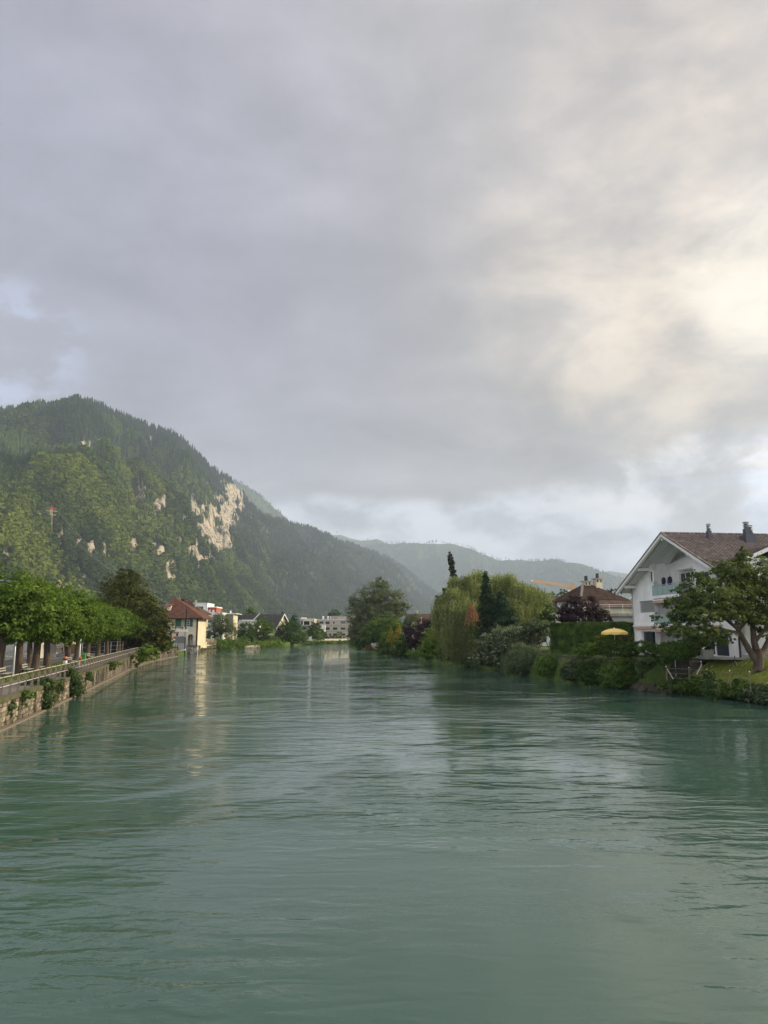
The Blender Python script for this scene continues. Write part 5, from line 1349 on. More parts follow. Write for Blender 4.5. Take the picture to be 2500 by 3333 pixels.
# ------------------------------------------------------------------ pylons on the mountainside
def hill_point(px, py):
    r = Vector(ray(px, py)); az = math.atan2(r.x, r.y); te = r.z / math.hypot(r.x, r.y)
    rr = np.linspace(800, 4000, 3000); h, _, _ = height(np.full_like(rr, az), rr); k = np.argmax(h - HC >= te * rr)
    return Vector((rr[k]*math.sin(az), rr[k]*math.cos(az), float(h[k])))
def pylon(px, py, top_py, label):
    b = hill_point(px, py); h = (P(px, top_py, b.y) - P(px, py, b.y)).z
    r = empty('pylon', b, R(25), label, 'pylon', 'power pylons on the mountainside'); w = h * .075; red = MATS['red_paint']
    pale = mat('pylon_steel', (0.62, 0.56, 0.34), .6)
    leg = MB(); th = h * .008 + .2
    for sx, sy in ((-1,-1),(1,-1),(1,1),(-1,1)): MB().bar((sx*w, sy*w, -3), (sx*w*.45, sy*w*.45, h*.86), th).build('leg', pale, r)
    br = MB(); n = 9
    for k in range(n):
        z0, z1 = h*.86*k/n, h*.86*(k+1)/n; w0 = w*(1-.55*k/n); w1 = w*(1-.55*(k+1)/n)
        for s in (-1, 1):
            br.bar((-w0, s*w0, z0), (w1, s*w1, z1), th*.5); br.bar((w0, s*w0, z0), (-w1, s*w1, z1), th*.5)
            br.bar((s*w0, -w0, z0), (s*w1, w1, z1), th*.5)
    br.build('bracing', pale, r)
    hd = MB(); hd.bar((-w*.45,0,h*.84), (0,0,h), th*1.5); hd.bar((w*.45,0,h*.84), (0,0,h), th*1.5); hd.bar((0,-w*.45,h*.84), (0,0,h), th*1.5); hd.bar((-w*.5,0,h*.84), (w*.5,0,h*.84), th*1.5); hd.build('red_head', red, r)
    ends = []
    for z, L in ((.90, 2.0), (.78, 2.4), (.62, 2.0)):
        mb = MB(); mb.bar((-w*L*1.3, 0, h*z), (w*L*1.3, 0, h*z), th*(1.3 if z > .85 else .8)); mb.bar((-w*L*1.3, 0, h*z), (0, 0, h*(z+.05)), th*.7); mb.bar((w*L*1.3, 0, h*z), (0, 0, h*(z+.05)), th*.7)
        mb.build('crossarm', red if z > .85 else pale, r)
        for s in (-1, 1): ends.append(r.matrix_basis @ Vector((s*w*L*1.3, 0, h*z)))
    return r, ends
bpy.context.view_layer.update()
_, e1 = pylon(163, 1724, 1648, 'right hand red topped lattice pylon high on the forested slope')
_, e0 = pylon(16, 1682, 1643, 'red topped lattice pylon near the left picture edge on the forested slope')
def wires(name, label, pairs, sag):
    a0 = pairs[0][0]; r = empty(name, a0, 0, label, 'power line')
    for a, b in pairs:
        pts = [a.lerp(b, t/12) - Vector((0,0,sag*4*(t/12)*(1-t/12))) - a0 for t in range(13)]
        MB().tube(pts, .09, 4, False).build('wire', mat('wire_metal', (0.30, 0.32, 0.24), .6), r)
wires('power_line', 'power lines strung between the two red topped pylons', list(zip(e0, e1)), 9)
ends = [P(575 + 16*k, 1975 + 8*k, 700 + 6*k) for k in range(6)]
wires('power_line', 'power lines sweeping down the slope from the right hand pylon to the valley', list(zip(e1, ends)), 14)
# ================================================================== right bank
GR = 2.6
# ------------------------------------------------------------------ white house
def white_house():
    th = 7.0; A = P(2152, 1737, 70.4)
    dx = Vector((math.cos(R(th)), math.sin(R(th)), 0)); dy = Vector((-math.sin(R(th)), math.cos(R(th)), 0))
    o = A + dx * 1.3; o.z = 2.85           # middle of the river front
    r = empty('white_house', o, R(th), 'large white gabled house with balconies and brown tiled roof on the right bank', 'house')
    def hit(px, py, x=0.0):                # point of the river front (local x) seen at px,py -> local y, z
        q = Vector(ray(px, py)); w = o + dx * x; c = Vector((0, 0, HC)); k = (Vector((w.x, w.y, 0)) - Vector((0, 0, 0))).dot(dx) / q.dot(dx); h = c + q * k - o
        return h.dot(dy), h.z
    zr = A.z - o.z; SL = 0.475; ye = 10.6; yw = 9.7
    ze = zr - SL * ye; roofz = lambda y: zr - SL * abs(y)
    F1, F2 = 2.8, 5.6
    L = 15.0; yl, yr = 4.75, -2.95          # loggia from yr to yl
    def hole(p0, q0, p1, q1, x=0.0):
        a = hit(p0, (q0+q1)/2, x)[0]; b = hit(p1, (q0+q1)/2, x)[0]; m = (p0+p1)/2
        return a, b, hit(m, q1, x)[1], hit(m, q0, x)[1]
    # river front runs from far (y=+yw) to near (y=-yw): wall coordinate s = yw - y
    def front(name, ya, yb, z0, z1, holes=(), x=0.0, m=white_wall, t=.3):
        hs = [(ya - h[0], ya - h[1], h[2], h[3]) for h in holes]
        return wall(r, (x, ya), (0, -1), ya - yb, z0, z1, m, hs, t, name), hs
    # far bay
    small = hole(2113, 1859, 2127, 1895); bl = hole(2083, 1955, 2132, 1994); dr = (7.9, 4.3, 0.05, 2.15)
    zt = roofz(yw) - .15
    front('wall', yw, yl, -.3, zt, [bl, dr, (small[0], small[1], small[2], min(small[3], 99))][:2])
    # gable part of the far bay above the eave wall: polygon with opening for the small window
    mb = MB(); za = zt; h = small
    def poly(y0, y1, zl0, zl1, zh0, zh1): # quad on the front x=0 and back
        mb.face([(0, y0, zl0), (0, y1, zl1), (0, y1, zh1), (0, y0, zh0)]); mb.face([(.3, y1, zl1), (.3, y0, zl0), (.3, y0, zh0), (.3, y1, zh1)])
    under = lambda y: roofz(y) - .12
    poly(yw, h[0], za, za, za + .001, under(h[0])); 
    poly(h[0], h[1], za, za, h[2], h[2]); poly(h[0], h[1], h[3], h[3], under(h[0]), under(h[1])); poly(h[1], yl, za, za, under(h[1]), under(yl))
    for y in (h[0], h[1]): mb.face([(0, y, h[2]), (.3, y, h[2]), (.3, y, h[3]), (0, y, h[3])])
    mb.face([(0, h[0], h[2]), (0, h[1], h[2]), (.3, h[1], h[2]), (.3, h[0], h[2])]); mb.face([(0, h[0], h[3]), (0, h[1], h[3]), (.3, h[1], h[3]), (.3, h[0], h[3])])
    mb.face([(0, yl, -.3), (1.9, yl, -.3), (1.9, yl, under(yl)), (0, yl, under(yl))])
    mb.build('gable_wall', white_wall, r)
    S = lambda h: (yw - h[0], yw - h[1], h[2], h[3])
    window(r, (0, yw), (0, -1), S(small), frame_white, mull=1, rec=.16)
    blind(r, (0, yw), (0, -1), S(bl), mat('blind_slat', (0.42, 0.43, 0.43), .5), rec=.10, step=.105)
    w = window(r, (0, yw), (0, -1), S(dr), frame_white, mull=3, rec=.2, sill=False, name='patio_door')
    MB().box((.12, 6.4, 1.05), (.05, 1.5, 2.0)).build('dark_shutter', mat('shutter_dark', (0.018, 0.026, 0.034), .5), r)
    # loggia: recessed back wall, floors, pillar
    back = 1.9
    d2 = hole(2212, 1862, 2246, 1920, back); d2 = (d2[0], d2[1], F2 + .05, F2 + 2.2)
    front('loggia_wall', yl, yr, -.3, zr - SL*3.2, [d2, (3.6, 0.4, F1+.05, F1+2.2), (3.4, -1.0, .05, 2.2)], back)
    for h in (d2, (3.6, 0.4, F1+.05, F1+2.2), (3.4, -1.0, .05, 2.2)): window(r, (back, yl), (0, -1), (yl-h[0], yl-h[1], h[2], h[3]), frame_white, mull=1, rec=.12, sill=False, name='balcony_door')
    mb = MB(); mb.face([(back, yl, zr-SL*3.2), (back, yr, zr-SL*3.2), (back, yr, under(yr)), (back, 0, under(0)), (back, yl, under(yl))]); mb.build('gable_wall', white_wall, r)
    for k, z in enumerate((F1, F2)):
        MB().box((back/2 - .1, (yl+yr)/2, z - .12), (back + .2, yl-yr-.02, .30)).build('balcony_slab', white_wall, r)
        pts = [(-.12, yl-.04, z+.03), (-.12, yr+.1, z+.03)]
        rl = MB().bar((-.12, yl-.02, z+1.03), (-.12, yr+.1, z+1.03), .05, .05).build('balcony_railing', metal_grey, r)
        n = 7; LL_ = (yl-yr-.12)/n
        for j in range(n+1):
            y = yl-.04 - LL_*j; MB().box((-.12, y, z+.42), (.05, .045, 1.2)).build('post', metal_grey, rl)
            if j < n: MB().box((-.16, y-LL_/2, z+.50), (.02, LL_-.10, .86)).build('glass_panel', glass_green, rl)
        MB().bar((-.12, yl-.02, z+.06), (-.12, yr+.1, z+.06), .04, .04).build('base_rail', metal_grey, rl)
        # folded awning under the slab
        a = MB().box((-.10, yl - 1.9, z-.42), (.26, 3.6, .13)).build('awning_case', frame_white, r)
        MB().box((-.16, yl - 1.9, z-.60), (.06, 3.5, .22)).build('valance', cloth_orange, a)
    a = MB().box((back - .3, 0.1, F2+2.55), (.5, 4.6, .18)).build('awning_case', frame_white, r); MB().box((back-.5, 0.1, F2+2.40), (.05, 4.4, .16)).build('valance', mat('awning_grey', (.42,.38,.34), .8), a)
    a = MB().box((-.16, 6.5, 2.68), (.3, 5.2, .16)).build('awning_case', frame_white, r); MB().box((-.24, 6.5, 2.48), (.05, 5.0, .24)).build('valance', cloth_orange, a)
    a = MB().box((-.16, -5.4, 2.68), (.3, 3.4, .16)).build('awning_case', frame_white, r); MB().box((-.24, -5.4, 2.48), (.05, 3.2, .24)).build('valance', cloth_orange, a)
    MB().box((.16, yr-.14, (F2+.0)/1 + 1.5), (.30, .34, 4.6)).build('pillar', white_wall, r)
    MB().bar((-.0, yl-.06, F2-.55), (-1.3, yl+.5, F2-.62), .03).build('spout', metal_grey, r)
    # near bay
    top = roofz(yw) - .15
    w1 = (-3.6, -5.9, F2+.6, F2+1.9); w2 = (-4.0, -5.7, .06, 2.2)
    front('wall', yr-.32, -yw, -.3, top, [w2, (-5.85, -7.75, .06, 2.2), (-3.9, -5.9, F1+.8, F1+2.0)])
    mb = MB(); y0 = yr - .32
    h = w1; poly2 = lambda a, b, l, ha, hb: mb.face([(0, a, l), (0, b, l), (0, b, hb), (0, a, ha)])
    poly2(y0, -yw, top, under(y0), top + .001)
    mb.build('gable_wall', white_wall, r)
    q = lambda h: (yw - h[0], yw - h[1], h[2], h[3])
    window(r, (0, yw), (0, -1), q(w2), frame_white, mull=1, rec=.16, sill=False, name='patio_door')
    window(r, (0, yw), (0, -1), q((-3.9, -5.9, F1+.8, F1+2.0)), frame_white, mull=1)
    p = MB().box((.02, -4.55, F2+1.15), (.06, 2.0, 1.1)).build('window', frame_grey, r); MB().box((-.02, -4.55, F2+1.15), (.02, 1.8, .95)).build('pane', glass, p)
    MB().box((.10, -6.8, 1.1), (.06, 1.86, 2.1)).build('dark_shutter', MATS['shutter_dark'], r)
    # other walls
    wall(r, (0, -yw), (1, 0), L, -.3, top, white_wall, [(2.2, 3.6, .8, 2.0), (6, 7.6, .1, 2.2)]); window(r, (0, -yw), (1, 0), (2.2, 3.6, .8, 2.0)); window(r, (0, -yw), (1, 0), (6, 7.6, .1, 2.2))
    wall(r, (L, -yw), (0, 1), 2*yw, -.3, top, white_wall); wall(r, (L, yw), (-1, 0), L, -.3, top, white_wall)
    MB().box((L/2, -yw-.02, .0), (L+.1, .08, .45)).build('plinth', concrete, r)
    MB().box((-1.0, 0.5, -.06), (2.2, 2*yw+2, .14)).build('terrace', concrete, r)
    # roof deck, rafters, barge boards, purlins
    v = 1.3
    for s in (-1, 1):
        e = [(-v, s*ye, ze), (L+v, s*ye, ze), (L+v, 0, zr), (-v, 0, zr)]
        if s > 0: e = [e[1], e[0], e[3], e[2]]
        MB().slab(*e, .12).build('roof_deck', frame_white, r)
        MB().bar((-v-.03, s*ye, ze-.10), (-v-.03, 0, zr-.10), .06, .34).build('barge_board', frame_white, r)
        MB().bar((-v+.06, s*(ye-.02), ze-.26), (-v+.06, 0, zr-.26), .05, .20).build('barge_board', frame_white, r)
        for k in range(14):
            x = -v + .5 + k * 1.15
            MB().bar((x, s*(ye-.1), ze-.20), (x, s*.1, zr-.20), .10, .14).build('rafter', frame_white, r)
        MB().bar((-v, s*(ye+.06), ze-.02), (L+v, s*(ye+.06), ze-.02), .12, .12).build('gutter', metal_grey, r)
    for y in (8.7, 5.4, .18, -4.2, -8.7):
        MB().box((-.55, y, roofz(y) - .42), (1.3, .22, .30)).build('purlin', frame_white, r)
    MB().tube([(-.12, -yw+.25, top-.1), (-.12, -yw+.25, 0)], .07, 8).build('downpipe', metal_dark, r, True)
    # tiles: near slope one by one, the rest of the covering joined
    tw, tl = .33, .36
    tm = MB()
    prof = [(-.5, .0), (-.36, .055), (-.18, .06), (-.05, .01), (.5, .0)]
    i = 0
    for y_, dz in ((-.5, .055), (.62, .0)):
        for x_, z_ in prof: tm.v.append((x_*tw, y_*tl, z_ + dz))
    n = len(prof)
    for k in range(n-1): tm.f.append((k, k+1, n+k+1, n+k))
    tm.v += [(x_*tw, -.5*tl, z_ + .02) for x_, z_ in prof]
    for k in range(n-1): tm.f.append((2*n+k, 2*n+k+1, k+1, k))
    tile = tm.mesh('roof_tile', tile_brown); ang = math.atan(SL); sl = math.hypot(ye, ye*SL); rows = int(sl/tl) ; cols = int((L + 2*v)/tw); cnt = 0; rest = MB(); g = random.Random(8)
    todo = []
    for j in range(rows):
        for k in range(cols):
            x = -v + (k+.5)*tw; yy = -(ye - (j+.5)*tl*math.cos(ang)*1.0); z = ze + (j+.5)*tl*math.sin(ang)
            if yy > -0.12: continue
            if 1.7 < x < 6.5 and yy < -6.9: continue
            wp = o + dx*x + dy*yy + Vector((0, 0, z)); fx, fy = to_px(wp.x, wp.y, wp.z)
            vis = fx < 2500 and fy < 1850 - max(0, (fx-2300))*.15
            todo.append((0 if vis else 1, wp.length, x, yy, z))
    todo.sort()
    for _, _, x, yy, z in todo:
        if cnt < 298:
            t_ = bpy.data.objects.new('roof_tile', tile); col.objects.link(t_); t_.parent = r; t_.location = (x, yy, z + .005 + g.uniform(0, .012)); t_.rotation_euler = (ang, g.uniform(-.02, .02), 0); cnt += 1
        else:
            b = len(rest.v); ca, sa = math.cos(ang), math.sin(ang); jz = g.uniform(0, .012)
            rest.v += [(x + q[0], yy + q[1]*ca - q[2]*sa, z + q[1]*sa + q[2]*ca + jz) for q in tm.v]; rest.f += [tuple(b+q for q in f_) for f_ in tm.f]
    tag(rest.build('roof_tiles', tile_brown, r), kind='stuff')
    courses(r, (L+v, ye, ze+.01), (-v, ye, ze+.01), (-v, 0, zr+.01), (L+v, 0, zr+.01), tile_brown, 30, .05, 'roof_slope', .03, .02)
    k = 0; x = -v
    rt = MB().lathe((0,0,0), [(.14, 0), (.12, .42)], 8).mesh('ridge_tile', tile_brown)
    while x < L + v:
        t_ = bpy.data.objects.new('ridge_tile', rt); col.objects.link(t_); t_.parent = r; t_.location = (x, 0, zr+.06); t_.rotation_euler = (0, R(91.5), 0); x += .38
    for k in range(30):   # verge tiles along the river gable
        for s in (-1, 1):
            f0 = k/30; y = s*ye*(1-f0-.5/30); z = ze + (zr-ze)*(f0+.5/30)
            m = MB().box((-v-.02, y, z+.07), (.16, ye/30*1.06, .14)); m.v = [(a, b, c + (b-y)*(-s)*SL) for a, b, c in m.v]; m.build('verge_tile', tile_brown, r)
    # chimneys
    cm = mat('chimney_sheet', (0.085, 0.090, 0.105), .45, metal=.3)
    def hitr(px, py, y):   # point on vertical plane local y=const
        q = Vector(ray(px, py)); w = o + dy*y; c = Vector((0,0,HC)); k = (Vector((w.x, w.y, 0))).dot(dy)/q.dot(dy); h = c + q*k - o; return h.dot(dx), h.z
    def stack(x, y, z0, z1, w, r_):
        c = MB().box((x, y, (z0+z1)/2), (w, w, z1-z0)).build('chimney', cm, r)
        top = MB(); top.lathe((x, y, z1), [(.16, 0), (.16, .5)], 10)
        top.build('flue', metal_grey, c, True)
        for k in range(4): MB().lathe((x, y, z1 + .10 + .13*k), [(r_, 0), (r_, .03)], 12).build('cowl_ring', metal_dark, c)
        MB().lathe((x, y, z1+.62), [(r_+.02, 0), (r_+.02, .03)], 12).build('cowl_cap', metal_dark, c)
    x, z = hitr(2306, 1716, -1.2); stack(x, -1.2, roofz(1.2)-.3, z-.35, .36, .20)
    x, z = hitr(2433, 1730, -1.7); zb = roofz(1.7)
    m = MB().lathe((x, -1.7, zb-1.0), [(.82, 0), (.70, 1.55)], 4); m.v = [((a-x)*.72 - (b+1.7)*.72 + x, (a-x)*.72 + (b+1.7)*.72 - 1.7, c) for a, b, c in m.v]; m.build('chimney_base', cm, r)
    stack(x-.12, -1.7, zb+.3, zb+1.15, .44, .27); stack(x+.38, -1.6, zb+.3, zb+.85, .32, .2)
    # dormer on the near slope
    dxp, dzt = hitr(2492, 1778, -8.2)
    y0, y1 = -8.9, -5.4; zd = 8.2; xa, xb = 1.5, 6.7; xm = (xa+xb)/2
    wall(r, (xa+.3, y0+.5), (1, 0), xb-xa-.6, roofz(8.4)-.4, zd, white_wall, [(1.2, 3.2, roofz(8.4)+.25, zd-.12)], name='dormer_wall')
    window(r, (xa+.3, y0+.5), (1, 0), (1.2, 3.2, roofz(8.4)+.25, zd-.12), frame_grey, name='dormer_window')
    mb = MB(); mb.face([(xa+.3, y0+.5, roofz(8.4)-.4), (xa+.3, y0+.5, zd), (xa+.3, -6.4, zd)]); mb.build('dormer_cheek', white_wall, r)
    zz = zd + (xb-xa)/2*.42
    courses(r, (xa, y1+1.5, zd), (xa, y0, zd), (xm, y0, zz), (xm, y1+1.5, zz), tile_brown, 9, .05, 'dormer_roof')
    courses(r, (xb, y0, zd), (xb, y1+1.5, zd), (xm, y1+1.5, zz), (xm, y0, zz), tile_brown, 9, .05, 'dormer_roof')
    MB().bar((xa, y0-.03, zd-.1), (xm, y0-.03, zz-.1), .06, .3).build('barge_board', frame_white, r); MB().bar((xb, y0-.03, zd-.1), (xm, y0-.03, zz-.1), .06, .3).build('barge_board', frame_white, r)
    # drying clothes on the upper balcony
    def W(x, y, z): return o + dx*x + dy*y + Vector((0, 0, z))
    cl = [('hanging_shirt', 'dark navy shirt with pale sleeve hanging above the upper balcony rail', 3.25, (0.018, 0.020, 0.040), (0.36, 0.37, 0.40)),
          ('hanging_jacket', 'dark jacket with grey blue front hanging right of the navy shirt', 2.0, (0.020, 0.020, 0.038), (0.12, 0.16, 0.22))]
    for nm, lab, y, c1, c2 in cl:
        e = empty(nm, W(.35, y, F2 + .95), R(th), lab, 'clothes'); b = MB()
        m1 = mat(nm + '_cloth', c1, .9); m2 = mat(nm + '_sleeve', c2, .9)
        b.lathe((0, 0, 0), [(.20, 0), (.22, .35), (.24, .62), (.16, .78), (.06, .86)], 10); b.v = [(a*.45, bb*1.25, c) for a, bb, c in b.v]; b.build('body', m1, e, True)
        MB().tube([(0, .22, .76), (-.02, .36, .50), (-.02, .38, .12)], [.08, .075, .06], 8).build('sleeve', m2, e, True)
        MB().tube([(0, -.22, .76), (-.02, -.36, .52), (-.02, -.38, .25)], [.08, .075, .06], 8).build('sleeve', m1, e, True)
        MB().tube([(0, 0, .84), (0, 0, 1.02), (0, .05, 1.06)], .012, 5).build('hanger_hook', metal_grey, e)
    return o, dx, dy
HO, HX, HY = white_house()

# ------------------------------------------------------------------ houses behind
def hip_house():
    f = Frame(1895, 128, 2.4, 20); r = f.root('brown_hipped_house', 'house with brown hipped tile roof and two cream chimneys behind the purple plum tree', 'house')
    ze = f.z(1950, 1952); W = f.u(2050, 0, 1955); D = 9.0; zr = f.z(1940, 1906, 4.5)
    wall(r, (.6, .6), (1, 0), W-1.2, 0, ze, cream_wall); wall(r, (W-.6, .6), (0, 1), D-1.2, 0, ze, cream_wall); wall(r, (W-.6, D-.6), (-1, 0), W-1.2, 0, ze, cream_wall); wall(r, (.6, D-.6), (0, -1), D-1.2, 0, ze, white_wall, [(1.5, 2.8, ze-2, ze-.6)])
    window(r, (.6, D-.6), (0, -1), (1.5, 2.8, ze-2, ze-.6))
    hip_roof(r, 0, W, 0, D, ze, zr, tile_old, (3.6, 5.6), 18)
    # hip caps as separate mortared tiles
    a = Vector((3.6, D/2, zr+.1)); b = Vector((0, 0, ze+.1)); me = MB().box((0,0,0), (.34,.34,.22)).mesh('hip_tile', concrete)
    for k in range(12):
        p = a.lerp(b, (k+.3)/12); q = bpy.data.objects.new('hip_tile', me); col.objects.link(q); q.parent = r; q.location = p
    # lower brown slab roof
    zl = f.z(2000, 1975); courses(r, (2.6, -2.6, zl-.2), (W+.4, -2.6, zl-.2), (W, .5, zl+1.3), (3.0, .5, zl+1.3), tile_old, 7, .05, 'lean_to_roof')
    wall(r, (3.2, -2.0), (1, 0), W-3.4, 0, zl-.1, cream_wall, name='bay_wall')
    for px_, py_, yy in ((1908, 1893, D/2+.3), (1945, 1885, D/2-.3)):
        x, z = f.hit(px_, py_+6, yy)
        c = MB().box((x, yy, z-.9), (1.25, 1.0, 2.4)).build('chimney', cream_wall, r)
        MB().box((x, yy, z+.36), (1.75, 1.5, .14)).build('chimney_slab', concrete, c); MB().lathe((x, yy, z+.43), [(.32, 0), (.28, .8), (.34, .9)], 8).build('chimney_pot', metal_dark, c)
        for s in (-1, 1): MB().box((x + s*.35, yy-.52, z-.05), (.26, .06, .45)).build('vent_hole', frame_dark, c)
hip_house()
def long_roof_house():
    f = Frame(1735, 134, 2.2, 0); W = f.u(1900); r = f.root('long_brown_roofed_house', 'house with long low brown tiled roof behind the weeping willow', 'house')
    ze = f.z(1800, 1992); zr = f.z(1800, 1943, 5)
    wall(r, (.5, .6), (1, 0), W-1, 0, ze, white_wall); wall(r, (.5, 9), (0, -1), 8.4, 0, ze, white_wall); wall(r, (W-.5, .6), (0, 1), 8.4, 0, ze, white_wall)
    courses(r, (0, 0, ze), (W, 0, ze), (W, 5, zr), (0, 5, zr), tile_brown, 15, .07); courses(r, (W, 10, ze), (0, 10, ze), (0, 5, zr), (W, 5, zr), tile_brown, 8, .07)
    gable_prism(r, (W-.5, .6), (0, 1), 8.8, ze, zr-.2, white_wall); MB().tube([(0,5,zr+.06),(W,5,zr+.06)], .12, 6).build('ridge_cap', tile_brown, r)
long_roof_house()
def terrace_annexe():
    f = Frame(1946, 99, 2.6, -8); W = f.u(2072); r = f.root('terrace_annexe', 'white flat-roofed annexe with white terrace railing left of the white house', 'building')
    z1 = f.z(2000, 2003); hs = [f.box(1984, 2022, 2004, 2036), f.box(2010, 2021, 2041, 2036)]; hs = [(h[0], h[1], h[2]-.6, h[3]) for h in hs]
    wall(r, (0, 0), (1, 0), W, 0, z1, grey_wall, hs)
    for h in hs: window(r, (0, 0), (1, 0), h, frame_white, mull=1 if h is hs[0] else 2, rec=.16)
    wall(r, (0, 9), (0, -1), 9, 0, z1, grey_wall); wall(r, (W, 0), (0, 1), 9, 0, z1, grey_wall)
    MB().box((W/2, 4.4, z1+.06), (W+.5, 9.6, .36)).build('terrace_slab', concrete, r)
    rl = railing(r, [(-.1, -.1, z1+.24), (W+.1, -.1, z1+.24)], 1.15, frame_white, 1.75, (.25, .5, .75), .06, 'terrace_railing')
    rl = railing(r, [(-.1, 8, z1+.24), (-.1, -.1, z1+.24)], 1.15, frame_white, 1.75, (.25, .5, .75), .06, 'terrace_railing')
    x = f.u(2058); MB().tube([(x, -.15, 0), (x, -.15, z1+.7)], .06, 6).build('downpipe', metal_grey, r)
terrace_annexe()
def grey_gable_house():
    f = Frame(2052, 165, 2.4, -35); r = f.root('grey_roofed_house', 'distant cream gabled house with grey roof seen just left of the white house', 'house')
    ze = f.z(2052, 1955); W = 8; zr = ze + 3.2
    wall(r, (0, 0), (1, 0), W, 0, ze, cream_wall); gable_prism(r, (0, 0), (1, 0), W, ze, zr, cream_wall); wall(r, (0, 14), (0, -1), 14, 0, ze, cream_wall); wall(r, (W, 0), (0, 1), 14, 0, ze, cream_wall)
    courses(r, (-.6, 14, ze-.4), (-.6, -.6, ze-.4), (W/2, -.6, zr), (W/2, 14, zr), mat('roof_slate', (.13,.135,.14), .7), 10); courses(r, (W+.6, -.6, ze-.4), (W+.6, 14, ze-.4), (W/2, 14, zr), (W/2, -.6, zr), MATS['roof_slate'], 10)
    MB().bar((-.6, -.65, ze-.45), (W/2, -.65, zr-.05), .08, .26).build('barge_board', frame_white, r); MB().bar((W+.6, -.65, ze-.45), (W/2, -.65, zr-.05), .08, .26).build('barge_board', frame_white, r)
grey_gable_house()
def mid_roof_house():
    f = Frame(1322, 206, 1.6, 0); W = f.u(1400); r = f.root('dark_brown_roofed_house', 'house with dark brown roof between the birch and the weeping willow', 'house'); ze = f.z(1370, 2022); zr = f.z(1360, 1998, 5)
    wall(r, (.5, .6), (1, 0), W-1, 0, ze, cream_wall); wall(r, (W-.5, .6), (0, 1), 8.8, 0, ze, cream_wall); wall(r, (.5, 9.4), (0, -1), 8.8, 0, ze, cream_wall)
    courses(r, (0, 0, ze), (W+.8, 0, ze), (W+.8, 5, zr), (0, 5, zr), tile_old, 10); courses(r, (W+.8, 10, ze), (0, 10, ze), (0, 5, zr), (W+.8, 5, zr), tile_old, 6)
    MB().bar((W+.85, -.1, ze-.1), (W+.85, 5, zr-.1), .08, .28).build('barge_board', wood_brown, r); gable_prism(r, (W-.5, .6), (0, 1), 8.8, ze, zr-.3, cream_wall)
    x, z = f.hit(1357, 1996, 5); MB().lathe((x, 5, zr-.2), [(.3, 0), (.3, .7), (.5, .8), (.2, 1.1)], 6).build('chimney', metal_grey, r)
mid_roof_house()
def crane():
    Yc = 420; b = P(1868, 2057, Yc); r = empty('tower_crane', (b.x, Yc, 1.6), 0, 'yellow tower crane jib reaching left behind the rooftops', 'crane'); m = mat('crane_yellow', (0.75, 0.40, 0.12), .5)
    L = lambda px_, py_: P(px_, py_, Yc) - Vector((b.x, Yc, 1.6))
    root = L(1862, 1914); tip = L(1729, 1893); cw = L(1872, 1917)
    H = root.z; mast = MB(); w = .9
    for sx, sy in ((-1,-1),(1,-1),(1,1),(-1,1)): mast.bar((sx*w+root.x, sy*w, 0), (sx*w+root.x, sy*w, H-1), .22)
    for k in range(int(H/2)):
        for s in (-1, 1): mast.bar((root.x-w, s*w, 2*k), (root.x+w, s*w, 2*k+2), .12)
    mast.build('mast', m, r)
    jib = MB(); hh = 1.9; n = 22; T = [root.lerp(tip, k/n) for k in range(n+1)]
    up = Vector((0, 0, 1)); f = Vector((0, .8, 0))
    for k in range(n):
        a, b_ = T[k], T[k+1]; s0 = 1 - .35*k/n; s1 = 1 - .35*(k+1)/n
        jib.bar(a+f, b_+f, .16); jib.bar(a-f, b_-f, .16); jib.bar(a+up*hh*s0, b_+up*hh*s1, .16)
        mdl = a.lerp(b_, .5) + up*hh*(s0+s1)/2
        for q in (a+f, b_+f, a-f, b_-f): jib.bar(q, mdl, .10)
    jib.build('jib', m, r)
    MB().bar(root - Vector((1.0, 0, 0)), cw + Vector((1.6, 0, 0)), 1.2, .5).build('counter_jib', m, r)
    c = cw; MB().box((c.x-.4, 0, c.z-1.2), (1.6, 1.4, 2.4)).build('counterweight', concrete, r)
    MB().box((c.x-3.6, -.9, c.z-1.6), (1.3, 1.3, 2.2)).build('cab', frame_white, r)
    MB().bar(root + Vector((0,0,-1)), root + Vector((.4, 0, 2.6)), .8).build('tower_head', m, r)
    MB().box((tip.x+.5, 0, tip.z+.4), (1.2, 1.0, .8)).build('tip_block', frame_white, r)
crane()

# ------------------------------------------------------------------ right bank planting, far to near
def rsh(label, px_, spec, Y, m, size, z=.0, **kw): return shrub(label, px_, 2100, spec, Y, m, size, z=z, **kw)
tree('tall loose silver birch leaning over the water on the right bank', 1238, 2110, [(1235,1930,46,46),(1190,1955,40,42),(1285,1960,40,42),(1160,2000,32,44),(1215,1985,60,50),(1265,2000,55,42),(1155,2050,26,44),(1175,2040,40,40),(1310,1985,24,28),(1236,1895,18,20),(1148,2075,22,26),(1322,1972,12,12),(1252,1902,14,18),(1145,1965,14,22)], 196, L_birch, .34, 1.2, .4, bm=bark_pale, top=1905, n=44000, hang=1.2, aspect=.4, clump=.15, shell=.45, lump=.6, up=.2)
base = P(1238, 2057, 196)
def birch_limbs():
    r = bpy.data.objects['tree.011'] if False else None
rsh('broad mid green bush mass at the foot of the birch', 1240, [(1240,2040,45,32),(1280,2035,35,30),(1210,2060,34,30),(1262,2062,45,32)], 186, L_mid, .34, z=1.0)
rsh('dark low bush below the birch at the waterline', 1195, [(1195,2080,28,28),(1170,2098,18,18),(1215,2095,22,18)], 188, L_deep, .34, z=.3)
rsh('pink and red flowering border beside the little grey fence', 1222, [(1200,2108,12,10),(1226,2110,16,10),(1240,2106,10,9)], 172, L_red, .24, z=.3, trunk=False)
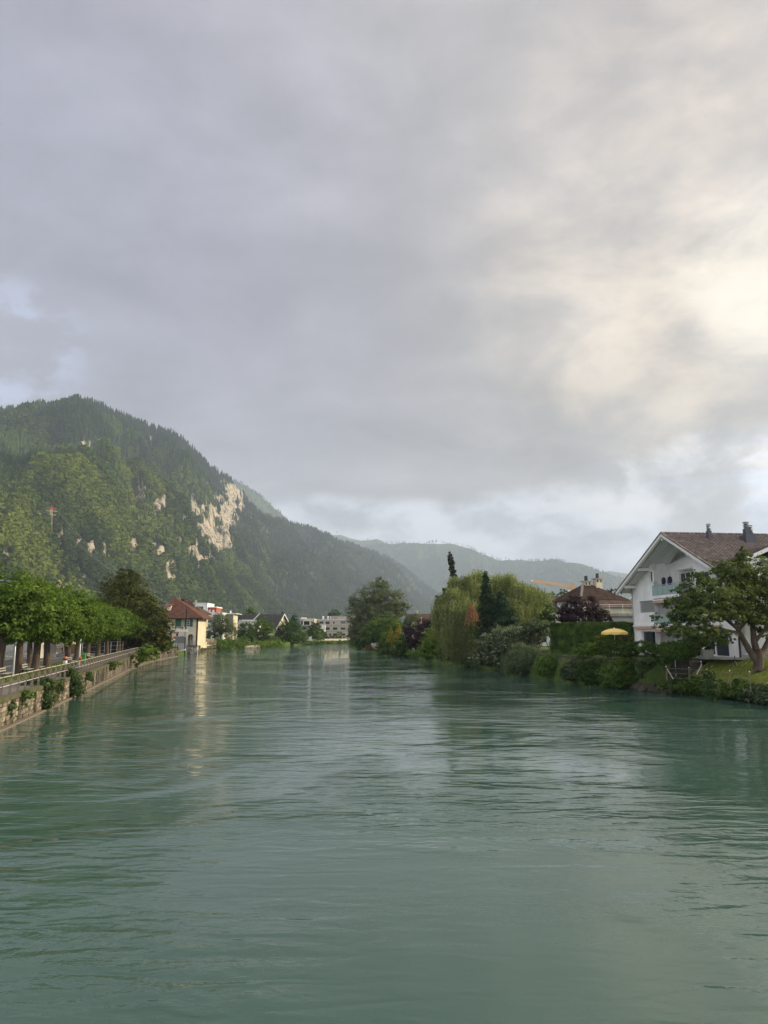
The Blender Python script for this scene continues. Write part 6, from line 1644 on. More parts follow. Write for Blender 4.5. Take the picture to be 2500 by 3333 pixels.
rsh('light green leafy bush hanging to the water right of the little grey fence', 1262, [(1255,2085,24,28),(1275,2105,28,30),(1248,2110,20,22),(1288,2118,18,20)], 160, L_mid, .32, z=.2)
rsh('dark green bush between the light green bush and the ladder frame', 1315, [(1308,2090,20,26),(1325,2112,20,26),(1300,2120,18,18)], 150, L_deep, .30, z=.2)
def golden(label, px_, top, bot, w, Y):
    c = P(px_, 2057, Y); base = Vector((c.x, Y, 1.6)); z1 = P(px_, top, Y).z - 1.6; z0 = P(px_, bot, Y).z - 1.6; k = Y / F
    root = empty('golden_conifer', base, 0, label, 'conifer', 'golden conifers in the bank garden'); bl = []
    for j in range(7): t = j/6; bl.append([0.0, 0.0, z0 + (z1-z0)*t, w*k*(1-t*.85), w*k*(1-t*.85), (z1-z0)/8])
    link('crown', crown_mesh('golden', bl, L_gold, .26, seed=int(px_), cov=7, up=1.2, aspect=.35, clump=.4, per=12, lump=.6), None, root)
    MB().tube([(0,0,-.5), (0,0,z1*.8)], [.12,.04], 6).build('trunk', bark, root)
golden('taller golden yellow conifer in front of the bush mass', 1297, 2022, 2082, 16, 157)
golden('shorter golden yellow conifer left of the taller one', 1272, 2040, 2086, 14, 157.5)
rsh('large deep purple leaved tree left of the weeping willow', 1380, [(1392,2050,44,38),(1350,2075,38,36),(1420,2035,28,26),(1330,2052,18,22),(1372,2095,36,26)], 150, L_purple, .30, z=1.5, name='purple_tree', cat='tree')
rsh('olive leafy tree in front of the dark brown roof', 1345, [(1345,2022,28,22),(1375,2025,18,16),(1325,2040,20,20)], 172, L_birch, .32, z=1.6, name='tree', cat='tree')
rsh('bright green leafy bush between the ladder frame and the willow', 1412, [(1412,2075,34,34),(1395,2108,32,34),(1435,2095,24,44),(1420,2135,34,24)], 128, L_bright, .28, z=.3)
rsh('low grassy bush around the foot of the ladder frame', 1350, [(1340,2128,18,16),(1370,2130,24,22),(1392,2142,20,16)], 141, L_mid, .26, z=.1)
def bath_ladder():
    c = G(1345, 2140, .2); r = empty('bathing_ladder', (c.x, c.y, -.2), R(10), 'thin pale tubular ladder frame at the water edge', 'ladder'); k = c.y / F
    h = 36*k; mb = MB()
    for x0, x1 in ((-7*k, -2.5*k), (7*k, 2.5*k)): MB().tube([(x0, 0, 0), (x1, 0, h)], .045, 6).build('side_rail', metal_grey, r)
    MB().tube([(-2.5*k, 0, h), (2.5*k, 0, h)], .045, 6).build('top_bar', metal_grey, r)
    for t in (.25, .5, .75): MB().tube([((-7+4.5*t)*k, 0, h*t), ((7-4.5*t)*k, 0, h*t)], .03, 6).build('rung', metal_grey, r)
    for x in (-2.5*k, 2.5*k): MB().tube([(x, 0, h), (x, 1.1, 1.2)], .04, 6).build('back_leg', metal_grey, r)
bath_ladder()
def small_fence():
    f = Frame(1208, 174, 1.0, 0); W = f.u(1236); r = f.root('picket_fence', 'short pale grey board fence above the red flowering border', 'fence'); n = 12; h = f.z(1220, 2093)
    me = MB().box((0, 0, h/2), (W/n-.03, .03, h)).mesh('board', mat('pale_board', (.36,.37,.36), .8, obj=.12))
    for k in range(n): q = bpy.data.objects.new('board', me); col.objects.link(q); q.parent = r; q.location = (W*(k+.5)/n, 0, 0)
    MB().box((W/2, .04, h*.75), (W, .04, .08)).build('rail', frame_white, r)
small_fence()
def flag():
    f = Frame(1372, 152, 1.6, 0); r = f.root('flag', 'furled red and white flag on a thin pole above the purple tree', 'flag'); zt = f.z(1372, 2008)
    MB().tube([(0,0,0),(0,0,zt)], .04, 6).build('pole', frame_white, r); a, b, z0, z1 = f.box(1368, 2016, 1374, 2037)
    m = MB().lathe((-.16, 0, z0), [(.10, 0), (.30, (z1-z0)*.35), (.20, (z1-z0)*.75), (.04, z1-z0)], 8); m.v = [(x + .25*(1-(z-z0)/(z1-z0))*-.6, y*.5, z) for x, y, z in m.v]; m.build('cloth', MATS['red_paint'], r, True)
    MB().box((-.26, -.16, z0+(z1-z0)*.42), (.16, .03, .42)).build('white_cross', frame_white, r)
flag()
# ivy covered dead trunk and the dark tree at its foot
def ivy_trunk():
    Yt = 126; k = Yt/F; pts = [P(1492, 2080, Yt), P(1484, 1990, Yt), P(1480, 1900, Yt), P(1472, 1855, Yt), P(1464, 1806, Yt)]; base = Vector((pts[0].x, Yt, 2.0))
    root = empty('ivy_clad_trunk', base, 0, 'tall leaning dead trunk wrapped in dark ivy rising above the willow', 'tree')
    MB().tube([p-base for p in pts], [.5, .42, .36, .30, .2], 8).build('trunk', bark, root, True); bl = []
    for j in range(36):
        t = j/35; i = min(3, int(t*4)); p = pts[i].lerp(pts[i+1], t*4-i) - base; w = (13 - 5*t)*k; bl.append([p.x, p.y, p.z, w, w, 9*k])
    link('ivy_leaves', crown_mesh('ivy_trunk', bl, leafmat('leaf_dark_ivy', (.010,.018,.012), (.018,.030,.018), (.030,.045,.026), trans=.08), .32, seed=6, cov=4, lump=.4, clump=.3, per=12), None, root)
ivy_trunk()
tree('dark conifer top at the foot of the ivy clad trunk', 1452, 2060, [(1468,1908,12,16),(1456,1925,20,18),(1446,1945,26,18),(1440,1965,30,20)], 128, MATS['leaf_dark_ivy'], .36, 2.0, .25, shell=.5)
# weeping willow
def willow():
    Yw = 112; k = Yw/F; g = np.random.default_rng(3); c = P(1560, 2057, Yw); base = Vector((c.x, Yw, 1.6))
    root = empty('weeping_willow', base, 0, 'huge pale green weeping willow with curtains of hanging twigs on the right bank', 'tree')
    domes = [(1535,1925,62,52,0), (1480,1960,58,46,-2), (1455,2000,48,44,-3), (1620,1915,60,46,2), (1690,1935,52,42,2), (1735,1955,42,44,3), (1560,1880,24,20,0), (1745,2000,40,40,2), (1505,2000,60,50,-4), (1655,1985,80,60,2), (1540,2060,44,60,-5), (1768,1950,20,22,3), (1478,1890,14,14,0), (1660,1886,20,18,1)]
    roots, lens, tones = [], [], []
    for di, (x, y, rx, rz, dy_) in enumerate(domes):
        ctr = P(x, y, Yw+dy_) - base; n = int(rx*rz*.034) + 6
        for _ in range(n):
            u = g.normal(size=3); u /= np.linalg.norm(u); u[2] = abs(u[2]) if g.random() < .8 else u[2]; q = .72 + .3*g.random()
            cl = np.array([ctr.x + u[0]*rx*k*q, ctr.y + u[1]*rx*k*.9*q, ctr.z + u[2]*rz*k*q]); tv = g.random()
            LC = g.uniform(1.4, 4.2)
            for _ in range(15):
                p = cl + g.normal(size=3)*np.array([.42,.42,.20]); roots.append(p)
                L = LC*g.uniform(.6, 1.1)
                lens.append(min(L, max(.6, p[2] + 1.3))); tones.append(np.clip(tv*1.1 + g.normal()*.10, 0, 1))
    # long curtain at the water side
    for _ in range(150):
        x = g.uniform(1440, 1560); p = P(x, g.uniform(2030, 2080), Yw-6+g.uniform(-1, 1)) - base; tv = g.random()*.6
        for _ in range(4): roots.append(np.array(p) + g.normal(size=3)*.35); lens.append(min(g.uniform(2, 4.5), p.z + 1.2)); tones.append(tv)
    link('crown', strand_mesh('willow', roots, lens, L_willow, .30, 4, .20, .06, tones, .26, .09), None, root)
    tk = [P(1560, 2120, Yw), P(1555, 2060, Yw), P(1560, 2000, Yw), P(1570, 1940, Yw)]
    MB().tube([p-base for p in tk], [.7, .6, .45, .25], 10).build('trunk', bark, root, True)
    for q in ((1480, 1965), (1640, 1920), (1720, 1960), (1530, 1900)):
        a = P(1558, 2010, Yw) - base; b = P(*q, Yw) - base; MB().tube([a, a.lerp(b, .5) + Vector((0,0,.8)), b], [.3, .2, .08], 7).build('limb', bark, root, True)
    # fill inside the crown so the far side does not show
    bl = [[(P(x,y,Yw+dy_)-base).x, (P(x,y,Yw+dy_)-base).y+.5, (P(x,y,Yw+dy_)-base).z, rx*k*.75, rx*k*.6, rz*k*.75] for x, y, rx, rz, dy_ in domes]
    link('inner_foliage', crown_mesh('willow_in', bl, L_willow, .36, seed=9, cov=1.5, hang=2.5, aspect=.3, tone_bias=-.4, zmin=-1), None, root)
    d = P(1535, 1965, 101) - base; dl = []; dn = []
    for _ in range(150):
        t = g.random(); p = np.array(d) + np.array([g.uniform(-.9, 1.0)*(t), g.uniform(-.3, .3), -t*1.6]) + g.normal(size=3)*.1; dl.append(p); dn.append(g.uniform(.5, 1.6))
    link('dead_branch', strand_mesh('dead', dl, dn, L_dry, .34, 5, .2, .25, None, .2, .06), None, root)['label'] = 'dry orange brown dead branch hanging in the willow'
    MB().tube([P(1547, 1964, 103)-base, P(1538, 1980, 103)-base, P(1525, 2010, 103)-base], [.09,.07,.04], 6).build('dead_limb', mat('dry_wood', (.36,.24,.15), .9), root)
willow()
def spruce(label, px_, top, bot, w, Y, n=9000, lean=0.0, m=None, size=.30):
    g = np.random.default_rng(int(px_)); k = Y/F; c = P(px_, 2057, Y); b = Vector((c.x, Y, 2.0)); z1 = P(px_, top, Y).z - 2; z0 = P(px_, bot, Y).z - 2
    root = empty('spruce', b, 0, label, 'conifer'); nc = n//14; t = g.random(nc)**.62; a = g.random(nc)*6.283; wd = w*k
    rad = wd*t*(.62+.38*g.random(nc))*(1+.22*np.sin(t*38)) + .12
    z = z1 - (z1-z0)*t - rad*.18
    cc = np.stack([np.cos(a)*rad + lean*t, np.sin(a)*rad, z], 1); ci = np.repeat(np.arange(nc), 14)
    off = g.normal(size=(len(ci), 3))*np.array([.26,.26,.16])*(.5+.6*t[ci])[:, None]; pos = cc[ci]+off
    outw = np.stack([np.cos(a), np.sin(a), np.full(nc, .2)], 1)[ci]; nr = g.normal(size=pos.shape)*.5; nr[:, 2] += 1.0; nr += outw*.4
    ax = outw + g.normal(size=pos.shape)*.35; ax[:, 2] -= .35; tone = np.clip(.5*g.random(nc)[ci] + .5*g.random(len(ci)), 0, 1)
    link('crown', leaf_mesh('spruce', pos, nr, ax, size*(.7+.6*g.random(len(ci))), tone, m or L_spruce, .35), None, root)
    MB().tube([(0,0,-.6), (0,0,z1*.5), (0,0,z1-.3)], [.28,.18,.03], 8).build('trunk', bark, root, True)
spruce('dark blue green spruce with pointed top standing in front of the willow', 1584, 1862, 2075, 40, 105, 13000, 0.3)
spruce('broader dark spruce spreading below the pointed spruce', 1632, 1925, 2085, 72, 104, 17000, .8)
# trees peeping over the roofs
tree('round green treetop above the long brown roof', 1787, 2050, [(1787,1934,24,9),(1775,1938,16,8),(1800,1938,16,8)], 165, L_mid, .34, 2.2, .3)
tree('thin grey green treetop beside the crane end', 1842, 2050, [(1840,1930,22,14),(1828,1938,16,10),(1852,1936,14,12)], 168, L_birch, .34, 2.2, .25, cov=2.2, bm=bark_pale)
tree('dark pine tops between the hipped roof and the white house', 1995, 2050, [(1988,1922,12,7),(2000,1924,14,7)], 175, L_spruce, .36, 2.2, .3)
rsh('purple leaved plum tree in front of the brown hipped roof', 1890, [(1895,1975,58,32),(1850,1998,36,34),(1940,1998,36,34),(1975,2012,16,24),(1895,2012,70,26),(1830,2012,20,22),(1872,1955,20,14),(1925,1958,18,14)], 94, L_purple, .22, z=2.6, name='plum_tree', cat='tree', clump=.16, lump=.7)
rsh('small dark green tree left of the purple plum tree', 1790, [(1790,1995,22,26),(1780,2018,26,24)], 102, L_deep, .24, z=2.2, name='tree', cat='tree')
rsh('white flowering elder bush at the foot of the willow', 1745, [(1745,2035,32,22),(1775,2048,26,24),(1720,2040,24,20)], 96, L_silver, .2, z=2.2)
pa, pb = P(1798, 2057, 86), P(2072, 2057, 80.5)
hedge_box('tall_hedge', 'tall clipped dark green hedge between the plum tree and the white house', (pa.x, pa.y, 0), (pb.x, pb.y, 0), 1.3, 2.4, P(1900, 2032, 84).z - 2.4, L_hedge, .17, 34000, 11)
# big bank bushes
rsh('large whitish flowering bush covering the bank right of the willow', 1650, [(1650,2080,70,42),(1590,2110,50,40),(1700,2075,56,38),(1740,2070,44,34),(1560,2140,40,28),(1620,2140,60,34),(1680,2120,56,40)], 98, L_flower, .20, z=.2, clump=.13, lump=.6, n=34000)
rsh('dark leafy bush at the waterline below the willow curtain', 1500, [(1455,2130,34,26),(1500,2140,36,26),(1540,2155,30,18)], 111, L_deep, .24, z=.1)
rsh('grey green willowy bush at the water below the flowering bush', 1705, [(1705,2140,52,44),(1680,2165,44,34),(1735,2160,40,38)], 87, L_silver, .19, z=.05, hang=.6, aspect=.3, n=22000)
rsh('fern like bright bush hanging over the water, right of the grey green bush', 1805, [(1800,2150,46,32),(1830,2165,34,34),(1775,2172,36,30),(1845,2145,26,20)], 79, L_mid, .19, z=.05, hang=.7, aspect=.35)
rsh('rounded dark bush at the water, left of the ivy covered wall', 1862, [(1862,2178,36,34),(1880,2160,28,28),(1850,2196,28,20)], 73.5, L_silver, .17, z=.05, tone_bias=-.15)
rsh('large rounded bush growing up the wall below the parasol', 2010, [(2005,2190,44,40),(2035,2175,32,38),(1980,2200,34,30),(2045,2205,36,28),(2000,2222,42,18)], 66.8, L_mid, .165, z=.05, n=20000, hang=.3)
rsh('bright green rounded bush left of the small columnar thujas', 1920, [(1912,2110,28,22),(1935,2115,24,22),(1895,2120,18,16)], 72.5, L_bright, .15, z=2.45)
rsh('small dark conical bush directly left of the columnar thujas', 1960, [(1960,2105,13,20),(1958,2116,15,14)], 72, L_hedge, .14, z=2.45)
rsh('yellow green spreading plant under the parasol edge', 1962, [(1950,2070,12,5),(1966,2068,14,6),(1940,2074,8,3),(1976,2072,8,4)], 73, L_gold, .2, z=2.5, tone_bias=-.2)
rsh('reddish shrub behind the parasol against the hedge', 2045, [(2050,2075,14,12),(2030,2080,16,8)], 76, L_red, .18, z=2.6, tone_bias=-.2)
for k, px_ in enumerate((1974, 1985, 1997, 2009, 2021, 2033, 2045)):
    if k == 0:
        c = P(px_, 2057, 69); h = P(px_, 2086, 69).z - 2.5; th_ = empty('columnar_thuja', (c.x, 69, 2.5), 0, None, 'thuja', 'row of small columnar thujas below the parasol')
        link('crown', crown_mesh('thuja', [[0,0,h*.45,.19,.19,h*.48],[0,0,h*.7,.14,.14,h*.32]], L_hedge, .09, seed=5, cov=7, up=.6, aspect=.35, clump=.25, lump=.15, shell=.8), None, th_); MB().tube([(0,0,-.2),(0,0,h*.8)], .03, 5).build('trunk', bark, th_)
        q = th_
    else: q = copy_tree(th_); c = P(px_, 2057, 69 - .15*k); q.location = (c.x, 69 - .15*k, 2.5); q.rotation_euler = (0, 0, k); q.scale = (1, 1, 1 + .04*((k*7) % 5 - 1))
    q['label'] = ['columnar thuja nearest the conical bush, first of the small row', 'second columnar thuja of the row from the conical bush', 'third columnar thuja of the row, below the parasol left edge', 'middle columnar thuja of the row below the parasol', 'fifth columnar thuja of the row below the parasol', 'sixth columnar thuja, next to last toward the house bushes', 'last columnar thuja of the row, touching the house bushes'][k]
rsh('dark rounded garden bush below the white patio door', 2065, [(2055,2112,30,24),(2085,2105,32,22),(2040,2120,24,20)], 65.5, L_deep, .15, z=2.4)
rsh('deep green glossy bush in front of the patio door and terrace', 2120, [(2110,2115,32,24),(2135,2108,24,20)], 63.5, L_mid, .15, z=2.4, tone_bias=-.15)
rsh('broad dark green bush above the right end of the wall', 2215, [(2180,2115,34,26),(2220,2112,34,26),(2250,2118,24,20),(2200,2130,44,18)], 61.5, L_mid, .15, z=2.0, n=18000, tone_bias=-.12)
rsh('dark evergreen in a big pot beside the patio door', 2300, [(2295,2085,30,26),(2310,2105,18,18),(2280,2100,18,16)], 62.3, L_deep, .16, z=3.35)
def pot():
    c = P(2293, 2057, 62.3); r = empty('plant_pot', (c.x, 62.3, 2.72), 0, 'large pale square planter below the dark evergreen by the patio door', 'planter')
    MB().box((0,0,.34), (.9,.9,.68)).build('tub', concrete, r); MB().box((0,0,.70), (1.0,1.0,.08)).build('rim', concrete, r); MB().box((0,0,.745), (.8,.8,.02)).build('soil', earth_m, r)
pot()
# river wall at the right, overgrown
def right_wall():
    a = Vector((*RB_far[0], 0)); pts = [Vector((*p, 0)) for p in RB_far[:6]]; r = empty('garden_river_wall', a, 0, 'old grey stone garden wall at the water, half hidden by ivy, on the right bank', 'wall'); ro = r.location; g = random.Random(5)
    wm = mat('old_wall_block', (.15,.13,.115), .95, (.075,.068,.055), 1.2, bump=.6, obj=.2, world=True); core = MB(); cap = MB(); me = stone_mesh(9); me.materials.clear(); me.materials.append(wm)
    n0 = 0
    for p, q in zip(pts, pts[1:]):
        d = (q-p).normalized(); n = -Vector((d.y, -d.x, 0)); L = (q-p).length
        if n.x > 0: n = -n
        c = [p - n*.0, q - n*.0, q - n*.6, p - n*.6]; A = [v - ro + Vector((0,0,2.42)) for v in c]
        core.slab(A[0], A[3], A[2], A[1], 3.2); B = [v - ro + Vector((0,0,2.56)) for v in (p + n*.08, q + n*.08, q - n*.6, p - n*.6)]; cap.slab(B[0], B[3], B[2], B[1], .13)
        ang = math.atan2(-n.x, n.y) + math.pi; ux = Vector((math.cos(ang), math.sin(ang), 0))
        z = 0.0; 
        while z < 2.35:
            h = g.uniform(.3, .46); s = g.uniform(0, .3)
            while s < L - .2:
                w = g.uniform(.5, 1.0)
                if n0 < 298:
                    o = bpy.data.objects.new('stone', me); col.objects.link(o); o.parent = r; o.location = p + d*(min(s+w/2, L)) + Vector((0,0,z+h/2)) - ro
                    o.rotation_euler = (0, 0, math.atan2(n.x, -n.y)); o.scale = (w*.95, g.uniform(.05,.10), min(h, 2.42-z)*.93); n0 += 1
                s += w
            z += h
    # return wall running back from the river at the step to the lawn
    p = pts[0]; q = Vector((P(2222, 2057, 64.5).x + 1.2, 64.0, 0)); c = [p, q, q + Vector((-.3,.5,0)), p + Vector((-.3,.5,0))]; A = [v - ro + Vector((0,0,2.6)) for v in c]; core.slab(A[0], A[1], A[2], A[3], 3.2)
    core.build('core', mat('old_wall_core', (.085,.075,.065), 1.0, (.05,.055,.03), 1.0, bump=.5, world=True), r); cap.build('coping', coping_m, r)
right_wall()
def ivyface(label, spec, Y, seed, m=L_ivy, name='ivy_curtain', size=.15, cov=5):
    c = P(spec[0][0], 2057, Y); base = Vector((c.x, Y, .2)); root = empty(name, base, 0, label, 'ivy'); bl = PB(spec, Y)
    for b in bl: b[4] = .45
    bl = [[b[0]-base.x, b[1]-base.y, b[2]-base.z, *b[3:]] for b in bl]; link('leaves', crown_mesh(name, bl, m, size, seed=seed, cov=cov, clump=.3, per=18, up=.1, hang=1.0, zmin=-.15, lump=.5), None, root)
    MB().tube([(0,.3,0), (.2,.3,1.2), (0,.3,2.2)], [.05,.04,.02], 5).build('stem', bark, root)
ivyface('dark ivy curtain over the garden wall left of the rounded bush', [(1915,2170,36,26),(1940,2190,34,34),(1905,2195,30,30),(1960,2170,26,24),(1930,2215,34,16)], 69.0, 31, L_deep)
ivyface('ivy hanging over the wall end beside the bare stones', [(2092,2165,22,26),(2110,2155,18,20),(2080,2190,16,24),(2125,2150,18,12)], 62.6, 32)
ivyface('thin ivy patch on the wall near its right end', [(2150,2150,18,14),(2172,2170,14,16)], 61.2, 33, L_deep, cov=3)
rsh('small bramble bush at the water against the bare wall stones', 2150, [(2165,2225,18,18),(2150,2238,14,12)], 60.3, L_mid, .15, z=.05)
rsh('low bramble thicket on the short slope right of the dark boulders', 2205, [(2195,2225,24,20),(2215,2238,26,14),(2230,2228,24,12),(2185,2242,18,10),(2250,2238,22,12)], 59.8, L_mid, .15, z=.1)
bankrow('low creepers and weeds on the bank between the willow and the fern like bush', [(1450,2156),(1502,2160),(1640,2179),(1754,2198),(1800,2208)], L_ivy, .20, 34, seed=21, ry=1.6, cov=2.6)
bankrow('low creepers along the foot of the garden wall, right of the fern like bush', [(1800,2208),(1870,2219),(1944,2227),(2066,2238)], L_ivy, .18, 26, seed=22, ry=1.2, cov=2.6)
bankrow('low weeds at the waterline from the birch to the bright bush by the ladder', [(1150,2106),(1184,2115),(1237,2125),(1294,2131),(1391,2149),(1450,2156)], L_mid, .26, 14, seed=23, ry=1.4, cov=2.6)
def boulders():
    g = random.Random(2); r = empty('shore_boulders', G(2105, 2248), 0, 'dark wet boulders at the foot of the right garden wall', 'rocks')
    for k, (x, y, s) in enumerate([(2090,2246,.8),(2112,2250,.9),(2135,2252,.8),(2158,2254,.7),(2180,2256,.7),(2074,2244,.6)]):
        p = G(x, y) - r.location; m = MB().lathe((p.x, p.y+.5, -.3), [(s*.7,0),(s*.8,.4),(s*.55,.75),(s*.15,.9)], 9); m.v = [(a+g.uniform(-.12,.12), b+g.uniform(-.12,.12), c+g.uniform(-.1,.1)) for a,b,c in m.v]; m.build('boulder', MATS['old_wall_core'], r)
boulders()
# ground cover on the low bank of the lawn
def cover():
    pts = [G(x, y) for x, y in [(2520,2300),(2470,2290),(2420,2284),(2353,2274),(2290,2266),(2226,2259),(2190,2254)]]; g = random.Random(4)
    labs = ['leafy ground cover spilling over the bank at the right picture edge', 'leafy ground cover on the bank below the lawn posts', 'leafy ground cover at the left end of the lawn bank, next to the wall']
    for k in range(3):
        a = pts[2*k]; root = empty('bank_undergrowth', (a.x, a.y, 0), 0, labs[k], 'ground cover'); bl = []
        for p, q in zip(pts[2*k:2*k+2], pts[2*k+1:2*k+3]):
            n = int((q-p).length/.45) + 1
            for j in range(n):
                c = p.lerp(q, j/n)
                for lay in (0, 1, 2): bl.append([c.x-a.x + lay*.35 + g.uniform(-.2,.2), c.y-a.y + .1*lay, .35+.32*lay + g.uniform(-.1,.12), .5, .5, .32])
        link('leaves', crown_mesh('cover', bl, [L_silver, L_mid, L_mid][k], .17, seed=50+k, cov=2.6, clump=.4, per=12, up=1.0, flat=.8, aspect=.75, zmin=.05, tone_bias=-.08), None, root)
        MB().tube([(.4,.1,-.1),(.5,.1,.4),(.4,0,.9)], .02, 5).build('stem', bark, root)
cover()
rsh('tall straggly weed bush standing up between the lawn posts', 2310, [(2310,2220,18,26),(2312,2245,26,24),(2305,2195,14,14),(2320,2200,10,10)], 53.4, L_ivy, .14, z=.2, n=6500, lump=.8)
rsh('small dark leafy tuft at the lawn edge beside the rightmost post', 2405, [(2405,2218,14,8)], 52, L_deep, .14, z=1.05, n=700)
# fence posts of the lawn
def lawn_posts():
    spec = [(2170, 2168, 2205, 'thin lawn post with white tip by the wall, leftmost of the lawn posts'), (2244, 2172, 2205, 'second thin lawn post, left of the wire gate'), (2305, 2178, 2225, 'lawn post with white tip rising from the straggly weed bush'), (2378, 2182, 2226, 'lawn post with white tip right of the straggly weed bush'), (2443, 2185, 2236, 'rightmost lawn post with white tip, in front of the cherry tree'), (2284, 2152, 2192, 'slim post with white tip at the right side of the wire gate')]
    first = None
    for k, (x, t, b, lab) in enumerate(spec):
        Y = [57.5, 56.5, 54.2, 53.0, 51.6, 57.8][k]; p = P(x, b, Y); h = (P(x, t, Y) - p).z
        if first is None:
            first = empty('lawn_post', (0,0,0), 0, None, 'post', 'wire fence posts along the lawn'); MB().tube([(0,0,-.3),(0,0,.94)], .035, 6).build('shaft', mat('post_wood', (.16,.15,.10), .9), first); MB().lathe((0,0,.94), [(.04,0),(.045,.04),(.02,.07)], 8).build('cap', frame_white, first); r = first
        else: r = copy_tree(first)
        r.location = p; r.scale = (1, 1, h); r['label'] = lab
    ps = [P(x, t, Y) for (x, t, b, _), Y in zip(spec[:5], [57.5, 56.5, 54.2, 53.0, 51.6])]
    a = ps[0]; r = empty('fence_wire', a, 0, 'thin wires strung between the lawn posts', 'wire')
    for dz in (-.15, -.5, -.85): MB().tube([p - a + Vector((0,0,dz)) for p in ps], .006, 4).build('wire', metal_grey, r)
    p0 = P(2172, 2178, 57.5); b = P(2191, 2206, 57.0); r = empty('brace_pole', b, 0, 'slanting pale brace pole beside the leftmost lawn post', 'pole'); MB().tube([(0,0,-.1), p0-b], .035, 6).build('pole', mat('pale_wood', (.42,.38,.32), .9), r)
    t0, b0 = P(2197, 2140, 61), P(2200, 2192, 61); r = empty('clothes_pole', b0, 0, 'tall thin pole with dark foot at the end of the garden wall', 'pole'); MB().tube([(0,0,-.2),(0,0,(t0-b0).z)], .035, 6).build('pole', metal_grey, r); MB().lathe((0,0,-.05), [(.07,0),(.06,.55)], 8).build('foot', frame_dark, r)
    # wire gate
    f = Frame(2247, 57.8, 0, 0); x0, z0 = f.hit(2248, 2190); x1, z1 = f.hit(2284, 2152); r = empty('wire_gate', f.o + Vector((x0, 0, z0)), 0, 'thin wire mesh garden gate with slanting brace on the lawn', 'gate'); w = x1-x0; h = z1-z0
    for a, b in (((0,0,0),(0,0,h)), ((w,0,0),(w,0,h)), ((0,0,h),(w,0,h)), ((0,0,.05),(w,0,.05))): MB().tube([a, b], .018, 6).build('frame', steel_rust, r)
    mb = MB()
    for k in range(1, 9): mb.tube([(w*k/9,0,.05),(w*k/9,0,h)], .005, 3, False)
    for k in range(1, 8): mb.tube([(0,0,h*k/8),(w,0,h*k/8)], .005, 3, False)
    mb.build('mesh', steel_rust, r); MB().tube([(w*.35,-.3,-.1),(w,0,h*.75)], .035, 6).build('brace', MATS['pale_wood'], r)
    p = P(2393, 2162, 57.5); t = P(2393, 2134, 57.5); r = empty('tap_post', p, 0, 'short dark post with thick foot on the lawn left of the cherry trunk', 'post'); MB().tube([(0,0,-.1),(0,0,(t-p).z)], [.05,.035], 6).build('post', frame_dark, r); MB().lathe((0,0,-.05), [(.15,0),(.12,.18),(.05,.24)], 8).build('foot', frame_dark, r)
lawn_posts()
def garden_chair():
    c = G(2492, 2157, 2.6); gm = mat('green_chair', (.10,.26,.19), .6); r = empty('garden_chair', (c.x, c.y, 2.62), R(160), 'green slatted garden chair by the house wall at the right picture edge', 'chair')
    for k in range(4): MB().box((0, -.2+.13*k, .45), (.5, .11, .025)).build('seat_slat', gm, r); 
    for k in range(4): MB().box((0, .27+.01*k, .56+.11*k), (.5, .025, .085)).build('back_slat', gm, r)
    for sx in (-.23, .23): MB().bar((sx,-.24,0),(sx,-.24,.45),.035).build('leg', frame_white, r); MB().bar((sx,.24,0),(sx,.32,.95),.035).build('leg', frame_white, r)
garden_chair()
# parasol
def parasol():
    Y = 69.5; c = P(2000, 2057, Y); r = empty('parasol', (c.x, Y, 2.5), R(12), 'pale yellow garden parasol with scalloped valance in front of the hedge', 'parasol'); k = Y/F
    ze = P(2000, 2058, Y).z - 2.5; zt = P(2000, 2045, Y).z - 2.5; rad = 43*k; cl = mat('parasol_cloth', (.85,.62,.20), .85); n = 8; mb = MB()
    prof = [(0, zt), (.35, zt-.05), (.7, zt-.17), (1.0, ze)]
    for j in range(n):
        a0, a1 = 2*math.pi*j/n, 2*math.pi*(j+1)/n
        for (r0, z0), (r1, z1) in zip(prof, prof[1:]):
            p = [(math.cos(a)*q*rad, math.sin(a)*q*rad, z) for a, q, z in ((a0, r1, z1), (a1, r1, z1), (a1, r0, z0), (a0, r0, z0))]
            mb.face(p if r0 > 0 else p[:3])
    mb.build('canopy', cl, r); v = MB(); m = 4
    for j in range(n):
        a0, a1 = 2*math.pi*j/n, 2*math.pi*(j+1)/n; e0 = Vector((math.cos(a0)*rad, math.sin(a0)*rad, ze)); e1 = Vector((math.cos(a1)*rad, math.sin(a1)*rad, ze))
        for i in range(m): 
            t0, t1 = i/m, (i+1)/m; d = lambda t: .16 + .07*math.sin(math.pi*t); p, q = e0.lerp(e1, t0), e0.lerp(e1, t1)
            v.face([p, q, q - Vector((0,0,d(t1))), p - Vector((0,0,d(t0)))])
        MB().bar((0,0,zt-.05), (math.cos(a0)*rad*.98, math.sin(a0)*rad*.98, ze-.03), .02).build('rib', frame_white, r)
    v.build('valance', cl, r); MB().tube([(0,0,0),(0,0,zt+.05)], .03, 8).build('pole', frame_white, r); MB().lathe((0,0,0), [(.3,0),(.3,.08),(.06,.12)], 12).build('base', concrete, r); MB().lathe((0,0,zt), [(.05,0),(.03,.08)], 8).build('finial', frame_white, r)
parasol()
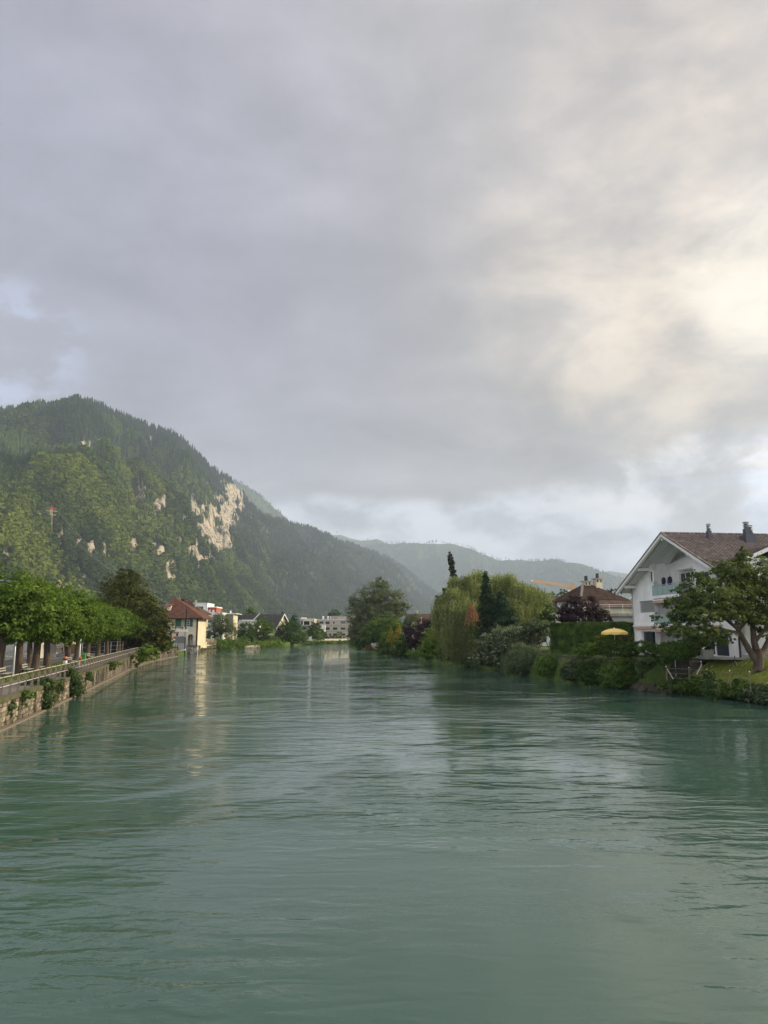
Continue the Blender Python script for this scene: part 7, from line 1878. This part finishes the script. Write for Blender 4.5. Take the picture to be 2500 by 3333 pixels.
# cherry tree at the right
def cherry():
    Y = 57.0; b = G(2468, 2176, 2.2); Y = b.y; L = lambda x, y, d=0.0: P(x, y, Y+d) - b
    root = empty('cherry_tree', b, 0, 'large spreading cherry tree with thick forked trunk on the lawn', 'tree')
    MB().tube([L(2470,2182), L(2469,2165), L(2468,2140), L(2462,2112)], [.48,.36,.38,.30], 12).build('trunk', bark, root, True)
    lm = [([L(2462,2150), L(2440,2118), L(2418,2080), L(2400,2045,-.3), L(2365,2018,-.8), L(2320,1995,-1)], [.30,.25,.21,.16,.10,.04]),
          ([L(2466,2130), L(2455,2090), L(2450,2040,.5), L(2440,1985,.8), L(2432,1930,1)], [.30,.25,.20,.13,.05]),
          ([L(2472,2145), L(2490,2110,.2), L(2505,2075,.6), L(2530,2050,1), L(2560,2000,1.4)], [.28,.22,.18,.13,.06]),
          ([L(2405,2050,-.3), L(2430,2020,.4), L(2445,1990,.8)], [.14,.11,.05]), ([L(2455,2090), L(2490,2050,-.8), L(2500,1990,-1.4)], [.18,.12,.05]),
          ([L(2410,2062), L(2360,2050,-1.2), L(2290,2052,-1.6), L(2230,2050,-2)], [.14,.10,.06,.03]), ([L(2340,2005,-.9), L(2280,1960,-1), L(2230,1930,-.6)], [.10,.06,.03])]
    for pts, rad in lm: MB().tube(pts, rad, 8).build('limb', bark, root, True)
    spec = [(2300,1885,58,34,0),(2385,1862,66,48,.5),(2465,1880,60,60,.8),(2250,1950,60,44,-.5),(2330,1945,70,52,-1.2),(2410,1930,64,48,0),(2490,1960,50,60,.5),(2215,2005,46,32,-1.6),(2280,2010,64,36,-1.8),(2350,2000,52,30,-1.2),(2170,2040,44,16,-2),(2225,2058,50,22,-2.2),(2290,2070,46,26,-2),(2345,2062,40,22,-1.6),(2180,1960,28,18,-1),(2540,1900,60,60,1),(2560,2000,60,50,1),(2430,1975,40,24,1.2),(2250,1865,18,12,0),(2228,1905,24,16,0),(2135,2012,24,10,-2),(2265,2095,30,16,-1.6),(2395,2018,30,14,-1.5),(2480,2020,34,14,-1.2),(2505,2080,20,14,-1),(2440,2000,44,34,.4),(2500,2030,50,34,0),(2400,1985,50,30,-.8),(2360,2085,34,16,-1.8),(2425,1812,30,20,.6),(2412,1785,9,26,.6)]
    bl = [px_blob(*q[:4], Y, dy=q[4]) for q in spec]; bl = [[q[0]-b.x, q[1]-b.y, q[2]-b.z, *q[3:]] for q in bl]
    link('crown', crown_mesh('cherry', bl, L_cherry, .19, seed=77, n=60000, clump=.16, per=26, shell=.5, hang=.9, up=.6, aspect=.42, lump=.5, zmin=1.1), None, root)
cherry()
# grass blades on the lawn
def lawn_grass():
    g = np.random.default_rng(9); n = 26000; rows = []
    for (ax, ay), (bx, by) in zip(RB_near[1:], RB_near[2:]):
        pass
    pts = np.array(RB_near[1:], float); seg = g.integers(0, len(pts)-1, n); wgt = np.linalg.norm(np.diff(pts, axis=0), axis=1); seg = g.choice(len(pts)-1, n, p=wgt/wgt.sum())
    t = g.random(n); base = pts[seg]*(1-t)[:, None] + pts[seg+1]*t[:, None]; d = 1.0 + 7.6*g.random(n)
    z = np.interp(d, LAWN_D, LAWN_Z); pos = np.stack([base[:, 0]+d, base[:, 1]+d*.08, z+.03], 1)
    k = pos[:, 1] > 42; pos = pos[k]; n = len(pos)
    nr = g.normal(size=(n, 3)); nr[:, 2] *= .3; ax = g.normal(size=(n, 3))*.4; ax[:, 2] += 1
    m = leafmat('grass_blades', (.11,.15,.026), (.19,.23,.04), (.28,.30,.08))
    tag(link('lawn_grass', leaf_mesh('lawn_grass', pos, nr, ax, .13*(.6+.8*g.random(n)), g.random(n), m, .35)), 'short grass of the lawn in front of the white house', kind='stuff')
    fl = g.random((90, 2)); i = g.integers(0, n, 90); mb = MB()
    for j in i:
        if pos[j][1] < 70: mb.box((pos[j][0], pos[j][1], pos[j][2]+.06), (.07, .07, .03))
    tag(mb.build('lawn_daisies', frame_white), 'tiny white daisies scattered in the lawn', kind='stuff')
    # verge grass left of the path
    n = 15000; s = 26 + 75*g.random(n); q = [along(LL, float(v)) for v in s]; dd = 3.15 + 2.4*g.random(n)
    pos = np.array([[p.x - d_.y*0 - (d_.y)*o_ , p.y + d_.x*o_, LZ+.05] for (p, d_), o_ in zip(q, dd)]); nr = g.normal(size=(n, 3)); nr[:, 2] *= .3; ax = g.normal(size=(n, 3))*.4; ax[:, 2] += 1
    tag(link('verge_grass', leaf_mesh('verge_grass', pos, nr, ax, .17*(.6+.8*g.random(n)), g.random(n)*.7, m, .35)), 'grass of the verge between footpath and road', kind='stuff')
lawn_grass()
